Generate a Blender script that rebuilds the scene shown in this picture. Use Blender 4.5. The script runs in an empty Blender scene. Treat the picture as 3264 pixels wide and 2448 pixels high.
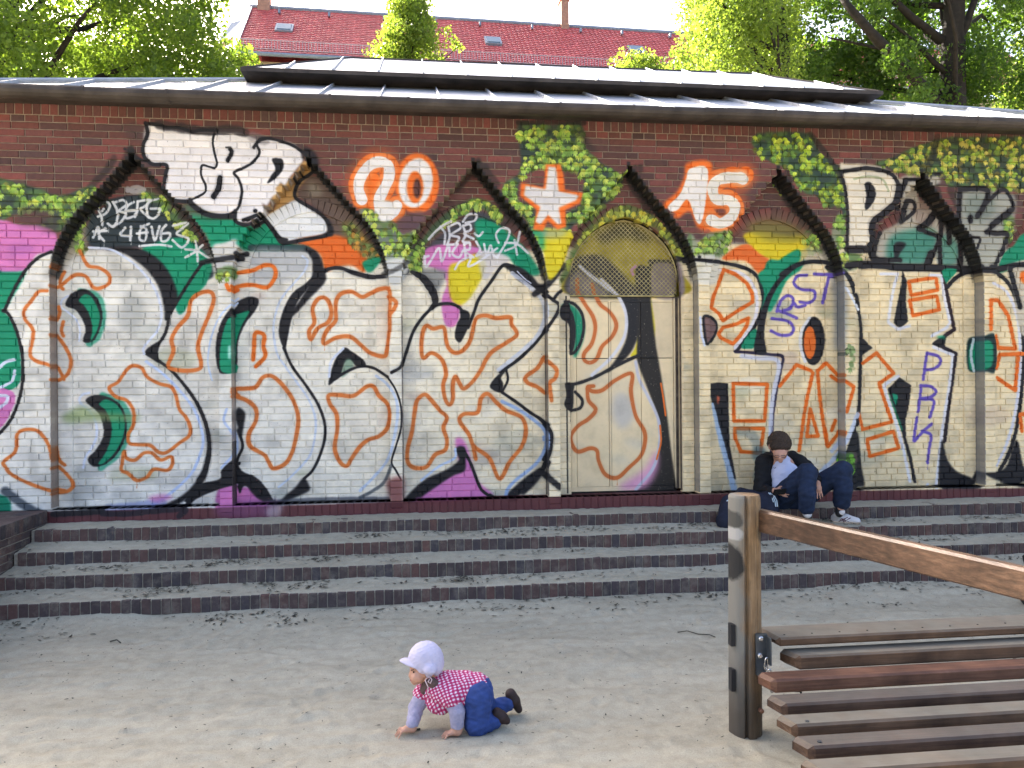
import bpy, bmesh, math, random
import numpy as np
from mathutils import Vector, Matrix
random.seed(7); rng=np.random.default_rng(7)
S=bpy.context.scene; COL=S.collection
# ---------------------------------------------------------------- camera (calibrated: horizontal view, slight roll)
CF=2540.; CU=1632.; CV=1224.
YAW=math.radians(6.81); ROLL=math.radians(.48); CAMP=np.array([0.,-7.745,1.82])
FW=np.array([math.sin(YAW),math.cos(YAW),0]); RT=np.array([math.cos(YAW),-math.sin(YAW),0]); UP=np.array([0,0,1.])
cr,sr=math.cos(ROLL),math.sin(ROLL)
cd=bpy.data.cameras.new('camera'); cam=bpy.data.objects.new('camera',cd); COL.objects.link(cam)
cd.sensor_width=36; cd.lens=36*CF/3264; cd.clip_end=500; cd.clip_start=.05
r_=Vector(RT*cr-UP*sr); u_=Vector(RT*sr+UP*cr); f_=Vector(-FW)
cam.matrix_world=Matrix(((r_.x,u_.x,f_.x,CAMP[0]),(r_.y,u_.y,f_.y,CAMP[1]),(r_.z,u_.z,f_.z,CAMP[2]),(0,0,0,1)))
S.camera=cam; S.render.resolution_x=1024; S.render.resolution_y=768
# ---------------------------------------------------------------- light: low sun behind the building, from the left
SUN_EL=math.radians(33); SUN_AZ=math.radians(-33)       # azimuth from +Y, negative = left
sd=Vector((math.sin(SUN_AZ)*math.cos(SUN_EL),math.cos(SUN_AZ)*math.cos(SUN_EL),math.sin(SUN_EL)))
W=bpy.data.worlds.new('World'); S.world=W; W.use_nodes=True
nt=W.node_tree; nt.nodes.clear()
sky=nt.nodes.new('ShaderNodeTexSky'); sky.sky_type='NISHITA'; sky.sun_disc=False
sky.sun_elevation=SUN_EL; sky.sun_rotation=SUN_AZ; sky.air_density=.7; sky.dust_density=6.0; sky.ozone_density=0.
bg=nt.nodes.new('ShaderNodeBackground'); bg.inputs[1].default_value=.15
wo=nt.nodes.new('ShaderNodeOutputWorld'); nt.links.new(sky.outputs[0],bg.inputs[0]); nt.links.new(bg.outputs[0],wo.inputs[0])
sl=bpy.data.lights.new('sun','SUN'); sl.energy=5.0; sl.angle=math.radians(.5); sl.color=(1,.93,.82)
so=bpy.data.objects.new('sun',sl); COL.objects.link(so); so.rotation_euler=sd.to_track_quat('Z','Y').to_euler(); so.location=(-6,8,12)
S.view_settings.view_transform='Standard'; S.view_settings.look='None'; S.view_settings.gamma=1; S.view_settings.use_curve_mapping=False
S.view_settings.exposure=2.35
# ---------------------------------------------------------------- measuring helpers
def rays(u,v):
    a=(np.asarray(u,float)-CU)/CF; b=-(np.asarray(v,float)-CV)/CF
    a2=a*cr+b*sr; b2=-a*sr+b*cr
    return FW+a2[...,None]*RT+b2[...,None]*UP
def onY(u,v,Y):
    d=rays(u,v); t=(np.asarray(Y,float)-CAMP[1])/d[...,1]; return CAMP+d*t[...,None]
def onZ(u,v,Z):
    d=rays(u,v); t=(np.asarray(Z,float)-CAMP[2])/d[...,2]; return CAMP+d*t[...,None]
# ---------------------------------------------------------------- wall layout
PIL=[-3.39,-1.785,-.2,1.34,2.88,4.44,6.0,7.56]; PW=.06
BAY=[(PIL[i]+PIL[i+1])/2 for i in range(7)]; HALF=[(PIL[i+1]-PIL[i])/2-PW for i in range(7)]
ZS=2.84; ZA=3.985; REC=.14; PRJ=.065; CO=.0654; ZB=.70
PROF=[(0,0),(1,.008),(2,.022),(3,.038),(4,.057),(5,.086),(6,.118),(7,.153),(8,.195),(9,.253),(10,.311),(11,.371),(17.2,.71)]
def open_half(z,h):          # half width of the corbelled bay opening at height z
    z=np.asarray(z,float); k=np.clip((z-ZS)/CO,0,17.2)
    g=np.interp(k,[p[0] for p in PROF],[p[1] for p in PROF])*h/.71
    return np.where(z>ZA,0,np.maximum(h-g,0))
def front_y(z): return -np.clip((np.asarray(z,float)-ZS)/(ZA-ZS),0,1)*PRJ
def surf_y(X,Z):
    Y=front_y(Z)
    for i in range(7):
        Y=np.where((np.abs(X-BAY[i])<open_half(Z,HALF[i]))&(Z>ZB),REC,Y)
    return Y
# ================================================================ wall paint (flat print on the wall, drawn stroke by stroke into a generated image)
TX0,TX1,TZ0,TZ1,TR=-3.95,6.95,.5,4.5,250
TWd=int((TX1-TX0)*TR); THt=int((TZ1-TZ0)*TR)
tex=np.zeros((THt,TWd,4),np.float32)
def s2t(P):
    P=np.asarray(P,float); u,v=P[:,0],P[:,1]
    w=onY(u,v,np.zeros(len(P)))
    for _ in range(2): w=onY(u,v,surf_y(w[:,0],w[:,2]))
    sc=TR*((w-CAMP)@FW)/CF
    return (w[:,0]-TX0)*TR,(w[:,2]-TZ0)*TR,sc
def cat(P,closed=False,n=10):
    P=np.asarray(P,float)
    if closed: Q=np.vstack([P[-1],P,P[0],P[1]])
    else: Q=np.vstack([2*P[0]-P[1],P,2*P[-1]-P[-2]])
    out=[]
    for i in range(1,len(Q)-2):
        t=np.linspace(0,1,n,endpoint=False)[:,None]; a,b,c,d=Q[i-1],Q[i],Q[i+1],Q[i+2]
        out.append(.5*((2*b)+(-a+c)*t+(2*a-5*b+4*c-d)*t*t+(-a+3*b-3*c+d)*t**3))
    out=np.vstack(out)
    return out if closed else np.vstack([out,Q[-2]])
def resamp(P,step):
    P=np.asarray(P,float); L=np.r_[0,np.cumsum(np.hypot(*np.diff(P,axis=0).T))]
    n=max(2,int(L[-1]/step)+1); s=np.linspace(0,L[-1],n)
    return np.c_[np.interp(s,L,P[:,0]),np.interp(s,L,P[:,1])],s/max(L[-1],1e-6)
def col(c): return (np.array(c,np.float32)/255.)
def comp(m,y0,x0,c,op=1.,erase=False):
    h,w=m.shape; T=tex[y0:y0+h,x0:x0+w]; m=m*op
    if erase: T[...,3]*=(1-m); return
    a=T[...,3]; ao=a+m*(1-a); k=np.where(ao>1e-4,m/np.maximum(ao,1e-4),0)
    T[...,:3]+= (c-T[...,:3])*k[...,None]; T[...,3]=ao
def bbox(x,y,p):
    x0=max(0,int(x.min()-p)); x1=min(TWd,int(x.max()+p)+2); y0=max(0,int(y.min()-p)); y1=min(THt,int(y.max()+p)+2)
    return x0,x1,y0,y1
def stroke(P,w,c,soft=1.9,op=1.,O=None,line=False,closed=False,taper=None,rough=.06,halo=True):
    if O: P=[O(*p) for p in P]
    if halo and w>=7 and op>=.9: stroke(P,w*1.5,c,w*.42,.22,None,line,closed,taper,rough,False)
    if closed and line: P=list(P)+[P[0]]
    Q=np.asarray(P,float) if line else cat(P,closed)
    if closed and not line: Q=np.vstack([Q,Q[0]])
    Q,s=resamp(Q,2.0)
    x,y,sc=s2t(Q); 
    wd=np.full(len(Q),w/2.)*sc
    if taper is not None: wd=wd*np.interp(s,np.linspace(0,1,len(taper)),taper)
    wd=wd*(1+rough*np.sin(s*37+w)+rough*rng.uniform(-1,1,len(s))*.5)
    x0,x1,y0,y1=bbox(x,y,wd.max()+soft*2+2)
    if x1<=x0 or y1<=y0: return
    m=np.zeros((y1-y0,x1-x0),np.float32)
    for i in range(len(x)):
        r=wd[i]; R=r+soft*1.2+1
        a0=max(x0,int(x[i]-R)); a1=min(x1,int(x[i]+R)+2); b0=max(y0,int(y[i]-R)); b1=min(y1,int(y[i]+R)+2)
        if a1<=a0 or b1<=b0: continue
        yy,xx=np.ogrid[b0:b1,a0:a1]; d=np.sqrt((xx-x[i])**2+(yy-y[i])**2)
        v=np.clip((r-d)/soft+.5,0,1); v=v*v*(3-2*v)
        s_=m[b0-y0:b1-y0,a0-x0:a1-x0]; np.maximum(s_,v,out=s_)
    if w>=7: m=m*np.clip(.9+.35*noise(y1-y0,x1-x0,5,int(w*7)),0,1)
    comp(m,y0,x0,col(c),op)
def blur(m,r):
    r=int(round(r))
    if r<1: return m
    for ax in(0,1):
        for _ in range(2):
            p=np.pad(m,[(r+1,r) if a==ax else (0,0) for a in(0,1)],mode='edge'); cs=np.cumsum(p,axis=ax)
            n=m.shape[ax]
            m=(np.take(cs,range(2*r+1,2*r+1+n),axis=ax)-np.take(cs,range(0,n),axis=ax))/(2*r+1)
    return m
def pmask(P,soft,smooth=True,O=None):
    if O: P=[O(*p) for p in P]
    Q=cat(P,True,8) if smooth else np.vstack([resamp(np.vstack([P[i],P[(i+1)%len(P)]]),6)[0] for i in range(len(P))])
    x,y,sc=s2t(Q); x0,x1,y0,y1=bbox(x,y,soft*3+2)
    if x1<=x0 or y1<=y0: return None
    m=np.zeros((y1-y0,x1-x0),bool); xx=np.arange(x0,x1)+.5
    for i in range(len(x)):
        ax,ay,bx,by=x[i],y[i],x[(i+1)%len(x)],y[(i+1)%len(x)]
        if ay==by: continue
        lo,hi=min(ay,by),max(ay,by); r0=max(y0,int(math.ceil(lo-.5))); r1=min(y1-1,int(math.ceil(hi-.5))-1)
        if r1<r0: continue
        rows=np.arange(r0,r1+1)+.5; xc=ax+(rows-ay)*(bx-ax)/(by-ay)
        m[r0-y0:r1+1-y0]^=(xx[None,:]>xc[:,None])
    return blur(m.astype(np.float32),soft),y0,x0
NZ={}
def noise(h,w,cell,seed=0):
    k=(h,w,cell,seed)
    r=np.random.default_rng(seed); g=r.random((int(h/cell)+3,int(w/cell)+3))
    yy=np.arange(h)/cell; xx=np.arange(w)/cell; yi=yy.astype(int); xi=xx.astype(int); fy=yy-yi; fx=xx-xi
    fy=fy*fy*(3-2*fy); fx=fx*fx*(3-2*fx)
    a=g[yi][:,xi]; b=g[yi][:,xi+1]; c=g[yi+1][:,xi]; d=g[yi+1][:,xi+1]
    return ((a*(1-fx)+b*fx)*(1-fy)[:,None]+(c*(1-fx)+d*fx)*fy[:,None]).astype(np.float32)
def fill(P,c,soft=1,op=1.,O=None,smooth=True,mot=None):
    r=pmask(P,soft,smooth,O)
    if r is None: return
    m,y0,x0=r
    if mot: m=m*np.clip((noise(m.shape[0],m.shape[1],mot,int(abs(P[0][0])))-.3)*3,0,1)
    comp(m,y0,x0,col(c),op)
A=lambda x,y:(x/2.37,200+y/2.37)
B=lambda x,y:(800+x/2.37,200+y/2.37)
Cc=lambda x,y:(1600+x/2.37,200+y/2.37)
Dd=lambda x,y:(2364+x/2.37,200+y/2.37)
E_=lambda x,y:(x/1.8433,800+y/1.8433)
F_=lambda x,y:(800+x/1.8433,800+y/1.8433)
G_=lambda x,y:(1600+x/1.8433,800+y/1.8433)
H_=lambda x,y:(2364+x/1.8433,800+y/1.8433)
K=(26,25,29); GR=(12,138,100); PK=(206,118,178); OR=(224,106,26); YL=(214,196,34); WH=(208,214,230); OL=(208,112,48); PU=(98,78,170); DK=(42,52,56); SV=(212,206,196)
OW=12
# silver-white body of the big letters, everything below the springing of the arches
base=[(-60,800),(560,790),(1200,805),(1700,800),(2200,770),(2700,790),(3400,800),(3400,1700),(-60,1700)]
r=pmask(base,5,False); comp(r[0],r[1],r[2],col(SV))
hh,ww=tex.shape[:2]
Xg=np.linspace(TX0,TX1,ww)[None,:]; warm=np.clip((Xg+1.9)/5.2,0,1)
n1=blur(noise(hh,ww,90,1),12); n2=blur(noise(hh,ww,40,2)*.6+noise(hh,ww,19,5)*.4,4); n2=(n2-.5)*1.5+.5; n3=noise(hh,ww,7,3)
sil=tex[...,3]>.5
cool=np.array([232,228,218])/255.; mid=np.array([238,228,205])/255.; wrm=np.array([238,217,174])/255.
c0=cool+(mid-cool)*np.clip(warm*2.2,0,1)[...,None]; c0=c0+(wrm-mid)*np.clip(warm*2-.7,0,1)[...,None]  # reflections in the silver painted into its colour: cool left, warm right
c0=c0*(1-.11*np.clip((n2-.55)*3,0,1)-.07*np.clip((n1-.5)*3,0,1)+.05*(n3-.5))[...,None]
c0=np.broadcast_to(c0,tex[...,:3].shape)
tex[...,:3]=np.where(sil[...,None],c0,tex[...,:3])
# grey / olive / brown under-painting that shows through the silver
for k in range(90):
    u=random.uniform(20,3250); v=random.uniform(900,1620); s=random.uniform(14,46)
    c=random.choice([(150,152,150),(168,166,160),(140,148,140),(160,165,130),(175,150,140),(235,232,226),(232,226,214)])
    a=random.uniform(0,3.1); pts=[(u+s*random.uniform(.5,1.3)*math.cos(t)*1.6,v+s*random.uniform(.4,1)*math.sin(t)) for t in np.linspace(a,a+6.28,7)[:-1]]
    fill(pts,c,5,random.uniform(.15,.5))
# ---------- ivy painting
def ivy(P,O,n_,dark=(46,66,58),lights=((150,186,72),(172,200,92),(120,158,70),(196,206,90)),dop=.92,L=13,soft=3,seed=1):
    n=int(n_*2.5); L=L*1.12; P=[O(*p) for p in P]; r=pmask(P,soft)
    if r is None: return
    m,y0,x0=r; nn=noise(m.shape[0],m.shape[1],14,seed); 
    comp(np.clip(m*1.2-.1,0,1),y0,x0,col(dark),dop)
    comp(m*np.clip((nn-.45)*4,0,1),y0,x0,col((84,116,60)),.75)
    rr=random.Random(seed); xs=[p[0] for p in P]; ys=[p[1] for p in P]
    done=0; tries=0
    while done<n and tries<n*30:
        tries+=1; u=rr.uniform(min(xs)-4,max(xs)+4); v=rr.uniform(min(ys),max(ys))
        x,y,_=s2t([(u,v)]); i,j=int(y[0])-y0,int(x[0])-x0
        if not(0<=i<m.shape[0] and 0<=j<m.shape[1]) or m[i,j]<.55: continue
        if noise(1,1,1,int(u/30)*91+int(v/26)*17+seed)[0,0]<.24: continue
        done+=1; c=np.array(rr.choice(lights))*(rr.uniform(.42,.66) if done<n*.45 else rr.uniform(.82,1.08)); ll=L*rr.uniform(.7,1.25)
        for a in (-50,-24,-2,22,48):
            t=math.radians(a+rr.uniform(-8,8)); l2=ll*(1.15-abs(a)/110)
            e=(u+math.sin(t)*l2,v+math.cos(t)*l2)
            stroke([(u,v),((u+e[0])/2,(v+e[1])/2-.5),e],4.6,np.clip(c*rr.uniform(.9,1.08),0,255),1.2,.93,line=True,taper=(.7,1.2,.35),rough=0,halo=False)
# dark soft bands along the stepped flanks of the bays (black paint, plus painted-in shade)
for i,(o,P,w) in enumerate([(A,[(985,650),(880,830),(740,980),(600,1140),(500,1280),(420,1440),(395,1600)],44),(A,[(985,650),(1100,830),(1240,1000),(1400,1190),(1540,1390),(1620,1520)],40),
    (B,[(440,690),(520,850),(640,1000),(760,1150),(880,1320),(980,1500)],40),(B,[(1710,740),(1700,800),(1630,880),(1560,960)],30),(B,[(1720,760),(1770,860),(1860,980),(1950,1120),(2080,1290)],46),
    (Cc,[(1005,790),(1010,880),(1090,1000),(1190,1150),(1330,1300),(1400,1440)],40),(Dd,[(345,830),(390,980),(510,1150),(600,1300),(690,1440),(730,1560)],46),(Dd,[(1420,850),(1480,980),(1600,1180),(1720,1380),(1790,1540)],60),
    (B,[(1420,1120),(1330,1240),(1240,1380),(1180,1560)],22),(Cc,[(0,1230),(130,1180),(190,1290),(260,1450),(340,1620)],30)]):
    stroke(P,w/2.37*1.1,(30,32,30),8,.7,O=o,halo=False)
# ---------- left bay and its surroundings
ivy([(-60,890),(90,900),(230,930),(440,1000),(590,960),(700,930),(720,980),(600,1090),(540,1160),(480,1230),(430,1275),(260,1250),(330,1200),(400,1140),(250,1110),(100,1150),(-60,1200)],A,70,seed=3,L=15)
fill([(-60,1210),(150,1225),(300,1230),(420,1290),(400,1420),(280,1450),(200,1560),(60,1590),(-60,1610)],PK,1.5,O=A); fill([(80,1370),(250,1380),(200,1450),(90,1440)],(160,90,160),5,.5,O=A)
fill([(-60,1600),(60,1580),(190,1570),(230,1500),(160,1659),(100,1760),(40,1850),(-60,1850)],GR,1.5,O=A)
fill([(120,1110),(240,1090),(430,1150),(420,1290),(280,1240),(150,1220)],(70,55,55),6,.6,O=A)
fill([(-60,345),(30,365),(95,480),(120,640),(118,760),(60,815),(-60,815)],GR,1,O=E_); fill([(-60,815),(60,820),(90,870),(60,950),(20,1020),(-60,1060)],PK,1,O=E_)
stroke([(-20,700),(30,655),(80,640)],10,WH,O=E_); stroke([(85,705),(72,760),(30,790),(-20,810)],9,WH,O=E_); stroke([(-20,850),(40,855),(35,890),(-10,925)],9,WH,O=E_)
fill([(-60,1440),(30,1440),(62,1490),(50,1540),(-60,1550)],(10,120,90),1.5,O=E_)
fill([(700,1080),(850,1020),(980,1000),(1120,1010),(1300,1120),(1450,1290),(1560,1460),(1620,1600),(1500,1640),(1300,1500),(1100,1400),(900,1400),(700,1390),(640,1300),(680,1180)],DK,2,O=A)
fill([(1080,1400),(1330,1320),(1480,1380),(1600,1520),(1560,1659),(1440,1800),(1350,1900),(1280,1700),(1200,1560),(1120,1470)],GR,2,O=A)
fill([(500,1290),(640,1180),(640,1380),(520,1500),(450,1600),(420,1520)],(150,140,120),6,.9,O=A)
ivy([(500,1230),(660,1060),(760,1000),(740,1080),(640,1200),(600,1330),(520,1390)],A,16,(70,88,60),seed=5,dop=.7,soft=5)
ivy([(1080,960),(1220,1000),(1340,1130),(1500,1320),(1430,1330),(1300,1200),(1180,1080),(1060,1020)],A,22,(74,92,66),seed=6,dop=.6,soft=5)
ivy([(560,1380),(640,1340),(640,1440),(580,1430)],A,4,(150,145,130),seed=7,dop=.2)
stroke([(960,950),(1000,975),(1060,970),(1080,955),(1020,940),(960,965)],14,(190,185,185),3,.6,O=A)
# B outline
stroke([(300,5),(225,40),(160,100),(100,190),(60,270),(28,345)],9,K,2.2,O=E_); stroke([(15,352),(50,375),(95,470),(125,590),(132,700),(125,810),(95,920),(50,1010),(-30,1100)],9,K,2,O=E_)
stroke([(30,1410),(130,1490),(220,1540),(310,1575)],26,(38,48,60),8,.75,O=E_)
fill([(620,-10),(700,-30),(830,-10),(930,50),(1000,140),(1040,250),(1032,310),(1000,360),(970,405),(960,320),(930,210),(870,120),(800,60),(720,10)],K,1.6,O=E_)
stroke([(990,360),(985,420),(965,490),(930,545)],9,K,O=E_); fill([(935,535),(880,560),(848,600),(885,630),(930,655),(925,600)],K,1,O=E_)
stroke([(920,640),(1000,700),(1080,790),(1150,890),(1200,1000),(1225,1100),(1225,1200),(1200,1300),(1170,1350)],9,K,O=E_,taper=(1,1,1.2,1.6,2))
fill([(1225,1150),(1220,1280),(1185,1370),(1120,1430),(1060,1480),(950,1520),(800,1535),(600,1545),(700,1522),(900,1508),(1040,1455),(1130,1380),(1190,1280)],K,2,O=E_)
stroke([(520,-20),(640,-10),(720,30),(800,90),(880,180),(930,280),(945,390),(920,470),(870,530),(840,570),(842,605)],7,WH,O=E_)
stroke([(855,650),(950,720),(1050,820),(1130,920),(1175,1030),(1190,1130),(1160,1230),(1120,1310),(1030,1400),(920,1480),(860,1505)],8,(190,205,235),O=E_)
stroke([(600,1530),(800,1510),(950,1480)],26,(120,130,190),9,.55,O=E_); fill([(870,1450),(960,1430),(1010,1450),(920,1480)],PK,4,.7,O=E_)
# counters
for halo,blk,grn in (([(470,240),(570,270),(600,380),(570,500),(520,545)],[(385,310),(420,250),(480,222),(530,240),(575,290),(598,360),(592,430),(560,510),(520,538),(488,535),(485,515),(500,460),(480,400),(440,345),(400,330)],[(460,290),(490,255),(530,265),(560,310),(585,380),(570,460),(535,525),(528,520),(540,450),(520,370),(490,320)]),
    ([(600,850),(720,910),(750,1030),(700,1180),(590,1275)],[(500,880),(540,850),(600,850),(660,870),(715,920),(738,990),(738,1080),(700,1170),(650,1230),(580,1266),(535,1262),(515,1220),(560,1170),(600,1100),(605,1040),(580,960),(540,920)],[(580,900),(620,872),(680,900),(720,960),(730,1040),(710,1120),(660,1200),(600,1252),(575,1250),(620,1180),(650,1090),(650,1010),(620,940)])):
    stroke(halo,20,(20,140,105),7,.7,O=E_); fill(blk,K,1,O=E_); fill(grn,GR,.8,O=E_)
stroke([(400,265),(365,290),(360,330),(400,362),(440,400),(465,460),(460,530)],6,WH,O=E_); stroke([(520,835),(475,850),(465,890),(520,940),(555,1000),(565,1080),(540,1150),(500,1210),(485,1275)],7,WH,O=E_)
fill([(760,235),(840,290),(840,390),(770,480),(690,420),(720,300)],(165,165,160),7,.7,O=E_); fill([(370,970),(480,910),(560,940),(740,960),(820,970),(780,1000),(560,1000),(400,1010)],(140,160,100),6,.7,O=E_)
for P,cl in (([(275,235),(225,240),(185,290),(140,350),(145,400),(190,460),(190,520),(175,610),(215,650),(290,675),(330,740),(345,760),(400,720),(415,640),(380,560),(325,480),(330,420),(350,370),(345,330)],0),
    ([(465,0),(495,60),(520,90),(580,100),(635,140),(635,190),(580,220),(540,210),(500,150),(440,140),(400,170),(340,215),(315,190),(320,150),(350,90)],0),
    ([(20,1240),(80,1190),(95,1150),(100,1080),(140,1052),(210,1055),(260,1100),(290,1160),(310,1240),(370,1290),(425,1360),(410,1405),(340,1420),(230,1390),(130,1350),(60,1310),(30,1270)],1),
    ([(640,800),(690,770),(740,700),(780,675),(830,690),(860,740),(930,780),(1000,800),(1030,850),(1050,930),(1090,980),(1115,1040),(1105,1090),(1050,1130),(1000,1170),(960,1190),(920,1180),(880,1145),(800,1140),(755,1130),(750,1080),(780,1020),(780,940),(740,880),(680,860),(645,825)],1),
    ([(725,1180),(740,1220),(790,1230),(840,1190),(890,1190),(940,1230),(1000,1210),(1010,1250),(980,1290),(900,1285),(860,1330),(800,1350),(750,1310),(710,1290),(715,1240)],1)):
    stroke(P,OW-2,OL,2.6,.95,O=E_,closed=bool(cl))
# tags
TG=(214,214,214)
for P in ([(725,1075),(765,1160),(768,1225)],[(715,1090),(790,1050),(830,1080),(800,1140),(740,1165)],[(850,1050),(885,1120),(875,1200),(850,1240),(810,1215)],[(860,1060),(930,1040),(955,1075),(900,1120),(945,1140),(910,1200),(850,1235)],[(1010,1055),(960,1090),(945,1170),(1000,1160),(1030,1120),(960,1120)],[(1040,1060),(1035,1110),(1015,1165)],[(1040,1050),(1130,1040),(1090,1090),(1060,1110),(1120,1170)],[(1190,1030),(1120,1060),(1110,1150),(1160,1175),(1210,1110),(1140,1105)],
    [(700,1320),(735,1240),(745,1330)],[(700,1275),(800,1270)],[(790,1250),(740,1290),(780,1345)],[(940,1245),(905,1300),(985,1310)],[(985,1240),(980,1340)],[(1120,1215),(1060,1250),(1050,1330),(1090,1340),(1100,1260),(1060,1235)],[(1030,1290),(1110,1280)],[(1140,1240),(1165,1340),(1200,1235)],[(1250,1225),(1215,1270),(1215,1345),(1260,1340),(1280,1290),(1220,1290)],[(1300,1230),(1420,1215),(1330,1290),(1420,1330),(1370,1395),(1300,1340)],[(1050,1385),(1200,1375),(1290,1388)],[(1475,1350),(1485,1430),(1490,1500)],[(1395,1410),(1480,1420),(1580,1480)],[(1530,1380),(1470,1430),(1395,1470)]):
    stroke(P,7.5,TG,1.6,.95,O=A)
# ---------- pillar / bay 2 region
fill([(1440,1150),(1600,1170),(1760,1180),(1870,1235),(1990,1200),(2080,1290),(2170,1350),(2240,1375),(2340,1390),(2300,1410),(1900,1420),(1830,1400),(1760,1370),(1690,1370),(1600,1400),(1560,1310),(1500,1230)],GR,3,O=A)
fill([(1380,1050),(1500,1100),(1640,1140),(1720,1180),(1560,1200),(1440,1160)],(60,110,80),6,.7,O=A)
fill([(1600,1400),(1690,1360),(1800,1350),(1810,1659),(1640,1659)],(205,202,196),3,O=A); ivy([(1640,1560),(1760,1540),(1760,1620),(1650,1630)],A,4,(90,115,70),seed=11,dop=.5)
fill([(400,750),(480,800),(420,880),(350,960),(350,1010),(250,1080),(130,1180),(70,1160),(180,1030),(260,920),(340,830)],(192,150,92),3,O=B)
fill([(450,850),(560,900),(700,1050),(830,1240),(820,1340),(700,1330),(600,1310),(600,1200),(500,1100),(360,1010),(400,900)],(100,82,72),5,.95,O=B); fill([(440,900),(520,940),(540,1000),(440,1000)],(150,140,120),5,.6,O=B)
fill([(340,1035),(430,1090),(520,1150),(575,1220),(565,1285),(400,1320),(240,1345),(180,1280),(105,1180),(200,1110)],(226,226,226),1.5,O=B)
fill([(350,1340),(500,1310),(640,1300),(760,1340),(800,1400),(880,1480),(872,1560),(840,1580),(760,1530),(650,1540),(560,1570),(520,1450),(440,1390)],(222,104,34),3,O=B)
ivy([(720,1190),(830,1270),(930,1400),(970,1490),(880,1490),(780,1380),(700,1290)],B,16,(130,110,50),((150,150,70),(190,140,60),(130,150,80)),.75,soft=6,seed=12)
fill([(850,1500),(980,1470),(950,1540),(900,1580),(860,1560)],GR,2,O=B)
stroke([(0,1400),(120,1396),(240,1400),(400,1405),(460,1440)],20,(44,52,58),7,.85,O=B)
fill([(20,1415),(250,1410),(420,1430),(440,1500),(400,1600),(200,1659),(0,1659)],(170,172,176),7,.7,O=B)
fill([(400,1400),(470,1410),(520,1460),(550,1560),(560,1650),(440,1780),(330,1900),(260,1940),(370,1790),(450,1650),(465,1530),(445,1450)],K,2.5,O=B)
# U
stroke([(1190,65),(1130,150),(1060,260),(1000,360),(975,400)],9,K,2.2,O=E_); stroke([(1180,70),(1280,52),(1390,35),(1450,20)],15,K,4,.9,O=E_)
fill([(1480,268),(1520,290),(1500,345),(1440,430),(1400,530),(1395,640),(1390,700),(1350,715),(1290,712),(1268,600),(1280,480),(1310,400),(1370,320),(1430,280)],K,1,O=E_); fill([(1465,355),(1420,440),(1390,540),(1385,640),(1365,715),(1300,705),(1290,620),(1305,500),(1340,400),(1400,370)],GR,1,O=E_)
fill([(1340,560),(1355,560),(1355,630),(1340,630)],(190,230,215),2,.9,O=E_)
stroke([(1400,280),(1310,360),(1260,450),(1230,560),(1220,660),(1245,760)],6,(195,210,235),O=E_)
for P,cl in (([(1120,290),(1180,245),(1240,245),(1255,290),(1230,370),(1190,460),(1160,560),(1178,660),(1165,695),(1090,705),(1010,695),(985,670),(1015,590),(1005,520),(1040,450),(1100,380)],1),([(1330,200),(1350,230),(1400,210),(1480,200),(1560,215),(1600,180),(1618,130),(1600,90),(1550,85),(1480,115),(1400,130)],0),([(1485,640),(1490,560),(1495,490),(1520,480),(1550,500),(1545,560),(1555,620),(1500,680)],0),
    ([(1370,815),(1440,810),(1500,800),(1540,745),(1590,735),(1640,770),(1690,830),(1725,890),(1750,980),(1740,1080),(1715,1180),(1675,1250),(1605,1280),(1575,1240),(1550,1200),(1470,1150),(1460,1080),(1500,1000),(1500,930),(1450,880),(1375,850)],1)):
    stroke(P,OW,OR if not cl else OL,2.6,.95,O=E_,closed=bool(cl))
fill([(1370,935),(1400,918),(1440,950),(1435,1010),(1418,1095),(1400,1080),(1368,1000)],K,1.5,O=E_); stroke([(1410,1080),(1425,1150),(1400,1210),(1385,1260)],8,K,O=E_)
fill([(1290,1385),(1400,1385),(1500,1400),(1560,1480),(1600,1510),(1560,1560),(1290,1560)],PK,1.5,O=E_); fill([(1400,1500),(1600,1480),(1620,1560),(1400,1570)],(150,100,150),6,.6,O=E_)
fill([(1350,1240),(1390,1230),(1420,1290),(1500,1330),(1560,1390),(1610,1470),(1659,1495),(1600,1495),(1540,1440),(1440,1380),(1410,1425),(1385,1380),(1290,1400),(1150,1460),(1040,1560),(1100,1440),(1180,1370),(1290,1340),(1300,1290)],K,1.4,O=E_)
stroke([(1330,930),(1315,1000),(1365,1080),(1370,1190),(1300,1275)],7,(180,195,225),O=E_)
# S-like stroke between letters
fill([(195,575),(165,500),(168,420),(200,320),(250,240),(320,190),(400,110),(440,110),(380,165),(310,245),(262,320),(232,420),(212,520)],K,1.3,O=F_)
stroke([(190,570),(240,680),(320,790),(390,900),(430,1010),(430,1110),(400,1210),(360,1290),(310,1340)],8,K,O=F_); fill([(310,1335),(345,1400),(300,1430),(220,1465),(150,1495),(200,1440),(260,1390)],K,1.5,O=F_)
fill([(-10,1340),(60,1390),(125,1475),(60,1470),(-10,1400)],K,1.5,O=F_)
stroke([(300,30),(330,60),(310,120),(250,190),(190,260),(150,340),(130,460),(150,600),(200,680),(280,790),(340,880),(375,980),(375,1080),(350,1190),(300,1260),(220,1340),(160,1390)],7,(196,206,226),1.6,.85,O=F_)
stroke([(100,1490),(400,1475),(800,1470)],14,(40,44,60),5,.6,O=F_)
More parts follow.
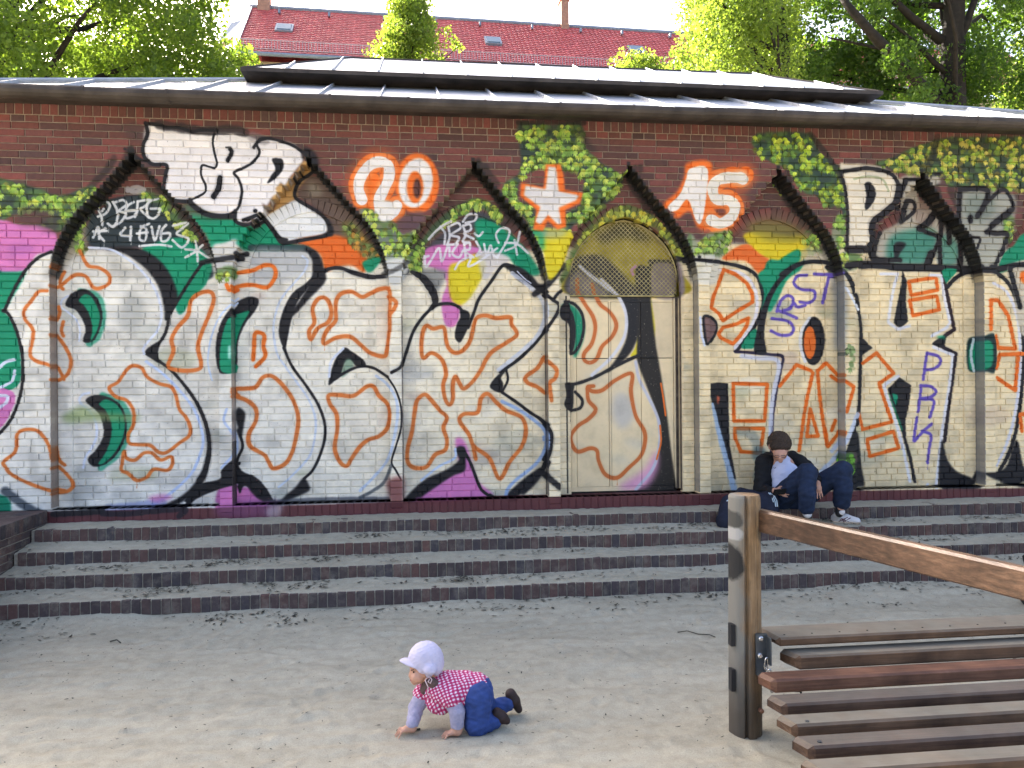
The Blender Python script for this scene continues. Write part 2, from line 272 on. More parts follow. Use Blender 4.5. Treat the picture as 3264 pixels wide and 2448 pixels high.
# E
stroke([(390,160),(440,112),(520,100),(600,128),(700,152),(800,148),(910,120)],11,K,O=F_,taper=(1.4,1,1,1.4,1.2,1,2))
fill([(455,787),(475,690),(510,610),(550,568),(590,590),(660,640),(672,677),(620,677),(580,640),(550,660),(530,720),(500,752)],K,1,O=F_); fill([(555,640),(590,640),(600,680),(530,745)],(110,140,118),2,.8,O=F_); stroke([(490,755),(560,710),(640,680),(720,690),(800,740)],8,K,O=F_)
stroke([(800,740),(850,820),(880,920),(880,1040),(850,1150),(825,1240),(850,1290),(880,1345)],6,K,O=F_); stroke([(825,1260),(780,1360),(700,1420),(640,1450)],10,(50,60,70),5,.7,O=F_)
stroke([(458,740),(470,650),(540,575)],7,WH,O=F_); stroke([(735,735),(800,785),(850,870),(860,960),(840,1100),(800,1230),(720,1330),(640,1410)],9,(190,205,230),2,.85,O=F_)
for P,cl in (([(430,545),(425,510),(450,460),(495,410),(495,350),(500,290),(530,250),(590,240),(650,270),(700,250),(760,225),(812,235),(812,370),(812,470),(798,580),(780,620),(700,600),(640,550),(580,505),(500,510)],1),([(808,270),(850,300),(840,340),(815,370)],0),([(350,520),(340,470),(370,420),(360,340),(390,285),(430,275),(460,310),(470,370),(450,420),(390,455)],1),
    ([(455,850),(520,848),(600,852),(680,797),(720,800),(750,850),(800,900),(815,960),(800,1040),(750,1090),(690,1110),(640,1150),(590,1220),(560,1265),(520,1240),(490,1160),(505,1050),(500,960),(462,900)],1)):
    stroke(P,OW,OL,2.8,.95,O=F_,closed=bool(cl))
# ---------- throw-up with white fill above bay 2
fill([(1105,465),(1230,480),(1400,515),(1620,520),(1800,525),(1940,580),(2010,570),(2133,590),(2230,625),(2290,720),(2240,800),(2190,860),(2150,930),(2110,980),(2060,1010),(2015,1080),(1975,1160),(1880,1200),(1790,1195),(1770,1120),(1700,1150),(1560,1120),(1440,1045),(1300,1030),(1240,970),(1250,780),(1150,765),(1090,690),(1080,640)],(232,226,224),1.5,O=A)
fill([(940,450),(1080,460),(1090,560),(1060,600),(960,560)],(70,60,62),7,.55,O=A); stroke([(1200,470),(1350,490),(1550,515),(1750,505),(1850,530)],30,(44,40,44),7,.8,O=A); stroke([(1900,560),(2000,590)],30,(120,112,116),8,.5,O=A)
for P,w in (([(1098,455),(1112,540),(1080,620),(1080,690),(1110,740),(1160,770),(1255,775),(1248,850),(1235,950),(1260,990),(1300,1035),(1390,1050),(1440,1040)],13),([(1095,458),(1200,468),(1260,488),(1350,490),(1450,520),(1520,510),(1640,512)],12),([(1618,530),(1605,600),(1620,690),(1637,760),(1620,795),(1580,788),(1525,778),(1518,850),(1552,930),(1545,980),(1500,1010),(1430,1040)],8),
    ([(2010,575),(1960,590),(1938,620),(1958,680),(1910,750),(1850,790),(1768,830),(1800,880),(1825,960),(1815,1040),(1788,1110),(1720,1148),(1620,1148),(1530,1122),(1460,1070),(1430,1030)],9),([(1430,1060),(1500,1120),(1600,1160),(1760,1165)],14),([(1775,1120),(1780,1200),(1870,1225),(1975,1175),(2030,1230),(2090,1300),(2140,1360)],13),([(1000,700),(1080,740),(1120,740)],10)):
    stroke(P,w*.85,K,1.8,O=A)
stroke([(1735,650),(1748,680),(1718,740)],12,K,O=A); stroke([(1705,640),(1740,640)],5,(60,60,60),O=A); stroke([(1660,870),(1648,950),(1612,1012)],16,K,O=A)
fill([(158,730),(200,720),(240,735),(242,800),(190,870),(122,912),(155,850),(185,800)],K,1,O=B)
for P,w in (([(20,640),(60,585),(110,572),(180,582),(300,620),(380,670),(450,730)],10),([(470,820),(430,850),(370,890),(335,950),(330,1010),(370,1050),(440,1090),(520,1140),(575,1200),(600,1280),(580,1300),(500,1320),(380,1340),(240,1362),(190,1310),(150,1240),(100,1180),(60,1150),(0,1170),(-60,1190)],12)):
    stroke(P,w*.9,K,1.8,O=B)
fill([(560,1170),(615,1230),(618,1300),(560,1310),(500,1318),(575,1270)],K,1.5,O=B); fill([(395,640),(440,640),(500,700),(515,770),(470,790),(430,740),(385,720)],(34,30,34),3,O=B); fill([(200,1320),(280,1330),(240,1375)],K,1,O=B)
# ---------- 20
OO=(232,112,36)
P2=[(835,1035),(812,960),(822,880),(880,790),(960,750),(1035,775),(1040,870),(1000,960),(965,1040),(975,1130),(1010,1170),(1075,1130),(1100,1080)]
stroke(P2,60,OO,4,O=B); stroke([(890,900),(930,880),(900,1010),(880,1060)],34,OO,3,O=B)
th=np.linspace(0,2*math.pi,30)[:-1]
fill([(1255+165*math.cos(t),910+228*math.sin(t)) for t in th],OO,2.5,O=B)
fill([(1245+128*math.cos(t)-18*math.sin(t),908+188*math.sin(t)) for t in th],(230,224,220),1.5,O=B)
stroke(P2,33,(230,224,220),2,O=B); fill([(950,1040),(1100,1060),(1080,1140),(1010,1175),(960,1130)],(230,224,216),2,O=B)
fill([(1240+62*math.cos(t),940+120*math.sin(t)) for t in th],OO,2,O=B); fill([(1255+28*math.cos(t),950+75*math.sin(t)) for t in th],(92,56,50),2,O=B)
ivy([(820,1110),(940,1120),(980,1200),(1080,1200),(1150,1290),(1290,1230),(1300,1250),(1230,1330),(1200,1500),(1010,1500),(960,1380),(880,1250)],B,42,(110,125,112),seed=21,dop=.8)
fill([(1110,1180),(1290,1120),(1290,1230),(1180,1290),(1110,1250)],(98,72,78),4,.8,O=B); fill([(1010,1500),(1200,1490),(1140,1659),(1040,1659)],(200,200,196),3,O=B)
stroke([(1000,1600),(1080,1570),(1180,1510)],14,(60,60,60),6,.7,O=B)
# ---------- bay 3
fill([(1330,1390),(1500,1250),(1700,1120),(1850,1180),(1850,1290),(1700,1250),(1500,1330),(1380,1480)],(64,64,70),4,O=B)
fill([(1700,1190),(1830,1200),(1980,1310),(2100,1450),(2180,1590),(2080,1600),(2000,1530),(1930,1460),(1800,1420),(1720,1380)],GR,3,O=B)
fill([(1330,1400),(1500,1370),(1720,1400),(1720,1500),(1600,1560),(1600,1700),(1560,1960),(1470,1980),(1440,1800),(1480,1660),(1400,1560),(1310,1520)],PK,2.5,O=B)
fill([(1500,1540),(1600,1500),(1700,1440),(1768,1500),(1755,1600),(1650,1780),(1560,1830),(1500,1740)],YL,3,O=B)
fill([(950,105),(1130,110),(1140,160),(1100,230),(1060,200),(1010,150)],(130,130,128),4,.9,O=F_)
fill([(1720,1440),(1900,1440),(1960,1500),(1850,1560),(1780,1640),(1740,1600)],(190,185,188),4,.8,O=B)
ivy([(1400,1200),(1500,1120),(1600,1060),(1710,1020),(1830,1070),(1900,1150),(1860,1200),(1800,1130),(1700,1100),(1600,1150),(1480,1220),(1400,1300),(1320,1370),(1280,1500),(1290,1560),(1210,1560),(1220,1440),(1320,1290)],B,64,(60,84,56),seed=22,soft=4)
for P in ([(1340,1335),(1400,1270),(1460,1225),(1510,1200)],[(1430,1240),(1465,1290),(1460,1370)],[(1490,1240),(1500,1310),(1480,1380)],[(1490,1240),(1560,1210),(1580,1250),(1510,1300),(1570,1320),(1540,1370),(1480,1375)],[(1600,1230),(1620,1300),(1600,1350),(1640,1360)],[(1600,1235),(1650,1220),(1660,1260),(1610,1290),(1680,1330)],[(1600,1200),(1640,1150),(1700,1150),(1690,1190),(1620,1210)],[(1690,1290),(1720,1310),(1750,1280)],
    [(1310,1460),(1320,1540),(1360,1490),(1420,1400),(1440,1500),(1490,1380),(1500,1460)],[(1340,1460),(1310,1470)],[(1560,1370),(1520,1440),(1570,1470),(1600,1420)],[(1610,1370),(1620,1470)],[(1610,1370),(1650,1360),(1650,1410),(1610,1420),(1680,1470)],[(1700,1350),(1730,1410),(1700,1460),(1750,1430)],[(1760,1370),(1780,1450),(1810,1380),(1830,1450),(1860,1470)],[(1540,1560),(1580,1500),(1660,1470),(1640,1540),(1740,1490),(1860,1400)],
    [(1870,1360),(1850,1300),(1890,1250),(1950,1270),(1930,1350),(1860,1470)],[(2030,1280),(2000,1380),(1920,1420)],[(1920,1360),(2010,1370),(2090,1440)],[(1990,1340),(2010,1450)]):
    stroke(P,7,(216,214,218),1.6,.95,O=B)
# K
stroke([(945,125),(1010,160),(1065,235),(1082,300),(1062,335)],22,K,O=F_,taper=(.5,1,1.2,1,.6)); stroke([(1060,335),(1000,400),(950,480),(910,600),(880,680),(825,715)],9,K,O=F_)
stroke([(1055,340),(1100,315),(1170,310),(1220,330),(1245,360)],9,K,O=F_); fill([(1232,345),(1280,360),(1282,430),(1242,520),(1220,537),(1198,500),(1210,430),(1230,390)],K,1,O=F_)
stroke([(1275,450),(1310,360),(1340,280),(1410,180),(1480,85),(1540,90)],9,K,O=F_); fill([(10,82),(100,90),(170,140),(212,190),(245,200),(228,242),(165,205),(100,175),(50,120)],K,1.5,O=G_); stroke([(90,120),(130,160),(170,190)],4,(200,205,225),O=G_)
stroke([(205,215),(300,290),(335,320),(310,390),(200,535),(100,635),(-10,712)],10,K,O=G_); fill([(1500,698),(1440,740),(1405,800),(1470,832),(1482,780),(1470,745)],K,1,O=F_); stroke([(1500,702),(1508,760),(1475,830)],7,K,O=F_)
stroke([(1475,832),(1560,890),(1640,950),(1700,990),(1745,1040),(1762,1100),(1745,1200),(1715,1280)],9,K,O=F_,taper=(1,1,1,1.6,2,1.5))
fill([(245,1285),(205,1285),(130,1340),(60,1400),(28,1440),(60,1475),(140,1425),(215,1345)],K,1.8,O=G_); stroke([(225,1290),(280,1340),(340,1390)],18,K,5,.9,O=G_)
stroke([(0,885),(100,935),(200,1005),(250,1060),(258,1130),(235,1200),(180,1270),(80,1350),(35,1400),(22,1440)],10,(150,175,215),2.5,.9,O=G_)
stroke([(60,130),(150,200),(220,270),(250,340),(240,430),(190,520),(80,620),(-20,700)],13,(205,210,226),3,.75,O=G_)
stroke([(360,90),(310,150),(265,200),(190,255)],18,K,5,.9,O=G_); stroke([(400,200),(330,250),(300,290)],9,K,3,O=G_)
fill([(1100,1350),(1220,1280),(1200,1120),(1235,1100),(1270,1150),(1300,1260),(1330,1350),(1410,1460),(940,1475)],(208,122,180),3,O=F_)
fill([(1258,1160),(1220,1148),(1200,1180),(1222,1230),(1150,1285),(1040,1335),(960,1395),(890,1478),(960,1472),(1060,1405),(1180,1325),(1252,1295),(1262,1240)],K,1.5,O=F_); stroke([(1245,1165),(1290,1250),(1340,1380),(1370,1420),(1430,1458)],9,K,O=F_)
stroke([(1200,1165),(1195,1220),(1100,1270),(1000,1350)],7,(190,205,230),O=F_); fill([(800,1350),(890,1330),(900,1420),(880,1540),(810,1550),(815,1450)],(120,60,60),5,.8,O=F_)
for P,cl in (([(1330,390),(1380,380),(1440,395),(1522,390),(1530,430),(1562,490),(1500,540),(1420,590),(1380,640),(1350,700),(1300,770),(1250,810),(1225,780),(1200,740),(1185,790),(1185,870),(1165,905),(1140,870),(1128,790),(1145,720),(1120,640),(1060,600),(1012,630),(1000,570),(1008,480),(1030,440),(1070,457),(1130,450),(1145,520),(1160,570),(1200,600),(1250,580),(1290,520),(1310,430)],1),([(1020,845),(1060,880),(1110,940),(1150,980),(1130,1040),(1150,1110),(1140,1170),(1080,1200),(1030,1270),(960,1275),(920,1240),(920,1160),(945,1060),(960,950),(975,880)],1),
    ([(1390,840),(1350,870),(1330,950),(1250,960),(1225,1000),(1280,1080),(1310,1150),(1400,1220),(1460,1340),(1520,1240),(1590,1150),(1615,1060),(1590,980),(1500,940),(1440,890)],1),([(1305,1150),(1320,1225)],0),([(1720,625),(1680,690),(1615,740),(1625,775),(1680,800),(1725,835)],0),([(1745,650),(1795,700),(1785,750),(1755,780),(1765,880)],0)):
    stroke(P,OW,OL,2.6,.95,O=F_,closed=bool(cl))
# ---------- star and ivy in the middle
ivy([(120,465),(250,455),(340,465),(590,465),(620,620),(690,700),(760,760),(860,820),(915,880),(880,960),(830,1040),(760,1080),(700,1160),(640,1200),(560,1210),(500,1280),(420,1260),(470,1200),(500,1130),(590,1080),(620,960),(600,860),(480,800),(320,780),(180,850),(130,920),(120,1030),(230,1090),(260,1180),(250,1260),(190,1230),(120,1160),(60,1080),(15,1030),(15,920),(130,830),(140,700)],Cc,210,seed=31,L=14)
fill([(600,465),(640,560),(720,690),(650,650),(590,560)],(40,40,40),6,.8,O=Cc); stroke([(120,455),(400,448),(620,455)],16,(30,30,30),5,.8,O=Cc)
fill([(220,1270),(330,1250),(420,1260),(530,1290),(500,1400),(470,1500),(420,1590),(360,1640),(330,1540),(310,1420)],YL,1.5,O=Cc); fill([(215,1260),(330,1260),(320,1340),(315,1420),(250,1340)],(40,150,105),5,.95,O=Cc); fill([(300,1260),(480,1260),(470,1310),(340,1330)],(150,160,140),6,.7,O=Cc)
fill([(330,765),(440,765),(465,850),(475,960),(612,982),(590,1060),(480,1110),(485,1240),(420,1262),(345,1190),(310,1272),(235,1262),(262,1110),(140,1010),(145,905),(315,945),(325,860)],OO,2.5,O=Cc,smooth=False)
fill([(350,785),(410,790),(430,970),(585,1002),(560,1040),(430,1095),(450,1215),(420,1222),(350,1150),(290,1222),(252,1200),(290,1090),(165,1000),(178,928),(330,955)],(218,212,208),1.5,O=Cc,smooth=False)
# ---------- 15
fill([(1400,760),(1560,740),(1590,830),(1570,1010),(1560,1240),(1480,1240),(1420,1120),(1330,1170),(1260,1160),(1220,1070),(1320,980),(1380,860)],OO,3,O=Cc)
P5=[(1800,870),(1700,870),(1620,895),(1590,960),(1620,1030),(1710,1040),(1760,1090),(1730,1170),(1650,1215),(1580,1190)]
stroke(P5,62,OO,4,O=Cc); stroke([(1840,850),(1800,880)],52,OO,4,O=Cc); stroke([(1560,1100),(1600,1230),(1680,1260)],30,OO,4,O=Cc)
fill([(1420,800),(1550,795),(1545,1000),(1512,1192),(1470,1202),(1405,1035),(1330,1110),(1275,1120),(1258,1080),(1345,990),(1390,880)],(232,224,216),1.2,O=Cc)
stroke(P5,34,(230,222,208),1.6,O=Cc); stroke([(1800,870),(1820,880)],34,(230,222,208),1.6,O=Cc); fill([(1625,1110),(1680,1105),(1690,1140),(1650,1160)],(110,60,50),2,.8,O=Cc)
ivy([(1370,1290),(1440,1300),(1480,1360),(1560,1290),(1640,1280),(1730,1270),(1700,1390),(1640,1480),(1450,1480),(1410,1400)],Cc,30,(140,150,120),seed=32,dop=.85)
fill([(1450,1470),(1640,1470),(1620,1659),(1480,1659)],(212,206,190),3,O=Cc)
# ---------- ivy round the door arch
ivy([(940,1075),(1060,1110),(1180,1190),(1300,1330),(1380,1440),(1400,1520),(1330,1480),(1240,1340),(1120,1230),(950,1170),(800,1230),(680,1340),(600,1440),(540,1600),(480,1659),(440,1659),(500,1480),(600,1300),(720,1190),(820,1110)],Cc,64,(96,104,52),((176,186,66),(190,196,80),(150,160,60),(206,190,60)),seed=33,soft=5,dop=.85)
# bay 5 tympanum
fill([(1840,1210),(1990,1130),(2200,1130),(2300,1200),(2400,1310),(2300,1360),(1860,1340),(1760,1320)],(110,84,68),6,.5,O=Cc)
fill([(1830,1300),(1950,1270),(2133,1300),(2290,1310),(2330,1400),(2290,1480),(2250,1510),(2100,1500),(1960,1460),(1880,1380)],(216,192,30),3,O=Cc); fill([(1850,1240),(2000,1190),(2200,1230),(2300,1330),(2150,1350),(1980,1330)],(120,112,50),9,.75,O=Cc)
fill([(1670,1470),(1760,1400),(1860,1370),(1950,1440),(2040,1500),(2010,1560),(1950,1600),(1850,1500),(1700,1490)],(226,108,40),2,O=Cc)
fill([(2010,1500),(2100,1495),(2230,1520),(2290,1480),(2260,1560),(2160,1640),(2080,1800),(2020,1880),(1980,1760),(1975,1650)],GR,1.5,O=Cc)
ivy([(470,1270),(560,1300),(620,1400),(580,1420),(520,1430),(470,1360)],Dd,12,(120,120,80),seed=34,dop=.4)
fill([(440,1430),(520,1400),(640,1450),(700,1540),(560,1500),(440,1510)],(178,168,150),5,.7,O=Dd)
# ---------- right ivy
ivy([(90,560),(150,530),(500,530),(560,620),(640,720),(740,800),(775,950),(795,1130),(770,1180),(740,1080),(640,1080),(560,1000),(480,980),(400,880),(360,800),(280,770),(140,710),(85,620)],Dd,100,(40,66,56),((170,196,60),(190,204,72),(120,160,70)),seed=41)
ivy([(680,1290),(740,1130),(790,1250),(780,1400),(900,1460),(860,1560),(760,1560),(720,1420)],Dd,26,(130,140,110),seed=42,dop=.8)
ivy([(1010,760),(1130,720),(1300,640),(1420,600),(1540,565),(1700,560),(2300,600),(2300,960),(2000,960),(1600,940),(1550,880),(1420,850),(1200,830),(1100,790)],Dd,200,(44,62,48),((160,180,60),(190,186,80),(130,160,60),(204,190,90)),seed=43)
stroke([(520,540),(600,640),(700,780),(760,900)],18,(34,36,34),6,.8,O=Dd); stroke([(1480,560),(1440,700),(1400,830)],22,(30,34,30),8,.7,O=Dd)
# PRK top right
fill([(745,775),(800,765),(1000,775),(1140,830),(1200,900),(1190,1000),(1110,1130),(1000,1210),(975,1385),(800,1385),(800,1200),(780,1000)],(224,212,190),1.5,O=Dd)
fill([(1200,880),(1380,890),(1440,1050),(1490,1290),(1390,1540),(1040,1500),(1040,1300),(1200,1180)],(176,168,152),3,.95,O=Dd); fill([(1290,970),(1350,960),(1430,1100),(1440,1280),(1300,1180)],(150,128,112),6,.7,O=Dd)
fill([(1100,1480),(1120,1330),(1230,1270),(1420,1250),(1480,1330),(1450,1440),(1390,1520),(1180,1510)],(58,128,108),7,.9,O=Dd)
fill([(1640,960),(1850,970),(2050,1000),(2060,1150),(2000,1280),(1990,1400),(1900,1560),(1500,1540),(1500,1300),(1620,1200)],(158,158,146),4,.92,O=Dd); fill([(1700,1000),(1900,1020),(1900,1150),(1720,1200)],(110,120,110),8,.7,O=Dd)
fill([(1510,1300),(1640,1380),(1620,1520),(1510,1520)],(80,140,120),6,.8,O=Dd)
ivy([(1980,1150),(2060,1180),(2040,1330),(1990,1330)],Dd,7,(110,125,90),seed=44,dop=.6)
fill([(2300,1280),(2133,1290),(2060,1380),(1980,1450),(1940,1580),(2060,1560),(2300,1540)],GR,2,O=Dd)
for P,w in (([(745,825),(850,810),(950,798),(1080,820),(1150,860),(1190,940)],15),([(745,825),(780,950),(800,1150),(795,1390)],12),([(1190,940),(1160,1060),(1060,1150),(990,1215),(985,1320),(968,1400),(1000,1480)],30),([(1240,890),(1200,990),(1180,1100)],22),([(1230,885),(1400,880)],12),([(1250,1040),(1300,1050),(1310,1110),(1250,1170),(1200,1205)],13),([(1250,1050),(1225,1120),(1200,1200)],22),([(1450,1150),(1400,1210),(1350,1250)],30),([(1345,1250),(1400,1280),(1490,1320),(1470,1400),(1395,1540)],16),([(1505,1180),(1500,1350),(1505,1530)],18),([(1440,1440),(1400,1540)],34),
    ([(800,1535),(900,1520),(1000,1520),(1200,1540),(1400,1545),(1700,1560),(1900,1565),(2030,1540)],26),([(1040,1290),(1010,1400),(1020,1480),(1200,1490)],18),([(1650,960),(1640,1150),(1650,1400),(1650,1520)],22),([(1650,955),(1850,960),(1830,1080),(1780,1160)],22),([(1780,1160),(1850,1060),(1980,960),(2050,1080),(2020,1140),(1920,1210),(1850,1280)],14),([(1850,1280),(1920,1290),(2005,1300),(1970,1420),(1900,1570)],20),([(1890,1230),(2030,1120)],26),([(1750,1320),(1800,1330),(1780,1400)],8)):
    stroke(P,w*.62+3,(30,26,28),2.4,O=Dd)
fill([(790,1385),(965,1385),(950,1435),(800,1435)],(34,28,28),1.2,O=Dd); fill([(930,915),(975,905),(1012,970),(1002,1040),(950,1108),(930,1090),(942,1000)],K,1,O=Dd); fill([(1160,1365),(1245,1365),(1205,1430),(1165,1500)],K,1.5,O=Dd); stroke([(850,880),(950,860),(1060,880),(1110,970)],7,(150,160,120),2,.7,O=Dd)
# ---------- R
fill([(1040,55),(1120,55),(1200,66),(1120,140),(1060,120)],(200,190,160),5,.6,O=G_)
stroke([(980,30),(1050,48),(1110,50),(1200,58),(1330,75),(1440,105),(1500,150),(1530,230),(1535,320),(1500,420),(1440,510),(1378,590)],11,K,O=G_); stroke([(1372,592),(1480,600),(1580,610),(1650,622),(1640,700),(1610,850),(1592,1000),(1585,1200)],9,(40,32,54),O=G_)
stroke([(1285,112),(1400,130),(1470,190),(1500,280),(1490,390),(1440,480),(1370,570)],10,(222,216,220),2,O=G_); stroke([(1410,618),(1500,630),(1625,650),(1605,800),(1588,900),(1578,1100)],13,(205,205,216),2.5,.9,O=G_)
fill([(1185,390),(1228,392),(1262,440),(1245,500),(1205,548),(1190,480)],(120,92,88),1.5,O=G_); stroke([(1185,390),(1228,392),(1262,440),(1245,500),(1205,548),(1190,480)],8,K,O=G_,closed=True); stroke([(1165,390),(1170,480),(1190,555)],7,WH,O=G_)
for P in ([(1305,110),(1370,135),(1440,190),(1472,250),(1475,300),(1390,350),(1300,410),(1278,370),(1228,335),(1240,270),(1275,190)],[(1450,395),(1440,440),(1400,500),(1358,546),(1290,512),(1272,490),(1300,450),(1380,430)],[(1360,780),(1560,785),(1545,1000),(1365,1000)],[(1370,1045),(1540,1045),(1520,1190),(1405,1180),(1372,1100)]):
    stroke(P,OW-1,OR,1.8,O=G_,line=True,closed=True)
fill([(1225,780),(1270,773),(1330,778),(1335,950),(1340,1140),(1378,1340),(1368,1345),(1312,1190),(1280,1050),(1240,920),(1225,850)],K,1.2,O=G_,smooth=False); fill([(1260,855),(1282,860),(1270,905)],(190,90,60),1.5,O=G_); stroke([(1235,900),(1270,1050),(1312,1200),(1365,1400)],16,(165,188,215),3,.9,O=G_,taper=(.5,1,1,1.2))
# ---------- O
fill([(100,140),(170,90),(330,-10),(340,60),(250,130),(170,230),(120,350),(135,240)],GR,1.5,O=H_); fill([(0,560),(60,470),(95,470),(80,560),(40,575)],GR,1.2,O=H_)
fill([(78,590),(90,480),(120,350),(170,230),(240,140),(340,75),(300,115),(225,195),(172,295),(145,400),(135,500),(147,603)],K,1.3,O=H_)
stroke([(240,140),(330,82),(430,62),(530,80),(600,120),(650,200),(680,320),(700,450),(700,600),(695,750),(690,900),(670,1040),(640,1150),(605,1220)],13,K,O=H_,taper=(1.4,1,.9,1.2,1,1,1.1,1,1,1.2,1.3))
fill([(425+66*math.cos(t)-10*math.sin(t)*.5,528+142*math.sin(t)+6*math.cos(t)) for t in th],K,1,O=H_); fill([(404+36*math.cos(t),538+96*math.sin(t)) for t in th],(218,104,30),1,O=H_); stroke([(400,395),(355,470),(348,560),(375,650)],9,(214,212,214),2,.9,O=H_)
for P,cl in (([(225,795),(325,670),(410,705),(420,720),(390,850),(370,960),(340,1175)],0),([(450,705),(495,660),(570,740),(660,800),(640,870),(618,945)],0),([(448,705),(460,850),(480,1000),(505,1150),(560,1080),(590,1000)],0),([(405,930),(452,1088),(385,1092)],1),([(985,180),(1145,155),(1155,230),(1000,260)],1),([(990,290),(1150,265),(1165,345),(1010,380)],1),([(715,660),(795,600),(895,720),(810,780),(850,900),(885,1005),(790,1030),(712,1050),(690,960)],0),([(740,1110),(895,1062),(925,1160),(755,1208)],1)):
    stroke(P,OW-1,OR,1.8,O=H_,line=True,closed=bool(cl))
stroke([(680,960),(620,1110),(540,1220),(460,1310)],13,(196,204,220),3,.9,O=H_); stroke([(612,215),(650,280),(682,345)],8,(220,222,228),O=H_); fill([(560,120),(610,140),(620,400),(610,560),(585,560),(580,300)],(120,128,140),5,.55,O=H_)
fill([(700,498),(772,570),(703,617)],K,.8,O=H_,smooth=False)
for P in ([(175,470),(230,495),(290,490),(305,450),(270,412),(180,397)],[(208,355),(235,290),(275,262),(305,285),(290,335),(245,352)],[(215,350),(270,370),(325,395)],[(285,335),(310,310),(330,330),(375,320)],[(385,143),(330,148),(310,190),(350,225),(425,235),(430,280),(395,305),(345,300)],[(428,135),(500,140),(575,142)],[(512,140),(495,220),(478,305)],
    [(1092,602),(1080,680),(1070,755)],[(1095,602),(1155,618),(1172,655),(1135,692),(1082,700)],[(1058,795),(1050,870),(1040,945)],[(1055,792),(1115,798),(1145,830),(1110,860),(1052,868)],[(1065,872),(1132,882),(1110,978)],[(1034,980),(1022,1050),(1015,1115)],[(1020,1118),(1070,1060),(1120,1018)],[(1065,1060),(1115,1085),(1105,1160),(1095,1245)]):
    stroke(P,9,PU,1.3,.96,O=H_)
# ---------- X
fill([(948,108),(975,180),(968,290),(982,412),(935,456),(897,422),(920,300),(942,200)],K,1,O=H_,smooth=False); stroke([(690,95),(800,92),(950,108),(1060,108),(1150,112),(1185,110)],12,K,O=H_)
stroke([(1180,110),(1200,200),(1225,330),(1252,462),(1195,500)],12,(42,26,30),O=H_,line=True); fill([(1205,495),(1140,528),(1128,550),(1192,572),(1200,530)],K,1,O=H_); fill([(1150,505),(1190,495),(1200,520)],GR,2,.8,O=H_); stroke([(1190,570),(1262,605),(1240,760),(1215,950),(1195,1120)],12,(34,26,34),O=H_,line=True)
for P in ([(820,135),(920,135),(900,200),(880,300),(865,420),(920,460),(990,440)],[(1110,142),(1175,145),(1200,300),(1228,420),(1210,450),(1120,500)],[(1130,565),(1245,612),(1222,800),(1182,1050),(1145,1390)],[(925,735),(840,790),(855,850),(900,980),(950,1150),(992,1355)]):
    stroke(P,9,(222,220,226),2,.92,O=H_,line=True)
fill([(930,742),(1000,790),(988,900),(965,1000),(970,1100),(1000,1200),(1032,1365),(1015,1365),(980,1200),(940,1050),(900,920),(862,812)],K,1,O=H_,smooth=False); fill([(890,840),(920,850),(915,900),(905,900)],GR,1,O=H_); fill([(865,830),(890,910),(940,1050),(948,1040),(910,930)],(20,110,80),1,.9,O=H_)
fill([(1180,1110),(1210,1220),(1260,1290),(1330,1325),(1400,1345),(1430,1300),(1425,1370),(1370,1400),(1250,1400),(1165,1375)],K,1.6,O=H_); fill([(675,1060),(700,1230),(722,1395),(640,1390),(640,1250),(610,1200)],(28,28,30),1.8,O=H_); fill([(615,1190),(670,1180),(680,1240),(650,1260)],(96,80,76),3,.8,O=H_)
ivy([(600,1210),(655,1190),(660,1290),(620,1320)],H_,6,(70,110,50),((130,200,60),(150,210,80)),seed=51)
ivy([(610,545),(660,560),(665,690),(620,690)],H_,5,(190,180,150),((150,170,110),(130,150,100)),seed=52,dop=.1)
stroke([(100,1190),(130,1240),(110,1330)],44,(60,96,104),14,.55,O=H_); stroke([(-10,1060),(60,1080),(110,1180)],30,(90,110,116),12,.4,O=H_)
# ---------- last O
fill([(1185,110),(1270,110),(1215,180),(1205,190)],GR,1.2,O=H_)
stroke([(1210,215),(1260,160),(1330,122),(1420,105),(1500,130),(1570,190),(1620,300),(1650,450),(1662,600),(1655,750),(1640,900),(1610,1080),(1560,1220),(1500,1320)],12,K,O=H_); stroke([(1480,190),(1560,240),(1620,380),(1640,560),(1636,760),(1605,980),(1555,1150),(1500,1260)],9,(212,212,226),2,.9,O=H_)
fill([(1378,530),(1430,498),(1492,500),(1492,700),(1440,708),(1383,692)],(14,40,40),1.5,O=H_); fill([(1392,560),(1440,525),(1476,550),(1476,650),(1450,692),(1392,690)],(14,140,100),1.5,O=H_); stroke([(1360,520),(1345,610),(1362,705)],9,(205,220,220),2,O=H_)
for P in ([(1465,460),(1465,290),(1510,290),(1570,380),(1612,575),(1510,570),(1495,500)],[(1700,605),(1630,605),(1520,610),(1500,690)],[(1630,605),(1610,820),(1500,745)],[(1740,960),(1640,960),(1650,1060)]):
    stroke(P,OW,OR,1.8,O=H_,line=True)
fill([(1430,1305),(1490,1300),(1560,1265),(1620,1110),(1655,1250),(1700,1390),(1500,1345)],K,1.6,O=H_); fill([(1580,80),(1800,60),(1800,300),(1660,500),(1600,230)],(200,188,165),2,O=H_); stroke([(1800,75),(1660,80),(1585,95),(1600,180),(1640,330)],16,K,2,O=H_); fill([(1640,130),(1680,120),(1690,190),(1650,180)],OR,1.5,O=H_)
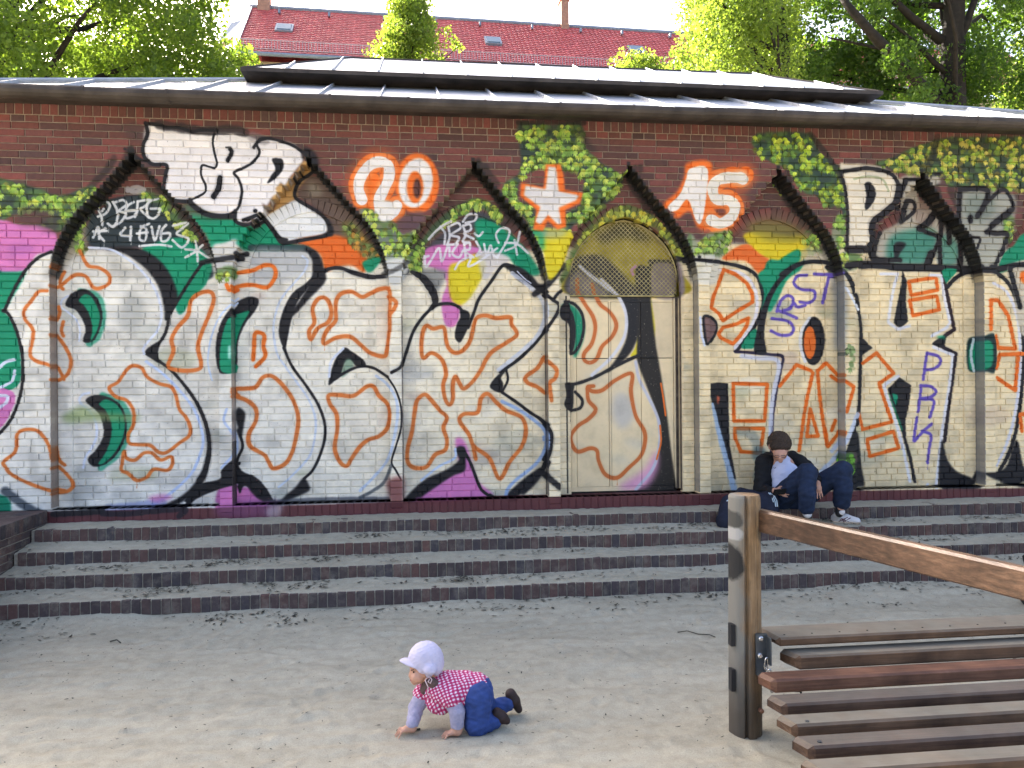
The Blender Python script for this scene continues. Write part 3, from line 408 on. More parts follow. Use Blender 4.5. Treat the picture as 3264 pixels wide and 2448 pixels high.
# ---------- door and grille
fill([(395,262),(1068,262),(1068,1440),(395,1440)],(228,206,166),1,.9,O=G_,smooth=False)
for k in range(26):
    u=random.uniform(420,1040); v=random.uniform(650,1400); s=random.uniform(30,90)
    fill([(u+s*math.cos(t),v+.4*s*math.sin(t+.6)) for t in np.linspace(0,6.28,7)[:-1]],random.choice([(200,190,170),(240,218,176),(186,186,184),(214,190,146)]),9,.35,O=G_)
fill([(680,840),(760,850),(800,960),(720,1050),(660,960)],(170,172,180),9,.6,O=G_)
fill([(455,0),(500,-55),(600,-140),(728,-200),(860,-140),(950,-60),(1004,10),(1050,120),(1066,255),(395,255),(410,100)],(168,150,34),1.5,O=G_)
fill([(560,-90),(640,-150),(728,-190),(820,-150),(910,-80),(850,-70),(728,-90),(640,-60)],(50,46,28),9,.85,O=G_)
fill([(395,255),(400,110),(450,30),(560,10),(640,40),(760,160),(830,262)],(52,50,52),4,O=G_); fill([(400,250),(410,150),(470,110),(600,200),(640,255)],(140,128,134),6,.8,O=G_); stroke([(470,80),(580,170),(700,255)],11,(200,200,210),2.5,O=G_)
fill([(905,70),(960,50),(1040,60),(1068,255),(900,255)],(132,118,120),3,O=G_); fill([(810,85),(885,80),(890,40),(1060,50),(1040,62),(905,72),(892,262),(815,262)],(36,34,36),2.5,O=G_); stroke([(805,80),(780,100),(790,130)],9,(190,130,160),2.5,O=G_)
fill([(810,265),(835,430),(838,590),(770,616),(800,560),(815,450),(800,320)],YL,1.2,O=G_); fill([(885,268),(900,330),(915,440),(905,500)],YL,2,O=G_)
fill([(690,262),(810,262),(828,380),(822,470),(790,560),(750,620),(680,682),(630,710),(700,610),(748,500),(745,380),(725,300)],K,1.6,O=G_)
fill([(815,262),(888,262),(905,420),(922,560),(952,730),(985,950),(1012,1180),(1045,1425),(780,1430),(865,1370),(930,1250),(948,1100),(930,960),(880,830),(830,700),(808,640)],(32,28,26),1.6,O=G_,smooth=False)
stroke([(832,605),(690,672),(560,740),(450,780),(385,785)],10,K,O=G_); fill([(372,778),(432,785),(430,830),(428,920),(402,942),(366,905),(380,845)],K,1.3,O=G_); stroke([(440,830),(482,878),(470,925),(410,942)],9,K,O=G_); stroke([(530,800),(545,795)],8,K,O=G_)
fill([(350,325),(390,305),(450,335),(492,410),(492,500),(450,615),(430,605),(440,500),(420,420),(380,350)],GR,3,O=G_); fill([(343,335),(372,300),(395,312),(430,370),(445,470),(430,580),(400,607),(395,560),(395,440),(345,392)],K,1.2,O=G_); stroke([(370,300),(430,305),(478,360),(492,440),(475,530),(440,590),(405,605)],9,K,O=G_)
for P in ([(455,160),(460,240),(500,310),(545,380),(560,450),(540,540),(495,600),(495,640),(530,656),(570,630),(600,560),(660,500),(685,430),(650,360),(590,310),(560,250),(545,190)],[(550,795),(515,800),(540,825),(600,820),(680,760),(776,722),(772,830),(800,970),(850,1060),(855,1130),(830,1210),(760,1280),(690,1340),(620,1320),(580,1240),(570,1180),(530,1165),(460,1185),(425,1150),(415,1090),(460,1030),(520,990),(562,935),(520,880),(512,810)]):
    stroke(P,OW,(196,104,48),1.8,O=G_)
stroke([(600,160),(680,240),(735,340),(745,440),(720,530),(650,630),(540,730)],10,(214,212,220),2,.9,O=G_); fill([(700,1400),(850,1290),(925,1180),(935,1280),(860,1400)],(220,150,190),8,.85,O=G_)
stroke([(800,650),(820,750),(870,850),(910,930),(940,1020),(940,1150),(900,1290),(800,1410)],9,(190,190,205),2,.9,O=G_); stroke([(950,780),(965,870),(978,970)],6,OR,1.8,O=G_); stroke([(945,1030),(950,1130),(925,1230)],6,OR,1.8,O=G_)
# plinth: dark red masonry paint, pink and black overspray
plin=[(-60,1636),(690,1619),(1000,1609),(1640,1586),(2600,1567),(3400,1553),(3400,1640),(2275,1640),(1000,1670),(-60,1700)]
fill(plin,(84,38,42),1,.92,smooth=False,mot=None)
for X0 in (690,1244,1745,2230,2680): pass
fill([(660,1490),(760,1490),(760,1680),(650,1680)],(0,0,0),0,0); stroke([(310,1548),(480,1540),(600,1530)],18,K,3,.9,O=E_); stroke([(600,1545),(760,1545),(900,1530),(1080,1520),(1050,1560)],18,(34,30,38),4,.85,O=E_)
fill([(1290,1500),(1620,1490),(1560,1560),(1300,1560)],(130,80,120),7,.6,O=E_); fill([(1570,1510),(1659,1490),(1640,1560),(1570,1560)],(170,160,165),5,.7,O=E_); fill([(2133,1300),(2140,1310),(2135,1320)],K,1,0)
def vline(X,z0,z1,w,c,op=.95,soft=1.):
    x0=int((X-w/2-TX0)*TR)-3; x1=int((X+w/2-TX0)*TR)+4; y0=int((z0-TZ0)*TR); y1=int((z1-TZ0)*TR); x0=max(0,x0)
    xx=np.arange(x0,x1)+.5; m=np.clip((w/2*TR-np.abs(xx-(X-TX0)*TR))/soft+.5,0,1)[None,:]*np.ones((y1-y0,1)); m*= (.75+.25*noise(y1-y0,x1-x0,9,int(X*50)+999))
    comp(m.astype(np.float32),y0,x0,col(c),op)
for X,c,z0,z1 in ((PIL[0]+PW,(104,84,72),.72,2.9),(PIL[1]+PW,(120,104,94),.72,2.5),(PIL[1]+PW,(30,28,30),.7,1.3),(PIL[2]+PW,(120,112,106),.72,2.5),(PIL[3]-PW,(52,50,54),.72,2.86),(PIL[4]-PW,(96,98,106),.72,2.86),(PIL[5]-PW,(104,112,124),.72,2.86),(PIL[6]-PW,(92,98,112),.72,2.86)):
    vline(X,z0,z1,.012,c,.62)
vline(1.495,.72,2.7,.016,(40,36,34)); vline(2.672,.72,2.75,.03,(52,44,42))
for O,x,y,L_ in ((A,770,1225,26),(A,1365,1395,20),(A,815,1215,34),(A,985,1340,18),(A,1160,1340,16),(A,780,1345,22),(A,1490,1500,14),(B,1500,1375,20),(B,1860,1470,22),(B,1650,1470,16),(E_,1095,705,14),(E_,800,1350,30),(E_,1185,1440,26),(F_,1220,535,34),(G_,402,942,40),(G_,1000,1340,50),(H_,935,456,30),(H_,1095,1245,26),(H_,240,505,20),(G_,1370,1345,24),(Dd,940,1430,30),(B,240,1370,30),(F_,430,552,22),(G_,690,1345,26)):
    u0,v0=O(x,y); c=tuple(int(q*255) for q in tex[tuple(np.clip([int(k) for k in (s2t([(u0,v0)])[1][0],s2t([(u0,v0)])[0][0])],0,[THt-1,TWd-1]))][:3]); stroke([(u0,v0),(u0+.6,v0+L_*.6),(u0,v0+L_*.8)],2.6,c,1.,.8,line=True,taper=(1,.6,1.1),halo=False)
for i in range(7):          # black paint and painted-in shade on the stepped reveals of the bay openings
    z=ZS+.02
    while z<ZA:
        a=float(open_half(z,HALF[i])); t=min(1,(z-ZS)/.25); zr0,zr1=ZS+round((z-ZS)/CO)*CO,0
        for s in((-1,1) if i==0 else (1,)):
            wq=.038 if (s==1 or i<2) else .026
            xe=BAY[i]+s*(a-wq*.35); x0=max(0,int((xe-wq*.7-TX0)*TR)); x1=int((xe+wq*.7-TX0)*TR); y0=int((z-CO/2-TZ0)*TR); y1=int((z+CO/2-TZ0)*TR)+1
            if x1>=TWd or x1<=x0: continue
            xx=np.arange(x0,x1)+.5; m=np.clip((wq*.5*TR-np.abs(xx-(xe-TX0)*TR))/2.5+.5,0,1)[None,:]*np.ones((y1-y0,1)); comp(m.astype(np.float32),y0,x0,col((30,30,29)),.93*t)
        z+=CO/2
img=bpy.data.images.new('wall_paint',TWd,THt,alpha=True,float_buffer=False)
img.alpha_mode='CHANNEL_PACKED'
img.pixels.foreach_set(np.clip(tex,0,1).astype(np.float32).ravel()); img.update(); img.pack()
# ================================================================ helpers
def tag(o,label=None,cat=None,group=None,kind=None):
    if label: o['label']=label
    if cat: o['category']=cat
    if group: o['group']=group
    if kind: o['kind']=kind
    return o
def empty(name,loc,label=None,cat_=None,group=None,parent=None,kind=None):
    o=bpy.data.objects.new(name,None); COL.objects.link(o); o.location=loc; o.empty_display_size=.2
    if parent: o.parent=parent; o.matrix_parent_inverse=Matrix.Translation(-parent.location)
    return tag(o,label,cat_,group,kind)
def mobj(name,verts,faces,m,parent=None,kind=None,smooth=False,loc=None,attr=None):
    me=bpy.data.meshes.new(name)
    verts=np.asarray(verts,np.float64)
    if loc is not None: verts=verts-np.asarray(loc)
    me.from_pydata([tuple(v) for v in verts],[],[tuple(f) for f in faces]); me.update()
    if attr is not None:
        a=me.attributes.new('brand','FLOAT','POINT'); a.data.foreach_set('value',np.asarray(attr,np.float32))
    me.materials.append(m)
    if smooth: me.polygons.foreach_set('use_smooth',[True]*len(me.polygons))
    o=bpy.data.objects.new(name,me); COL.objects.link(o)
    if loc is not None: o.location=loc
    if parent: o.parent=parent; o.matrix_parent_inverse=Matrix.Translation([-c for c in wloc(parent)])
    if kind: o['kind']=kind
    return o
def wloc(o):
    return Vector(o.location)
def inst(name,me,loc,parent,rot=(0,0,0),kind=None):
    o=bpy.data.objects.new(name,me); COL.objects.link(o); o.location=loc; o.rotation_euler=rot
    if parent: o.parent=parent; o.matrix_parent_inverse=Matrix.Translation([-c for c in wloc(parent)])
    if kind: o['kind']=kind
    return o
class MB:
    def __init__(s): s.v=[]; s.f=[]; s.a=[]
    def add(s,v,f,a=0.):
        n=len(s.v); s.v+= [tuple(p) for p in v]; s.f+=[tuple(i+n for i in q) for q in f]; s.a+=[a]*len(v)
    def box(s,x0,x1,y0,y1,z0,z1,a=0.):
        s.add([(x0,y0,z0),(x1,y0,z0),(x1,y1,z0),(x0,y1,z0),(x0,y0,z1),(x1,y0,z1),(x1,y1,z1),(x0,y1,z1)],
              [(0,3,2,1),(4,5,6,7),(0,1,5,4),(1,2,6,5),(2,3,7,6),(3,0,4,7)],a)
    def tube(s,P,r,n=8,a=0.,cap=True):
        P=[Vector(p) for p in P]; R=r if hasattr(r,'__len__') else [r]*len(P); base=len(s.v); up=Vector((0,0,1)); prev=None
        for i,p in enumerate(P):
            t=(P[min(i+1,len(P)-1)]-P[max(i-1,0)]).normalized()
            if prev is None: q=t.cross(up if abs(t.z)<.9 else Vector((1,0,0))).normalized()
            else: q=(prev-t*prev.dot(t)).normalized()
            prev=q; w=t.cross(q)
            for k in range(n):
                an=2*math.pi*k/n; s.v.append(tuple(p+(q*math.cos(an)+w*math.sin(an))*R[i])); s.a.append(a)
        for i in range(len(P)-1):
            for k in range(n):
                s.f.append((base+i*n+k,base+i*n+(k+1)%n,base+(i+1)*n+(k+1)%n,base+(i+1)*n+k))
        if cap:
            s.f.append(tuple(base+k for k in range(n))[::-1]); s.f.append(tuple(base+(len(P)-1)*n+k for k in range(n)))
    def obj(s,name,m,parent=None,kind=None,smooth=False,loc=None,attr=False):
        return mobj(name,s.v,s.f,m,parent,kind,smooth,loc,s.a if attr else None)
def brick_faces(w,h,d,c=.0035,lean=0.):
    # front face at y=0 towards -y, chamfered; centred on x,z
    a,b=w/2,h/2
    v=[(-a+c,0,-b+c),(a-c,0,-b+c),(a-c,0,b-c),(-a+c,0,b-c),(-a,c,-b),(a,c,-b),(a,c,b),(-a,c,b),(-a,d,-b),(a,d,-b),(a,d,b),(-a,d,b)]
    f=[(0,1,2,3),(0,4,5,1),(1,5,6,2),(2,6,7,3),(3,7,4,0),(4,8,9,5),(5,9,10,6),(6,10,11,7),(7,11,8,4)]
    return v,f
# ---------------------------------------------------------------- materials
def mat(name): 
    m=bpy.data.materials.new(name); m.use_nodes=True; n=m.node_tree; b=n.nodes['Principled BSDF']; b.inputs['Specular IOR Level'].default_value=.3; return m,n,b
def N(n,t,**k):
    x=n.nodes.new(t)
    for a,v in k.items(): setattr(x,a,v)
    return x
def noise_n(n,vec,scale,detail=4,rough=.55,dist=0):
    x=N(n,'ShaderNodeTexNoise'); x.inputs['Scale'].default_value=scale; x.inputs['Detail'].default_value=detail; x.inputs['Roughness'].default_value=rough; x.inputs['Distortion'].default_value=dist
    if vec is not None: n.links.new(vec,x.inputs['Vector'])
    return x
def ramp(n,fac,stops,interp='LINEAR'):
    x=N(n,'ShaderNodeValToRGB'); e=x.color_ramp; e.interpolation=interp
    while len(e.elements)<len(stops): e.elements.new(.5)
    for i,(p,c) in enumerate(stops):
        e.elements[i].position=p; e.elements[i].color=(*c,1) if len(c)==3 else c
    n.links.new(fac,x.inputs[0]); return x
def mixc(n,fac,a,b,mode='MIX'):
    x=N(n,'ShaderNodeMix',data_type='RGBA',blend_type=mode)
    for s,v in((0,fac),(6,a),(7,b)):
        if hasattr(v,'is_output'): n.links.new(v,x.inputs[s])
        elif s==0: x.inputs[0].default_value=v
        else: x.inputs[s].default_value=(*v,1)
    return x.outputs[2]
def math_n(n,op,a,b=None,clamp=False):
    x=N(n,'ShaderNodeMath',operation=op,use_clamp=clamp)
    for i,v in enumerate((a,b)):
        if v is None: continue
        if hasattr(v,'is_output'): n.links.new(v,x.inputs[i])
        else: x.inputs[i].default_value=v
    return x.outputs[0]
def bump(n,b,h,s=.3,d=.01):
    x=N(n,'ShaderNodeBump'); x.inputs['Strength'].default_value=s; x.inputs['Distance'].default_value=d; n.links.new(h,x.inputs['Height']); n.links.new(x.outputs[0],b.inputs['Normal']); return x
def simple(name,c,rough=.7,metal=0,var=.15,scale=12,bs=.2,bd=.004,spec=None,coord='Object',sheen=0):
    m,n,b=mat(name); tc=N(n,'ShaderNodeTexCoord'); v=tc.outputs[coord]
    ns=noise_n(n,v,scale,5); lo=tuple(x*(1-var) for x in c); hi=tuple(min(1,x*(1+var)) for x in c)
    r=ramp(n,ns.outputs[0],[(.3,lo),(.7,hi)]); n.links.new(r.outputs[0],b.inputs['Base Color'])
    b.inputs['Roughness'].default_value=rough; b.inputs['Metallic'].default_value=metal
    if spec is not None: b.inputs['Specular IOR Level'].default_value=spec
    if sheen: b.inputs['Sheen Weight'].default_value=sheen
    n2=noise_n(n,v,scale*6,4); bump(n,b,n2.outputs[0],bs,bd); return m
wall_ref=None
def painted(name,base_fn,rough=.62,bs=.35):
    m,n,b=mat(name); tc=N(n,'ShaderNodeTexCoord'); geo=N(n,'ShaderNodeNewGeometry')
    pos=geo.outputs['Position']; sp=N(n,'ShaderNodeSeparateXYZ'); n.links.new(pos,sp.inputs[0])
    u=math_n(n,'MULTIPLY',math_n(n,'SUBTRACT',sp.outputs[0],TX0),1/(TX1-TX0)); v=math_n(n,'MULTIPLY',math_n(n,'SUBTRACT',sp.outputs[2],TZ0),1/(TZ1-TZ0))
    cb=N(n,'ShaderNodeCombineXYZ'); n.links.new(u,cb.inputs[0]); n.links.new(v,cb.inputs[1])
    im=N(n,'ShaderNodeTexImage'); im.image=img; im.extension='EXTEND'; n.links.new(cb.outputs[0],im.inputs[0])
    base=base_fn(n,pos)
    chip=noise_n(n,pos,55,6,.7); ck=ramp(n,chip.outputs[0],[(.30,(0,0,0)),(.37,(1,1,1))]); fac=math_n(n,'MULTIPLY',im.outputs[1],ck.outputs[0])
    blot=noise_n(n,pos,7,6,.65); bl=ramp(n,blot.outputs[0],[(.3,(.86,.86,.86)),(.55,(1,1,1)),(.8,(1.05,1.04,1.02))])
    att=N(n,'ShaderNodeAttribute',attribute_name='brand'); oi=N(n,'ShaderNodeObjectInfo')
    rnd=math_n(n,'FRACT',math_n(n,'ADD',math_n(n,'MULTIPLY',att.outputs['Fac'],1.),math_n(n,'MULTIPLY',oi.outputs['Random'],1.)))
    rv=ramp(n,rnd,[(0,(.86,.86,.87)),(.5,(.97,.97,.96)),(1,(1.04,1.03,1.0))])
    pc=mixc(n,1.,mixc(n,1.,im.outputs[0],bl.outputs[0],'MULTIPLY'),rv.outputs[0],'MULTIPLY')
    n.links.new(mixc(n,fac,base(rnd) if callable(base) else base,pc),b.inputs['Base Color'])
    rr=N(n,'ShaderNodeMapRange'); rr.inputs['To Min'].default_value=.85; rr.inputs['To Max'].default_value=rough; n.links.new(fac,rr.inputs['Value']); n.links.new(rr.outputs[0],b.inputs['Roughness'])
    g=noise_n(n,pos,140,4,.6); g2=noise_n(n,pos,26,4,.6); hsum=math_n(n,'ADD',math_n(n,'MULTIPLY',g.outputs[0],.5),g2.outputs[0]); bump(n,b,hsum,bs,.004)
    return m
def brick_base(stops):
    def fn(n,pos):
        def g(rnd):
            r=ramp(n,rnd,stops); ns=noise_n(n,pos,30,5,.7); k=ramp(n,ns.outputs[0],[(.25,(.72,.72,.74)),(.6,(1.05,1.02,1.0)),(.85,(1.25,1.2,1.15))])
            return mixc(n,1.,r.outputs[0],k.outputs[0],'MULTIPLY')
        return g
    return fn
M_brick=painted('painted_brick',brick_base([(0,(.070,.040,.038)),(.18,(.125,.052,.043)),(.36,(.165,.058,.048)),(.5,(.090,.052,.050)),(.66,(.11,.048,.042)),(.84,(.21,.065,.056)),(1,(.10,.058,.054))]))
M_mortar=painted('painted_mortar',lambda n,pos: ramp(n,noise_n(n,pos,20).outputs[0],[(.3,(.24,.18,.14)),(.7,(.36,.29,.23))]).outputs[0],.75,.5)
M_step=None
def step_brick():
    m,n,b=mat('step_brick'); geo=N(n,'ShaderNodeNewGeometry'); pos=geo.outputs['Position']
    oi=N(n,'ShaderNodeObjectInfo'); r=ramp(n,oi.outputs['Random'],[(0,(.050,.042,.044)),(.2,(.090,.058,.052)),(.4,(.060,.052,.056)),(.6,(.105,.060,.052)),(.8,(.070,.054,.052)),(1,(.12,.064,.054))])
    ns=noise_n(n,pos,24,6,.7); k=ramp(n,ns.outputs[0],[(.25,(.7,.7,.7)),(.6,(1.05,1.05,1.05)),(.8,(1.5,1.5,1.45))])
    d=noise_n(n,pos,9,6,.7); dk=ramp(n,d.outputs[0],[(.5,(0,0,0)),(.72,(.5,.5,.5))])
    n.links.new(mixc(n,dk.outputs[0],mixc(n,1.,r.outputs[0],k.outputs[0],'MULTIPLY'),(.26,.225,.18)),b.inputs['Base Color']); b.inputs['Roughness'].default_value=.85
    bump(n,b,noise_n(n,pos,90,5).outputs[0],.5,.004); return m
M_step=step_brick()
M_joint=simple('sandy_joint',(.24,.21,.17),.95,0,.2,30)
def sand_mat():
    m,n,b=mat('sand'); geo=N(n,'ShaderNodeNewGeometry'); pos=geo.outputs['Position']
    mp=N(n,'ShaderNodeMapping'); mp.inputs['Scale'].default_value=(.35,1.6,1); n.links.new(pos,mp.inputs[0])
    a=noise_n(n,mp.outputs[0],1.6,7,.6,.4); b2=noise_n(n,pos,160,3,.7); c=noise_n(n,pos,11,6,.65)
    r=ramp(n,a.outputs[0],[(.3,(.335,.308,.236)),(.55,(.392,.363,.282)),(.75,(.45,.418,.328))]); r2=ramp(n,c.outputs[0],[(.3,(.84,.83,.81)),(.6,(1.03,1.03,1.02))]); r3=ramp(n,b2.outputs[0],[(.25,(.72,.72,.72)),(.5,(1,1,1)),(.8,(1.22,1.2,1.16))])
    n.links.new(mixc(n,1.,mixc(n,1.,r.outputs[0],r2.outputs[0],'MULTIPLY'),r3.outputs[0],'MULTIPLY'),b.inputs['Base Color']); b.inputs['Roughness'].default_value=.95; b.inputs['Specular IOR Level'].default_value=.2
    h=math_n(n,'ADD',math_n(n,'MULTIPLY',b2.outputs[0],.25),c.outputs[0]); bump(n,b,h,.55,.02); return m
M_sand=sand_mat()
def zinc_mat():
    m,n,b=mat('zinc_sheet'); geo=N(n,'ShaderNodeNewGeometry'); pos=geo.outputs['Position']; oi=N(n,'ShaderNodeObjectInfo')
    mp=N(n,'ShaderNodeMapping'); mp.inputs['Scale'].default_value=(1,3,1); n.links.new(pos,mp.inputs[0])
    a=noise_n(n,mp.outputs[0],4,7,.65); r=ramp(n,a.outputs[0],[(.3,(.30,.32,.35)),(.6,(.42,.44,.47)),(.8,(.50,.52,.54))]); rv=ramp(n,oi.outputs['Random'],[(0,(.85,.85,.86)),(1,(1.06,1.06,1.05))])
    n.links.new(mixc(n,1.,r.outputs[0],rv.outputs[0],'MULTIPLY'),b.inputs['Base Color']); b.inputs['Metallic'].default_value=.3
    rr=ramp(n,a.outputs[0],[(.3,(.34,.34,.34)),(.7,(.5,.5,.5))]); n.links.new(rr.outputs[0],b.inputs['Roughness']); bump(n,b,noise_n(n,pos,6,4).outputs[0],.12,.01); return m
M_zinc=zinc_mat()
M_gutter=simple('weathered_gutter',(.055,.044,.037),.65,.15,.45,5,.3,.004,coord='Object')
M_louver=simple('dark_clerestory_panel',(.022,.020,.024),.7,0,.3,6)
M_dark=simple('dark_void',(.012,.012,.013),.9)
M_pier=simple('clerestory_brick',(.15,.062,.045),.85,0,.3,18)
# ================================================================ the brick building
bld=empty('brick_pavilion',(2.,2.5,0),'long low brick building covered in graffiti, with pointed arch bays and a sheet-metal roof','building')
XL,XR=-5.3,9.2
wm=MB()      # mortar faces
bricks=[]    # (xc,zc,w,h,yf,rnd)
def run(x0,x1,zc,yf,h,mode='mix',rr=random):
    x=x0; first=True
    if x1-x0<.03: return
    L=x1-x0
    if L<.15: bricks.append(((x0+x1)/2,zc,L,h,yf,rr.random())); return
    if first and mode=='mix' and L>.6:
        w=rr.choice([.06,.115,.17,.23]); bricks.append((x+w/2,zc,w,h,yf,rr.random())); x+=w+.01
    while x<x1-.02:
        w=.23 if (mode=='mix' and rr.random()>.22) else .11
        if mode=='head': w=.11
        if x+w>x1-.03: w=x1-x
        bricks.append((x+w/2,zc,w,h,yf,rr.random())); x+=w+.01
rb=random.Random(5); BH=CO-.0095
RW=.135
def ring_in(z,i):      # inner half width of the ring at height z (extrados minus ring)
    h=HALF[i]; zs=ZS; rise=.79; R=(h*h+rise*rise)/(2*h)
    if z<=zs: return h-RW
    r=R-RW; q=r*r-(z-zs)**2
    return max(0,math.sqrt(q)-(R-h)) if q>0 else 0
def course(z0,h,mode='mix'):
    zc=z0+h/2; yf=float(front_y(zc))
    iv=[]; x=XL
    for i in range(7):
        a=float(open_half(zc,HALF[i]))
        if a>0:
            iv.append((x,BAY[i]-a)); x=BAY[i]+a
            # infill in the bay
            if i==3:
                ai=None
            if i==3 and zc<3.66: 
                for q0,q1 in((BAY[i]-a-.02,BAY[i]-ring_in(zc,3)-.02),(BAY[i]+ring_in(zc,3)+.02,BAY[i]+a+.02)): wm.box(q0,q1,REC+.021,REC+.05,z0,z0+h)
            else: wm.box(BAY[i]-a-.02,BAY[i]+a+.02,REC+.021,REC+.05,z0,z0+h)
    iv.append((x,XR))
    for a,b in iv:
        wm.box(a+.002,b-.002,yf+.012,REC+.08,z0,z0+h)
        run(a,b,zc,yf,h-.0095,mode,rb)
z=ZB; nz=0
while z<4.225:
    course(z,CO); z+=CO; nz+=1
ztop=z
# header row and soldier row under the eaves
zc=ztop+CO/2; wm.box(XL,XR,-PRJ+.007,REC+.08,ztop,ztop+CO+.13)
x=XL
while x<XR: bricks.append((x+.055,zc,.11,BH,-PRJ,rb.random())); x+=.12
x=XL
while x<XR: bricks.append((x+.033,ztop+CO+.062,.0655,.115,-PRJ,rb.random())); x+=.0745
# arch rings and infill
vous=MB()
for i in range(7):
    h=HALF[i]; c=BAY[i]; rise=.79; R=(h*h+rise*rise)/(2*h)
    z=ZB; 
    while z<ZS-.001:
        for s in(-1,1):
            v,f=brick_faces(RW-.008,CO-.0095,.06); vous.add([(p[0]+c+s*(h-RW/2),p[1]+REC-.006+rb.uniform(-.002,.002),p[2]+z+CO/2) for p in v],f,rb.random())
        z+=CO
    amax=math.acos((R-h)/R) if R>h else math.pi/2; amax=math.asin(min(1,rise/R)); n=int(R*amax/CO)
    for k in range(n):
        a=(k+.5)/n*amax
        for s in(-1,1):
            v,f=brick_faces(RW-.008,R*amax/n-.0095,.06)
            ca,sa=math.cos(a),math.sin(a); rm=R-RW/2
            P=[]
            for p in v:
                lx=rm+p[0]; lz=p[2]
                X=lx*ca-lz*sa; Zz=lx*sa+lz*ca
                P.append((c+s*(X-(R-h)),p[1]+REC-.006,ZS+Zz))
            if s<0: f=[q[::-1] for q in f]
            vous.add(P,f,rb.random())
    wm.box(c-h-.01,c-h+RW,REC+.002,REC+.05,ZB,ZS); wm.box(c+h-RW,c+h+.01,REC+.002,REC+.05,ZB,ZS)
    # infill brickwork in the bay (behind the ring), door bay only above the arch
    zz=ZB
    while zz<ZA:
        a=float(open_half(zz+CO/2,h))
        if a<.03: break
        if i==3:
            ri=ring_in(zz+CO/2,3)
            if zz<ZS+.79-.12:
                for s in(-1,1):
                    xa,xb=sorted((c+s*(ri+.05),c+s*a)); 
                    if xb-xa>.02: run(xa,xb,zz+CO/2,REC+.010,BH,'head',rb)
                zz+=CO; continue
        run(c-a,c+a,zz+CO/2,REC+.010,BH,'mix',rb); zz+=CO
# remove mortar behind door: handled by the door standing in front
# choose the 300 bricks that show largest
def scr(b):
    P=np.array([b[0],b[4],b[1]]); d=P-CAMP; zz=d@FW; u=CU+CF*(d@RT)/zz
    if u<-40 or u>3310: return 0
    return min(b[2],.231)*b[3]/zz**2
order=sorted(range(len(bricks)),key=lambda k:-scr(bricks[k]))
top=set(order[:300]); bw=MB(); shared={}
wall=wm.obj('wall',M_mortar,bld)
for k,b in enumerate(bricks):
    jy=rb.uniform(-.0018,.0018)
    if k in top:
        key=(round(b[2],3),round(b[3],3))
        if key not in shared:
            v,f=brick_faces(b[2],b[3],.08); me=bpy.data.meshes.new('brick'); me.from_pydata(v,[],f); me.materials.append(M_brick); shared[key]=me
        o=inst('brick',shared[key],(b[0],b[4]+jy,b[1]),None,(rb.uniform(-.01,.01),0,rb.uniform(-.006,.006))); o.parent=wall
    else:
        v,f=brick_faces(b[2],b[3],.08); r1,r2=rb.uniform(-.02,.02),rb.uniform(-.008,.008)
        bw.add([(p[0]+b[0],p[1]+b[4]+jy+p[2]*r1+p[0]*r2,p[2]+b[1]) for p in v],f,b[5])
for q in range(1): bw.obj('brickwork',M_brick,wall,'stuff',attr=True); vous.obj('arch_brickwork',M_brick,wall,'stuff',attr=True)
# plinth course between the pillars (dark red painted bricks on edge)
plm=MB(); plm.box(XL,XR,.006,.3,.45,ZB-.004); x=-3.36
plb=MB()
while x<XR:
    v,f=brick_faces(.0655,.128,.16,.004); plb.add([(p[0]+x+.033,p[1],p[2]+.632) for p in v],f,rb.random()); x+=.0745
plm.obj('plinth_core',M_mortar,wall); plb.obj('plinth_brickwork',M_brick,wall,'stuff',attr=True)
# pillar feet
pf=MB()
for p in PIL[1:]:
    for zz in(.575,.64):
        v,f=brick_faces(.118,.058,.1); pf.add([(q[0]+p,q[1]-.006,q[2]+zz+.028) for q in v],f,rb.random())
pf.obj('pillar_foot_brickwork',M_brick,wall,'stuff',attr=True)
# building core
core=MB(); core.box(XL,1.45,REC+.05,5.2,.0,4.41); core.box(2.77,XR,REC+.05,5.2,.0,4.41); core.box(1.45,2.77,.42,5.2,.0,4.41); core.box(1.45,2.77,REC+.05,.42,3.66,4.41); core.box(1.45,2.77,REC+.0,.42,.5,ZB-.01)
core.obj('masonry_core',M_mortar,wall)
# ---------------------------------------------------------------- door with arched grille
M_door=painted('painted_steel_door',lambda n,pos: ramp(n,noise_n(n,pos,6).outputs[0],[(.3,(.50,.42,.32)),(.7,(.58,.50,.38))]).outputs[0],.5,.06)
M_dframe=simple('door_gap',(.03,.028,.028),.6); M_hinge=simple('hinge_steel',(.45,.40,.33),.45,.4)
M_wire=simple('grille_wire',(.40,.33,.15),.6,.1,.4,9)
DX0,DX1=1.507,2.645; DZ0,DZ1=.715,2.70; YD=.235
dr=empty('door',(2.076,YD,DZ0),parent=bld)
fr=MB(); fr.box(DX0-.025,DX1+.03,YD+.05,YD+.09,DZ0-.02,3.6); fr.obj('door_back',M_dframe,dr)
cols=[(405,438),(441,628),(631,642),(645,818),(821,1008),(1011,1060)]
ue=lambda x,y:onY(*G_(x,y),YD)
for a,b in cols:
    xa=float(ue(a,900)[0]); xb=float(ue(b,900)[0])
    if b-a<60: m_=MB(); m_.box(xa,xb,YD,YD+.05,DZ0+.015,DZ1); m_.obj('door_stile',M_door,dr)
    else:
        zm=float(ue(700,630)[2]); m_=MB(); m_.box(xa,xb,YD+.004,YD+.05,DZ0+.05,zm-.004); m_.obj('door_panel',M_door,dr); m_=MB(); m_.box(xa,xb,YD+.004,YD+.05,zm+.004,DZ1-.05); m_.obj('door_panel',M_door,dr)
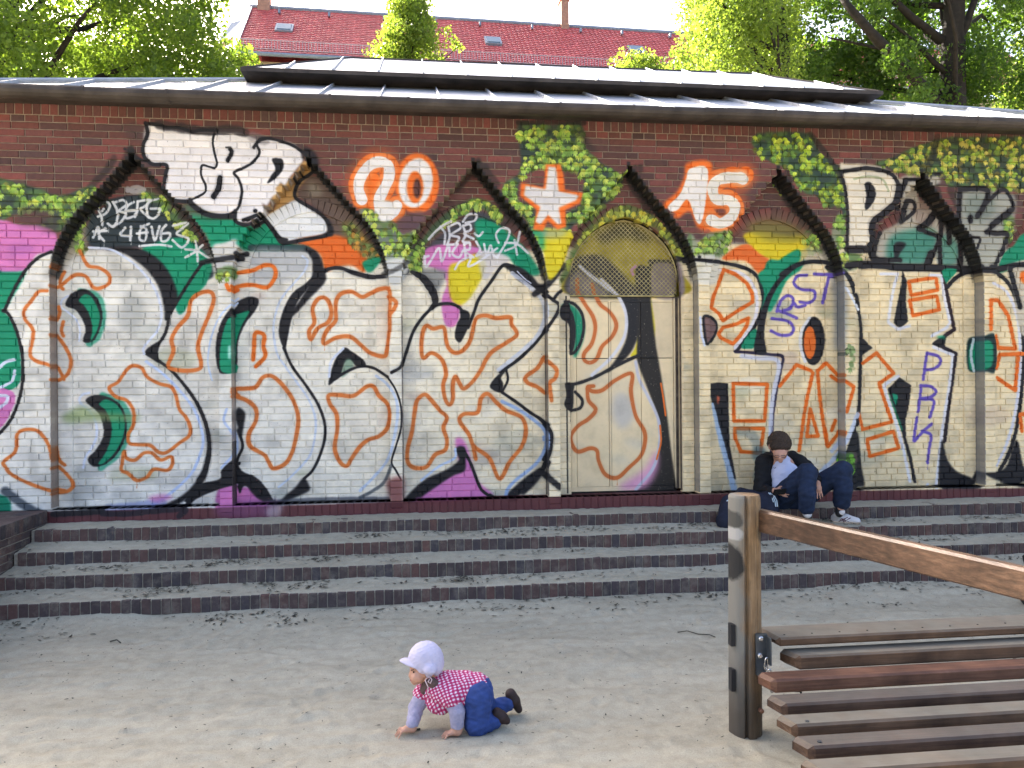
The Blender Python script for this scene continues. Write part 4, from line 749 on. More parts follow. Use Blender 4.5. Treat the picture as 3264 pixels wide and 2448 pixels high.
m_=MB(); m_.box(DX0+.01,DX1-.015,YD-.003,YD+.05,DZ1-.047,DZ1); m_.obj('door_rail',M_door,dr); m_=MB(); m_.box(DX0+.01,DX1-.015,YD-.003,YD+.05,DZ0+.003,DZ0+.047); m_.obj('door_rail',M_door,dr)
for ya,yb in((370,470),(797,902),(1230,1332)):
    p0=ue(1052,ya); p1=ue(1052,yb); m_=MB(); m_.tube([(p0[0],YD-.012,p1[2]),(p0[0],YD-.012,p0[2])],.011,8); m_.obj('hinge',M_hinge,dr,smooth=False)
h3=HALF[3]; rise=.79; R3=(h3*h3+rise*rise)/(2*h3); c3=BAY[3]
def arch_z(x):
    r=R3-RW; t=abs(x-c3)+(R3-h3); return ZS+math.sqrt(max(0,r*r-t*t)) if t<r else ZS-1
gp=MB(); P=[(DX0-.01,DZ1+.01)]+[(c3+(h3-RW)*t,max(arch_z(c3+(h3-RW)*t*.999),DZ1+.02)) for t in np.linspace(-1,1,33)]+[(DX1+.01,DZ1+.01)]
gp.add([(p[0],YD+.03,p[1]) for p in P],[tuple(range(len(P)))[::-1]]); gp.obj('grille_backing_panel',M_door,dr)
gw=MB(); st=.047
def seg(a,b,r=.0027,y=YD-.022):
    d=Vector((b[0]-a[0],0,b[1]-a[1])); L=d.length
    if L<.01: return
    n_=Vector((-d.z/L,0,d.x/L))*r
    v=[(a[0]+n_.x,y,a[1]+n_.z),(a[0]-n_.x,y,a[1]-n_.z),(b[0]-n_.x,y,b[1]-n_.z),(b[0]+n_.x,y,b[1]+n_.z)]; v+=[(p[0],p[1]+.004,p[2]) for p in v]
    gw.add(v,[(0,1,2,3),(4,7,6,5),(0,4,5,1),(2,6,7,3),(1,5,6,2),(3,7,4,0)])
def inside(x,z): return z>DZ1+.012 and abs(x-c3)<h3-RW-.01 and (z<ZS or z<arch_z(x)-.01)
for s in(-1,1):
    for k in range(-60,60):
        x0=c3+k*st; pts=[]; prev=None
        for t in np.linspace(-1.6,1.6,321):
            x,zz=x0+t,(DZ1+.4)+s*t*1.0
            if inside(x,zz):
                if prev is None: prev=(x,zz)
                last=(x,zz)
            elif prev is not None: seg(prev,last); prev=None
gw.obj('grille_mesh',M_wire,dr)
ge=MB(); ge.tube([(c3+(h3-RW-.012)*t,YD-.02,max(arch_z(c3+(h3-RW)*t*.985)-.012,DZ1+.012)) for t in np.linspace(-1,1,41)],.007,6); ge.tube([(DX0,YD-.02,DZ1+.012),(DX1,YD-.02,DZ1+.012)],.009,6); ge.obj('grille_frame',M_wire,dr)
# ---------------------------------------------------------------- roofs
YE,ZE,SL=-.35,4.425,math.tan(math.radians(24)); YC=1.5; zr=lambda y:ZE+(y-YE)*SL
S0,SP=-.326,.566
def hipL(x): return YE+(x+4.85)*.575     # plan of the left hip
def hipR(x): return YE+(8.75-x)*.575
roof=empty('lower_roof',(2,1.5,5),parent=bld)
def sheet(poly,mt,name,parent,t=.004,side=1,yflip=None):
    m_=MB(); n=len(poly); m_.add(poly+[(p[0],p[1],p[2]-t) for p in poly],[tuple(range(n)),tuple(range(2*n-1,n-1,-1))]+[(i,i+n,(i+1)%n+n,(i+1)%n) for i in range(n)]); return m_.obj(name,mt,parent)
k0=int(math.floor((-4.85-S0)/SP)); k1=int(math.ceil((8.75-S0)/SP))
for k in range(k0,k1):
    xa,xb=max(S0+k*SP,-4.85),min(S0+(k+1)*SP,8.75)
    ya,yb=[max(YE,min(YC,hipL(x),hipR(x))) for x in(xa,xb)]
    dz=rb.uniform(-.002,.002)
    pts=[(xa,YE,ZE+dz),(xb,YE,ZE+dz),(xb,yb,zr(yb)+dz),(xa,ya,zr(ya)+dz)]
    if xa<-1.63<xb: pts=[(xa,YE,ZE),(xb,YE,ZE),(xb,yb,zr(yb)),(-1.63,YC,zr(YC)),(xa,ya,zr(ya))]
    if ya<=YE+.001: pts=pts[:3]
    if yb<=YE+.001: pts=[pts[0],pts[1],pts[-1]]
    sheet(pts,M_zinc,'roof_panel',roof)
    if k>k0:
        x=xa; y1=max(YE,min(YC,hipL(x),hipR(x)))
        if y1>YE+.05:
            m_=MB(); m_.add([(x-.009,YE-.01,ZE-.01),(x+.009,YE-.01,ZE-.01),(x+.009,y1,zr(y1)-.01),(x-.009,y1,zr(y1)-.01),(x-.007,YE-.01,ZE+.032),(x+.007,YE-.01,ZE+.032),(x+.007,y1,zr(y1)+.034),(x-.007,y1,zr(y1)+.034)],[(0,3,2,1),(4,5,6,7),(0,1,5,4),(1,2,6,5),(2,3,7,6),(3,0,4,7)]); m_.obj('roof_seam',M_zinc,roof)
# other slopes (back and hips), plain sheets
for pl in ([(-4.85,YE,ZE),(-1.63,YC,zr(YC)),(-1.63,3.6,zr(YC)),(-4.85,5.45,ZE)],[(8.75,YE,ZE),(8.75,5.45,ZE),(5.53,3.6,zr(YC)),(5.53,YC,zr(YC))],[(-4.85,5.45,ZE),(-1.63,3.6,zr(YC)),(5.53,3.6,zr(YC)),(8.75,5.45,ZE)]):
    sheet(pl,M_zinc,'roof_slope',roof)
cap=MB(); cap.tube([(-4.85,YE,ZE+.02),(-1.63,YC,zr(YC)+.03)],.022,6); cap.obj('hip_capping',M_zinc,roof); cap=MB(); cap.tube([(8.75,YE,ZE+.02),(5.53,YC,zr(YC)+.03)],.022,6); cap.obj('hip_capping',M_zinc,roof)
# gutter: a deep rounded channel in lengths, with joints
gx=-4.95; gl=.70
def gprof(r=.062):
    P=[(-.455+.0,4.40)]
    return [(YE-.015,4.428),(YE-.105,4.432),(YE-.118,4.415),(YE-.122,4.385),(YE-.112,4.36),(YE-.085,4.338),(YE-.045,4.328),(YE+.0,4.334),(YE+.02,4.35),(YE+.02,4.40)]
gpf=gprof()
while gx<8.95:
    m_=MB(); n=len(gpf); x0,x1=gx,gx+gl-.004; o1=rb.uniform(-.003,.003)
    m_.add([(x0,p[0],p[1]+o1) for p in gpf]+[(x1,p[0],p[1]+o1) for p in gpf],[(i,(i+1)%n,n+(i+1)%n,n+i) for i in range(n)]+[tuple(range(n))[::-1],tuple(range(n,2*n))])
    m_.obj('gutter_length',M_gutter,roof)
    m_=MB(); m_.add([(x1-.012,(p[0]-YE+.05)*1.06+YE-.05,(p[1]-4.37)*1.06+4.37+o1) for p in gpf]+[(x1+.012,(p[0]-YE+.05)*1.06+YE-.05,(p[1]-4.37)*1.06+4.37+o1) for p in gpf],[(i,(i+1)%n,n+(i+1)%n,n+i) for i in range(n)]+[tuple(range(n))[::-1],tuple(range(n,2*n))]); m_.obj('gutter_joint',M_gutter,roof)
    gx+=gl
m_=MB(); m_.box(XL,XR,YE+.02,REC,4.395,4.42); m_.obj('soffit_board',M_gutter,roof)
# clerestory
cl=empty('clerestory',(2,1.6,5.2),parent=bld)
CX0,CX1=-1.55,5.42; zc0,zc1=zr(YC)-.15,5.36
m_=MB(); m_.box(CX0,CX1,YC+.08,3.5,zc0,5.235); m_.obj('clerestory_core',M_dark,cl)
px=[1133,1392,1618,1855,2077,2278,2513]; pxs=[float(onY(u,275,YC)[0]) for u in px]; edges=[CX0+.06]+pxs+[CX1-.06]
for x in pxs+[CX0+.06,CX1-.06]:
    m_=MB(); m_.box(x-.07,x+.07,YC-.02,YC+.12,zc0,zc1); m_.obj('clerestory_pier',M_pier,cl)
for a,b in zip(edges[:-1],edges[1:]):
    m_=MB(); m_.box(a+.072,b-.072,YC+.03,YC+.08,zc0,zc1); m_.obj('clerestory_panel',M_louver,cl)
# upper roof
ur=empty('upper_roof',(2,2.5,5.9),parent=bld)
YU,ZU=1.08,5.235; SU=math.tan(math.radians(27)); YR=2.5; ZR=ZU+(YR-YU)*SU; UX0,UX1=-1.82,5.45; RX0,RX1=-.80,4.5
zu=lambda y:ZU+(y-YU)*SU
def uy(x):
    y=YR
    if x<RX0: y=YU+(YR-YU)*(x-UX0)/(RX0-UX0)
    if x>RX1: y=YU+(YR-YU)*(UX1-x)/(UX1-RX1)
    return max(YU,y)
xs=sorted([UX0,UX1,RX0,RX1]+[ .1+.49*k for k in range(-12,14) if UX0+.05<.1+.49*k<UX1-.05])
for a,b in zip(xs[:-1],xs[1:]):
    pts=[(a,YU,ZU),(b,YU,ZU),(b,uy(b),zu(uy(b))),(a,uy(a),zu(uy(a)))]
    if uy(a)<=YU+.001: pts=pts[:3]
    if uy(b)<=YU+.001: pts=[pts[0],pts[1],pts[3]]
    sheet(pts,M_zinc,'roof_panel',ur)
    if a not in(UX0,RX0,RX1):
        x=a; y1=uy(x); m_=MB(); m_.add([(x-.009,YU-.01,ZU-.01),(x+.009,YU-.01,ZU-.01),(x+.009,y1,zu(y1)-.01),(x-.009,y1,zu(y1)-.01),(x-.007,YU-.01,ZU+.03),(x+.007,YU-.01,ZU+.03),(x+.007,y1,zu(y1)+.03),(x-.007,y1,zu(y1)+.03)],[(0,3,2,1),(4,5,6,7),(0,1,5,4),(1,2,6,5),(2,3,7,6),(3,0,4,7)]); m_.obj('roof_seam',M_zinc,ur)
YB=2*YR-YU
for pl in ([(UX0,YU,ZU),(RX0,YR,ZR),(UX0,YB,ZU)],[(UX1,YU,ZU),(UX1,YB,ZU),(RX1,YR,ZR)],[(UX0,YB,ZU),(RX0,YR,ZR),(RX1,YR,ZR),(UX1,YB,ZU)]): sheet(pl,M_zinc,'roof_slope',ur)
m_=MB(); m_.box(UX0-.02,UX1+.02,YU-.05,YB+.05,ZU-.05,ZU-.006); m_.obj('eaves_board',M_gutter,ur)
m_=MB(); m_.tube([(RX0,YR,ZR),(RX1,YR,ZR)],.018,6); m_.obj('ridge_capping',M_gutter,ur)
for xa,xb in((UX0,RX0),(UX1,RX1)): m_=MB(); m_.tube([(xa,YU,ZU+.004),(xb,YR,ZR+.004)],.014,6); m_.obj('hip_capping',M_gutter,ur)
# ================================================================ steps, sand and cheek wall
YT=[-.36,-.665,-.97,-1.275]; ZT=[.575,.44,.305,.17]
XS0,XS1=-3.345,8.6
def vn(x,y,c,seed=0):
    x=np.asarray(x,float)/c+seed*17.3+100; y=np.asarray(y,float)/c+seed*9.1+100
    xi=np.floor(x).astype(int); yi=np.floor(y).astype(int); fx=x-xi; fy=y-yi; fx=fx*fx*(3-2*fx); fy=fy*fy*(3-2*fy)
    h=lambda i,j:np.modf(np.abs(np.sin(i*127.1+j*311.7+seed*3.3)*43758.5453))[0]
    return (h(xi,yi)*(1-fx)+h(xi+1,yi)*fx)*(1-fy)+(h(xi,yi+1)*(1-fx)+h(xi+1,yi+1)*fx)*fy
sv,sf=brick_faces(.0655,.115,.2,.004); sme=bpy.data.meshes.new('brick'); sme.from_pydata(sv,[],sf); sme.materials.append(M_step)
def sheetgrid(name,x0,x1,dx,y0,y1,ny,zf,m,smooth=True,parent=None,kind='structure'):
    xs=np.linspace(x0,x1,int((x1-x0)/dx)+1); ys=np.linspace(y0,y1,ny+1); X,Y=np.meshgrid(xs,ys); Z=zf(X,Y); nx=len(xs)
    v=np.c_[X.ravel(),Y.ravel(),Z.ravel()]; i=np.arange((nx-1)*ny); r=i//(nx-1); c=i%(nx-1); a=r*nx+c
    f=np.c_[a,a+1,a+nx+1,a+nx]; me=bpy.data.meshes.new(name); me.vertices.add(len(v)); me.vertices.foreach_set('co',v.ravel()); me.loops.add(f.size); me.loops.foreach_set('vertex_index',f.ravel()); me.polygons.add(len(f)); me.polygons.foreach_set('loop_start',np.arange(len(f))*4)
    me.update(calc_edges=True); me.materials.append(m); me.polygons.foreach_set('use_smooth',[smooth]*len(f)); o=bpy.data.objects.new(name,me); COL.objects.link(o); o['kind']=kind
    if parent: o.parent=parent
    return o
for i,(y,zt) in enumerate(zip(YT,ZT)):
    st_=MB(); yb_=YT[i-1] if i else .02
    st_.box(XS0,XS1,y+.008,yb_+.1,-.05,zt-.006); stp=st_.obj('step',M_joint); stp['kind']='structure'
    n=0; x=XS0+rb.uniform(0,.03)
    while x<6.75:
        o=inst('brick',sme,(x+.033,y+rb.uniform(-.002,.002),zt-.0575+rb.uniform(-.002,.002)),None,(rb.uniform(-.015,.015),rb.uniform(-.008,.008),rb.uniform(-.01,.01))); o.parent=stp; x+=.0745; n+=1
    def zf(X,Y,y=y,zt=zt,yb_=yb_,i=i):
        t=np.clip((Y-y)/(yb_-y),0,1); nz=vn(X,Y,.22,i+1)*.6+vn(X,Y,.07,i+7)*.3
        rise=(.004 if i==0 else .014)+(.0 if i==0 else .03)*vn(X,Y*0,.55,i+3)
        return zt-.004+.010*np.clip(t*8,0,1)*nz+rise*t**1.6+.008*vn(X,Y,.035,i+11)*np.clip(t*6,0,1)-.012*np.clip(1-t*25,0,1)*(vn(X,Y*0,.11,i)>.3)
    sheetgrid('sand_on_step',XS0,XS1,.02,y+.004,yb_+.012,20,zf,M_sand)
def zg(X,Y):
    t=np.clip((Y+2.2)/(2.2-1.275),0,1); near=t**3
    foot=vn(X*.6,Y*1.5,.45,29)*.02+vn(X,Y,.32,21)*.014+vn(X,Y*1.8+X*.15,.16,22)*.014+vn(X,Y,.05,23)*.006
    rake=.004*np.sin(Y*46+3*vn(X,Y,.6,25))*vn(X,Y,.7,24)
    lip=(.022+.045*vn(X,Y*0,.7,26)+.02*vn(X,Y*0,.2,27))*near
    return foot+rake+lip-.02
def zg2(X,Y):
    Z=zg(X,Y); r=random.Random(77)
    for _ in range(460):
        cx,cy,a,s=r.uniform(-3.8,3.6),r.uniform(-6.4,-1.5),r.uniform(0,6.28),r.uniform(.7,1.2)
        j0=np.searchsorted(Y[:,0],cy-.25); j1=np.searchsorted(Y[:,0],cy+.25); i0=np.searchsorted(X[0],cx-.25); i1=np.searchsorted(X[0],cx+.25)
        x=X[j0:j1,i0:i1]-cx; y=Y[j0:j1,i0:i1]-cy; u=(x*math.cos(a)+y*math.sin(a))/(.125*s); v=(-x*math.sin(a)+y*math.cos(a))/(.05*s); q=np.sqrt(u*u+v*v)
        Z[j0:j1,i0:i1]+= -.008*np.clip(1.1-q,0,1)+.004*np.exp(-((q-1.25)/.28)**2)
    return Z
sheetgrid('sand_ground',-5.5,7.,.02,-7.9,-1.27,330,zg2,M_sand)
_zg0=zg
_fr=random.Random(77); FP=[(_fr.uniform(-3.6,3.4),_fr.uniform(-6.2,-1.5),_fr.uniform(0,6.28),_fr.uniform(.7,1.15)) for _ in range(420)]
def zfar(X,Y): return np.where((Y>-7.9)&(Y<6)&(X>-5.5)&(X<9.3),-.35,-.04)*1.0
m_=MB()
for a,b,c,d in((-160,-5.5,-60,160),(7.,160,-60,160),(-5.5,7,-60,-7.9),(-5.5,7,-1.3,160)): m_.add([(a,c,-.03),(b,c,-.03),(b,d,-.03),(a,d,-.03)],[(0,1,2,3)])
g=m_.obj('ground',M_sand); g['kind']='structure'
# cheek wall at the left end of the steps
ck=empty('low_brick_wall',(-3.8,-1.2,0),'low dark brick wall closing the left end of the steps, with bricks on edge along its top','wall')
m_=MB(); m_.box(-4.9,-3.368,-3.2,-.0,-.05,.694); m_.obj('wall_core',M_joint,ck)
y=-.012
v,f=brick_faces(.0655,.115,.2,.004); cme=bpy.data.meshes.new('brick'); cme.from_pydata(v,[],f); cme.materials.append(M_step)
v,f=brick_faces(.23,.055,.1,.004); cme2=bpy.data.meshes.new('brick'); cme2.from_pydata(v,[],f); cme2.materials.append(M_step)
while y>-3.1:
    inst('brick',cme,(-3.36,y-.033,.642),ck,(rb.uniform(-.01,.01),0,math.pi/2)); y-=.0745
for r in range(8):
    y=-.01-(.12 if r%2 else 0); 
    while y>-3.0:
        inst('brick',cme2,(-3.36,y-.115,.55-r*.0655),ck,(0,0,math.pi/2)); y-=.24
m_=MB(); m_.box(-4.9,-3.372,-3.19,-.002,.694,.70); m_.obj('wall_top',M_step,ck)
# litter: dark leaf scraps and twigs
M_lit=simple('dry_leaf_scraps',(.050,.045,.033),.85,0,.5,40)
lt=MB(); rl=random.Random(9)
def surf_sand(x,y):
    if y<YT[3]: return float(zg(np.array(x),np.array(y)))
    for i in range(4):
        if y>=YT[i]:
            yb_=YT[i-1] if i else .02; t=(y-YT[i])/(yb_-YT[i]); return ZT[i]+.006+((.004 if i==0 else .028))*t**1.6
    return 0
def flake(x,y,s):
    z=surf_sand(x,y)+.008; a=rl.uniform(0,6.28); ca,sa=math.cos(a),math.sin(a); l,w=s,s*rl.uniform(.12,.5); t=rl.uniform(-.3,.5)*s
    P=[(-l,0,t*.3),(-l*.3,-w,0),(l*.6,-w*.7,t*.4),(l,0,t),(l*.4,w*.8,.2*t),(-l*.4,w,.1*t)]
    lt.add([(x+p[0]*ca-p[1]*sa,y+p[0]*sa+p[1]*ca,z+p[2]) for p in P],[(0,1,2,3,4,5)])
for i in range(3):     # heaps on the treads, against the risers
    for c in range(85):
        cx=rl.uniform(XS0+.1,6.6); cy=YT[i+1]+ (YT[i]-YT[i+1])*rl.triangular(.1,1,.8); nn=rl.randint(3,22)
        if vn(cx,cy,.9,31+i)<.35: nn=2
        for _ in range(nn): 
            fx,fy=cx+rl.gauss(0,.09),cy+rl.gauss(0,.035)
            if XS0+.02<fx and YT[i+1]+.03<fy<YT[i]-.01: flake(fx,fy,rl.uniform(.008,.027))
for c in range(95):
    cx=rl.uniform(-3.3,6.6); cy=-1.29-abs(rl.gauss(0,.18)); 
    for _ in range(rl.randint(2,15)): 
        fy=cy+rl.gauss(0,.05)
        if fy<-1.29: flake(cx+rl.gauss(0,.11),fy,rl.uniform(.008,.028))
for c in range(2300):
    flake(rl.uniform(-3.8,4.5),-1.3-4.6*rl.random()**1.25,rl.uniform(.003,.012)*(1.5 if rl.random()<.12 else 1))
for c in range(90): flake(rl.uniform(XS0,6),rl.uniform(-.33,-.03),rl.uniform(.004,.009))
lo=lt.obj('leaf_litter',M_lit); tag(lo,'dark scraps of dry leaves scattered over the sand and steps','leaf litter',kind='stuff')
def twig(P,r,label):
    m_=MB(); m_.tube(P,r,5); o=m_.obj('twig',M_lit,loc=P[0]); tag(o,label,'twig')
pt=lambda u,v,dz=.012: tuple(onZ(u,v,.0)+np.array([0,0,dz]))
twig([pt(2160,2020),pt(2190,2024,.03),pt(2225,2026),pt(2262,2032,.02),pt(2280,2036)],.0038,'long thin crooked twig on the open sand left of the wooden post')
twig([pt(350,2050),pt(372,2048,.02),pt(384,2054)],.005,'short bent twig on the sand below the left end of the steps')
# ================================================================ background: apartment houses
O1=np.array([-8.3,35.,21.5]); a1=math.radians(2.1); E1=np.array([math.cos(a1),math.sin(a1),0]); N1=np.array([-math.sin(a1),math.cos(a1),0])
def L1(e,d,z): return tuple(O1+E1*e+N1*d+np.array([0,0,z]))
M_tile=simple('red_roof_tile',(.54,.13,.135),.5,0,.25,3,.3,.01); M_cream=simple('cream_render',(.52,.44,.30),.9,0,.08,2); M_grey=simple('zinc_flashing',(.24,.28,.33),.5,.3); M_chim=simple('chimney_brick',(.40,.22,.15),.85,0,.2,8); M_glass=simple('window_glass',(.13,.20,.26),.5,0,.05,3,0); M_pale=simple('pale_render',(.50,.50,.50),.9,0,.08,2); M_guard=simple('galvanised_bar',(.42,.38,.38),.5,.4)
b1=empty('apartment_building',tuple(O1*[1,1,0]),'long apartment house with steep red tiled roof, skylights and two chimneys behind the trees','building')
LEN=44; RISE=4.4; DEP=5.0
def quadbox(m_,e0,e1,d0,d1,z0,z1): 
    P=[L1(e,d,z) for z in(z0,z1) for e,d in((e0,d0),(e1,d0),(e1,d1),(e0,d1))]; m_.add(P,[(0,3,2,1),(4,5,6,7),(0,1,5,4),(1,2,6,5),(2,3,7,6),(3,0,4,7)])
m_=MB(); quadbox(m_,.1,LEN,-DEP+.6,DEP-.6,-21.5,-RISE-.1); m_.obj('wall',M_cream,b1)
rs=MB(); base=0; nr=25; sx=np.arange(-.1,LEN,.062); wave=.03*np.abs(np.sin(math.pi*sx/.245))
for k in range(nr):
    s0,s1=k/nr,(k+1.12)/nr; lo=len(rs.v)
    for s,up in((s0,.06),(min(s1,1),.0)):
        d=-DEP+DEP*s; z=-RISE+RISE*s
        for e,w in zip(sx,wave): rs.v.append(L1(e,d-(up+w)*.66,z+(up+w)*.75)); rs.a.append(0)
    n=len(sx); rs.f+=[(lo+i,lo+i+1,lo+n+i+1,lo+n+i) for i in range(n-1)]
    lo2=len(rs.v)
    d=-DEP+DEP*s0; z=-RISE+RISE*s0
    for e,w in zip(sx,wave): rs.v.append(L1(e,d-.0,z-.01)); rs.a.append(0)
    rs.f+=[(lo2+i,lo2+i+1,lo+i+1,lo+i) for i in range(n-1)]
rs.obj('roof_tiles',M_tile,b1,'stuff')
m_=MB(); m_.add([L1(-.1,DEP,-RISE),L1(LEN,DEP,-RISE),L1(LEN,0,0),L1(-.1,0,0)],[(0,1,2,3)]); m_.add([L1(.0,-DEP+.3,-RISE),L1(.0,DEP-.3,-RISE),L1(.0,0,-.05)],[(0,1,2)]); m_.obj('rear_roof_slope',M_tile,b1)
m_=MB(); m_.tube([L1(-.15,0,.05),L1(LEN,0,.05)],.13,6); m_.obj('ridge_capping',M_grey,b1)
m_=MB(); P=[L1(-.35,-DEP-.1,-RISE-.1),L1(0,-DEP-.1,-RISE+.1),L1(0,0,.18),L1(-.35,0,-.05)]; m_.add(P+[(p[0],p[1],p[2]-.2) for p in P],[(0,1,2,3),(7,6,5,4),(0,4,5,1),(1,5,6,2),(2,6,7,3),(3,7,4,0)]); m_.obj('verge_flashing',M_grey,b1)
m_=MB(); P=[(-1.6,-1.8,-2.9),(-.45,-1.8,-2.2),(-.45,-.6,-.9),(-1.0,-.6,-1.1)]; P=[L1(*p) for p in P]; m_.add(P+[(p[0],p[1]+.5,p[2]) for p in P],[(0,1,2,3),(7,6,5,4),(0,4,5,1),(1,5,6,2),(2,6,7,3),(3,7,4,0)]); m_.obj('side_dormer_cladding',M_grey,b1)
gd=MB(); e=0
while e<LEN-1:
    P0=L1(e,-DEP+.35,-RISE+.40); gd.tube([P0,(P0[0],P0[1],P0[2]+.42)],.014,3,cap=False); e+=.14
for h in(.40,.82): gd.tube([L1(0,-DEP+.35,-RISE+h),L1(LEN,-DEP+.35,-RISE+h)],.02,4)
gd.obj('snow_guard',M_guard,b1,'stuff'); m_=MB(); m_.tube([L1(-.1,-DEP-.12,-RISE-.02),L1(LEN,-DEP-.12,-RISE-.02)],.1,8); m_.obj('roof_gutter',M_grey,b1)
def onroof(u,v):
    d=rays(u,v); n=np.cross(E1,np.array(L1(0,-DEP,-RISE))-O1); t=((O1-CAMP)@n)/(d@n); p=CAMP+d*t-O1; return p@E1,p@N1
for u,v in((907,96),(1571,137),(2028,165)):
    e,d=onroof(u,v); f=1+d/DEP
    for nm,hw,hl,up,mt in(('roof_window',.42,.075,.16,M_grey),('pane',.33,.057,.20,M_glass)):
        P=[L1(e+sx_*hw,-DEP+DEP*(f+sl_*hl)-up*.66,-RISE+RISE*(f+sl_*hl)+up*.75) for sl_,sx_ in((-1,-1),(-1,1),(1,1),(1,-1))]; Q=[L1(e+sx_*hw,-DEP+DEP*(f+sl_*hl),-RISE+RISE*(f+sl_*hl)) for sl_,sx_ in((-1,-1),(-1,1),(1,1),(1,-1))]
        m_=MB(); m_.add(P+Q,[(0,1,2,3),(0,4,5,1),(1,5,6,2),(2,6,7,3),(3,7,4,0)])
        if nm=='roof_window': par=m_.obj(nm,mt,b1)
        else: o=m_.obj(nm,mt); o.parent=par
for u,w,h0 in((843,.62,.95),(1797,.42,1.35)):
    d=rays(u,60); n=N1; t=((O1-CAMP)@n)/(d@n); e=(CAMP+d*t-O1)@E1
    m_=MB(); quadbox(m_,e-w/2,e+w/2,-.35,.35,-.3,h0); ch=m_.obj('chimney',M_chim,b1); m_=MB(); quadbox(m_,e-w/2-.06,e+w/2+.06,-.4,.4,h0,h0+.1); o=m_.obj('chimney_cap',M_chim); o.parent=ch
for k in range(14):
    e=1.5+2.6*k+random.uniform(-.2,.2); m_=MB(); p=L1(e,-.75,-.62); m_.box(p[0]-.05,p[0]+.05,p[1]-.25,p[1],p[2],p[2]+.22); m_.obj('roof_vent',M_grey,b1)
def facade(name,x0,x1,y,h,mt,label,floors,n,rot=0):
    b=empty(name,((x0+x1)/2,y+5,0),label,'building'); m_=MB(); m_.box(x0,x1,y,y+10,-.5,h); m_.obj('wall',mt,b)
    m_=MB(); m_.add([(x0-.3,y-.4,h),(x1+.3,y-.4,h),(x1+.3,y+5,h+3.2),(x0-.3,y+5,h+3.2),(x0-.3,y+10.4,h),(x1+.3,y+10.4,h)],[(0,1,2,3),(3,2,5,4),(0,3,4),(1,5,2),(0,4,5,1)]); m_.obj('roof',M_tile,b)
    for f in range(floors):
        for k in range(n):
            xc=x0+(k+.5)*(x1-x0)/n; zc=2.2+f*3.1
            if zc+1>h: continue
            m_=MB(); m_.box(xc-.6,xc+.6,y-.06,y+.02,zc-.85,zc+.85); w=m_.obj('window',M_pale,b); m_=MB(); m_.box(xc-.5,xc-.03,y-.08,y-.055,zc-.75,zc+.75); m_.box(xc+.03,xc+.5,y-.08,y-.055,zc-.75,zc+.75); o=m_.obj('pane',M_glass); o.parent=w; o['kind']='stuff'
M_blue=simple('pale_blue_render',(.42,.47,.52),.9,0,.08,2)
facade('apartment_building',20,44,44,18,M_blue,'pale blue-grey apartment house glimpsed through the big tree at the right edge',6,8)
M_pinkw=simple('pinkish_render',(.50,.40,.38),.9,0,.08,2)
facade('apartment_building',-44,-14,46,16,M_pinkw,'pinkish apartment house glimpsed through the leaves of the big tree at the left edge',5,9)
# ================================================================ trees
def leaf_mat(name,c,tr,hue=.25):
    m,n,b=mat(name); geo=N(n,'ShaderNodeNewGeometry'); att=N(n,'ShaderNodeAttribute',attribute_name='brand')
    lo=tuple(x*(1-hue) for x in c); hi=tuple(x*(1+hue) for x in c); hi=(hi[0]*1.15,hi[1],hi[2]*.8)
    r=ramp(n,att.outputs['Fac'],[(0,lo),(1,hi)]); n.links.new(r.outputs[0],b.inputs['Base Color']); b.inputs['Roughness'].default_value=.5
    t=N(n,'ShaderNodeBsdfTranslucent'); tc=mixc(n,1.,r.outputs[0],tr,'MULTIPLY'); n.links.new(tc,t.inputs[0])
    mx=N(n,'ShaderNodeMixShader'); mx.inputs[0].default_value=.55; out=n.nodes['Material Output']; n.links.new(b.outputs[0],mx.inputs[1]); n.links.new(t.outputs[0],mx.inputs[2]); n.links.new(mx.outputs[0],out.inputs[0]); return m
M_leafd=leaf_mat('dark_tree_leaf',(.062,.108,.032),(3.8,3.6,1.1)); M_leafk=leaf_mat('deep_green_leaf',(.040,.078,.026),(3.6,3.6,1.0)); M_leafl=leaf_mat('linden_leaf',(.090,.135,.036),(3.5,3.5,1.5)); M_bark=simple('tree_bark',(.026,.021,.017),.9,0,.35,8,.6,.02)
def leaves(name,clumps,nl,size,m,parent,seed,droop=0.):
    r=np.random.default_rng(seed); C=np.array([c[:3] for c in clumps]); Rr=np.array([c[3] for c in clumps]); w=Rr**2; idx=r.choice(len(C),nl,p=w/w.sum())
    d=r.normal(size=(nl,3)); d/=np.linalg.norm(d,axis=1)[:,None]; P=C[idx]+d*(Rr[idx]*r.random(nl)**.45)[:,None]*np.array([1,1,.8])
    ax=r.normal(size=(nl,3)); ax[:,2]-=droop; ax/=np.linalg.norm(ax,axis=1)[:,None]; b=np.cross(ax,r.normal(size=(nl,3))); b/=np.linalg.norm(b,axis=1)[:,None]
    s=size*r.uniform(.6,1.3,nl)[:,None]; nn=np.cross(ax,b)
    V=np.stack([P-ax*s*.5,P+b*s*.36+nn*s*.08,P+ax*s*.55,P-b*s*.36+nn*s*.08],1).reshape(-1,3)
    me=bpy.data.meshes.new(name); me.vertices.add(nl*4); me.vertices.foreach_set('co',V.ravel()); me.loops.add(nl*4); me.loops.foreach_set('vertex_index',np.arange(nl*4)); me.polygons.add(nl); me.polygons.foreach_set('loop_start',np.arange(nl)*4); me.update(calc_edges=True)
    a=me.attributes.new('brand','FLOAT','POINT'); a.data.foreach_set('value',np.repeat(np.clip(r.normal(.5,.25,nl),0,1),4).astype(np.float32)); me.materials.append(m)
    o=bpy.data.objects.new(name,me); COL.objects.link(o)
    o.parent=parent; o.matrix_parent_inverse=Matrix.Translation([-c for c in parent.location]); return o
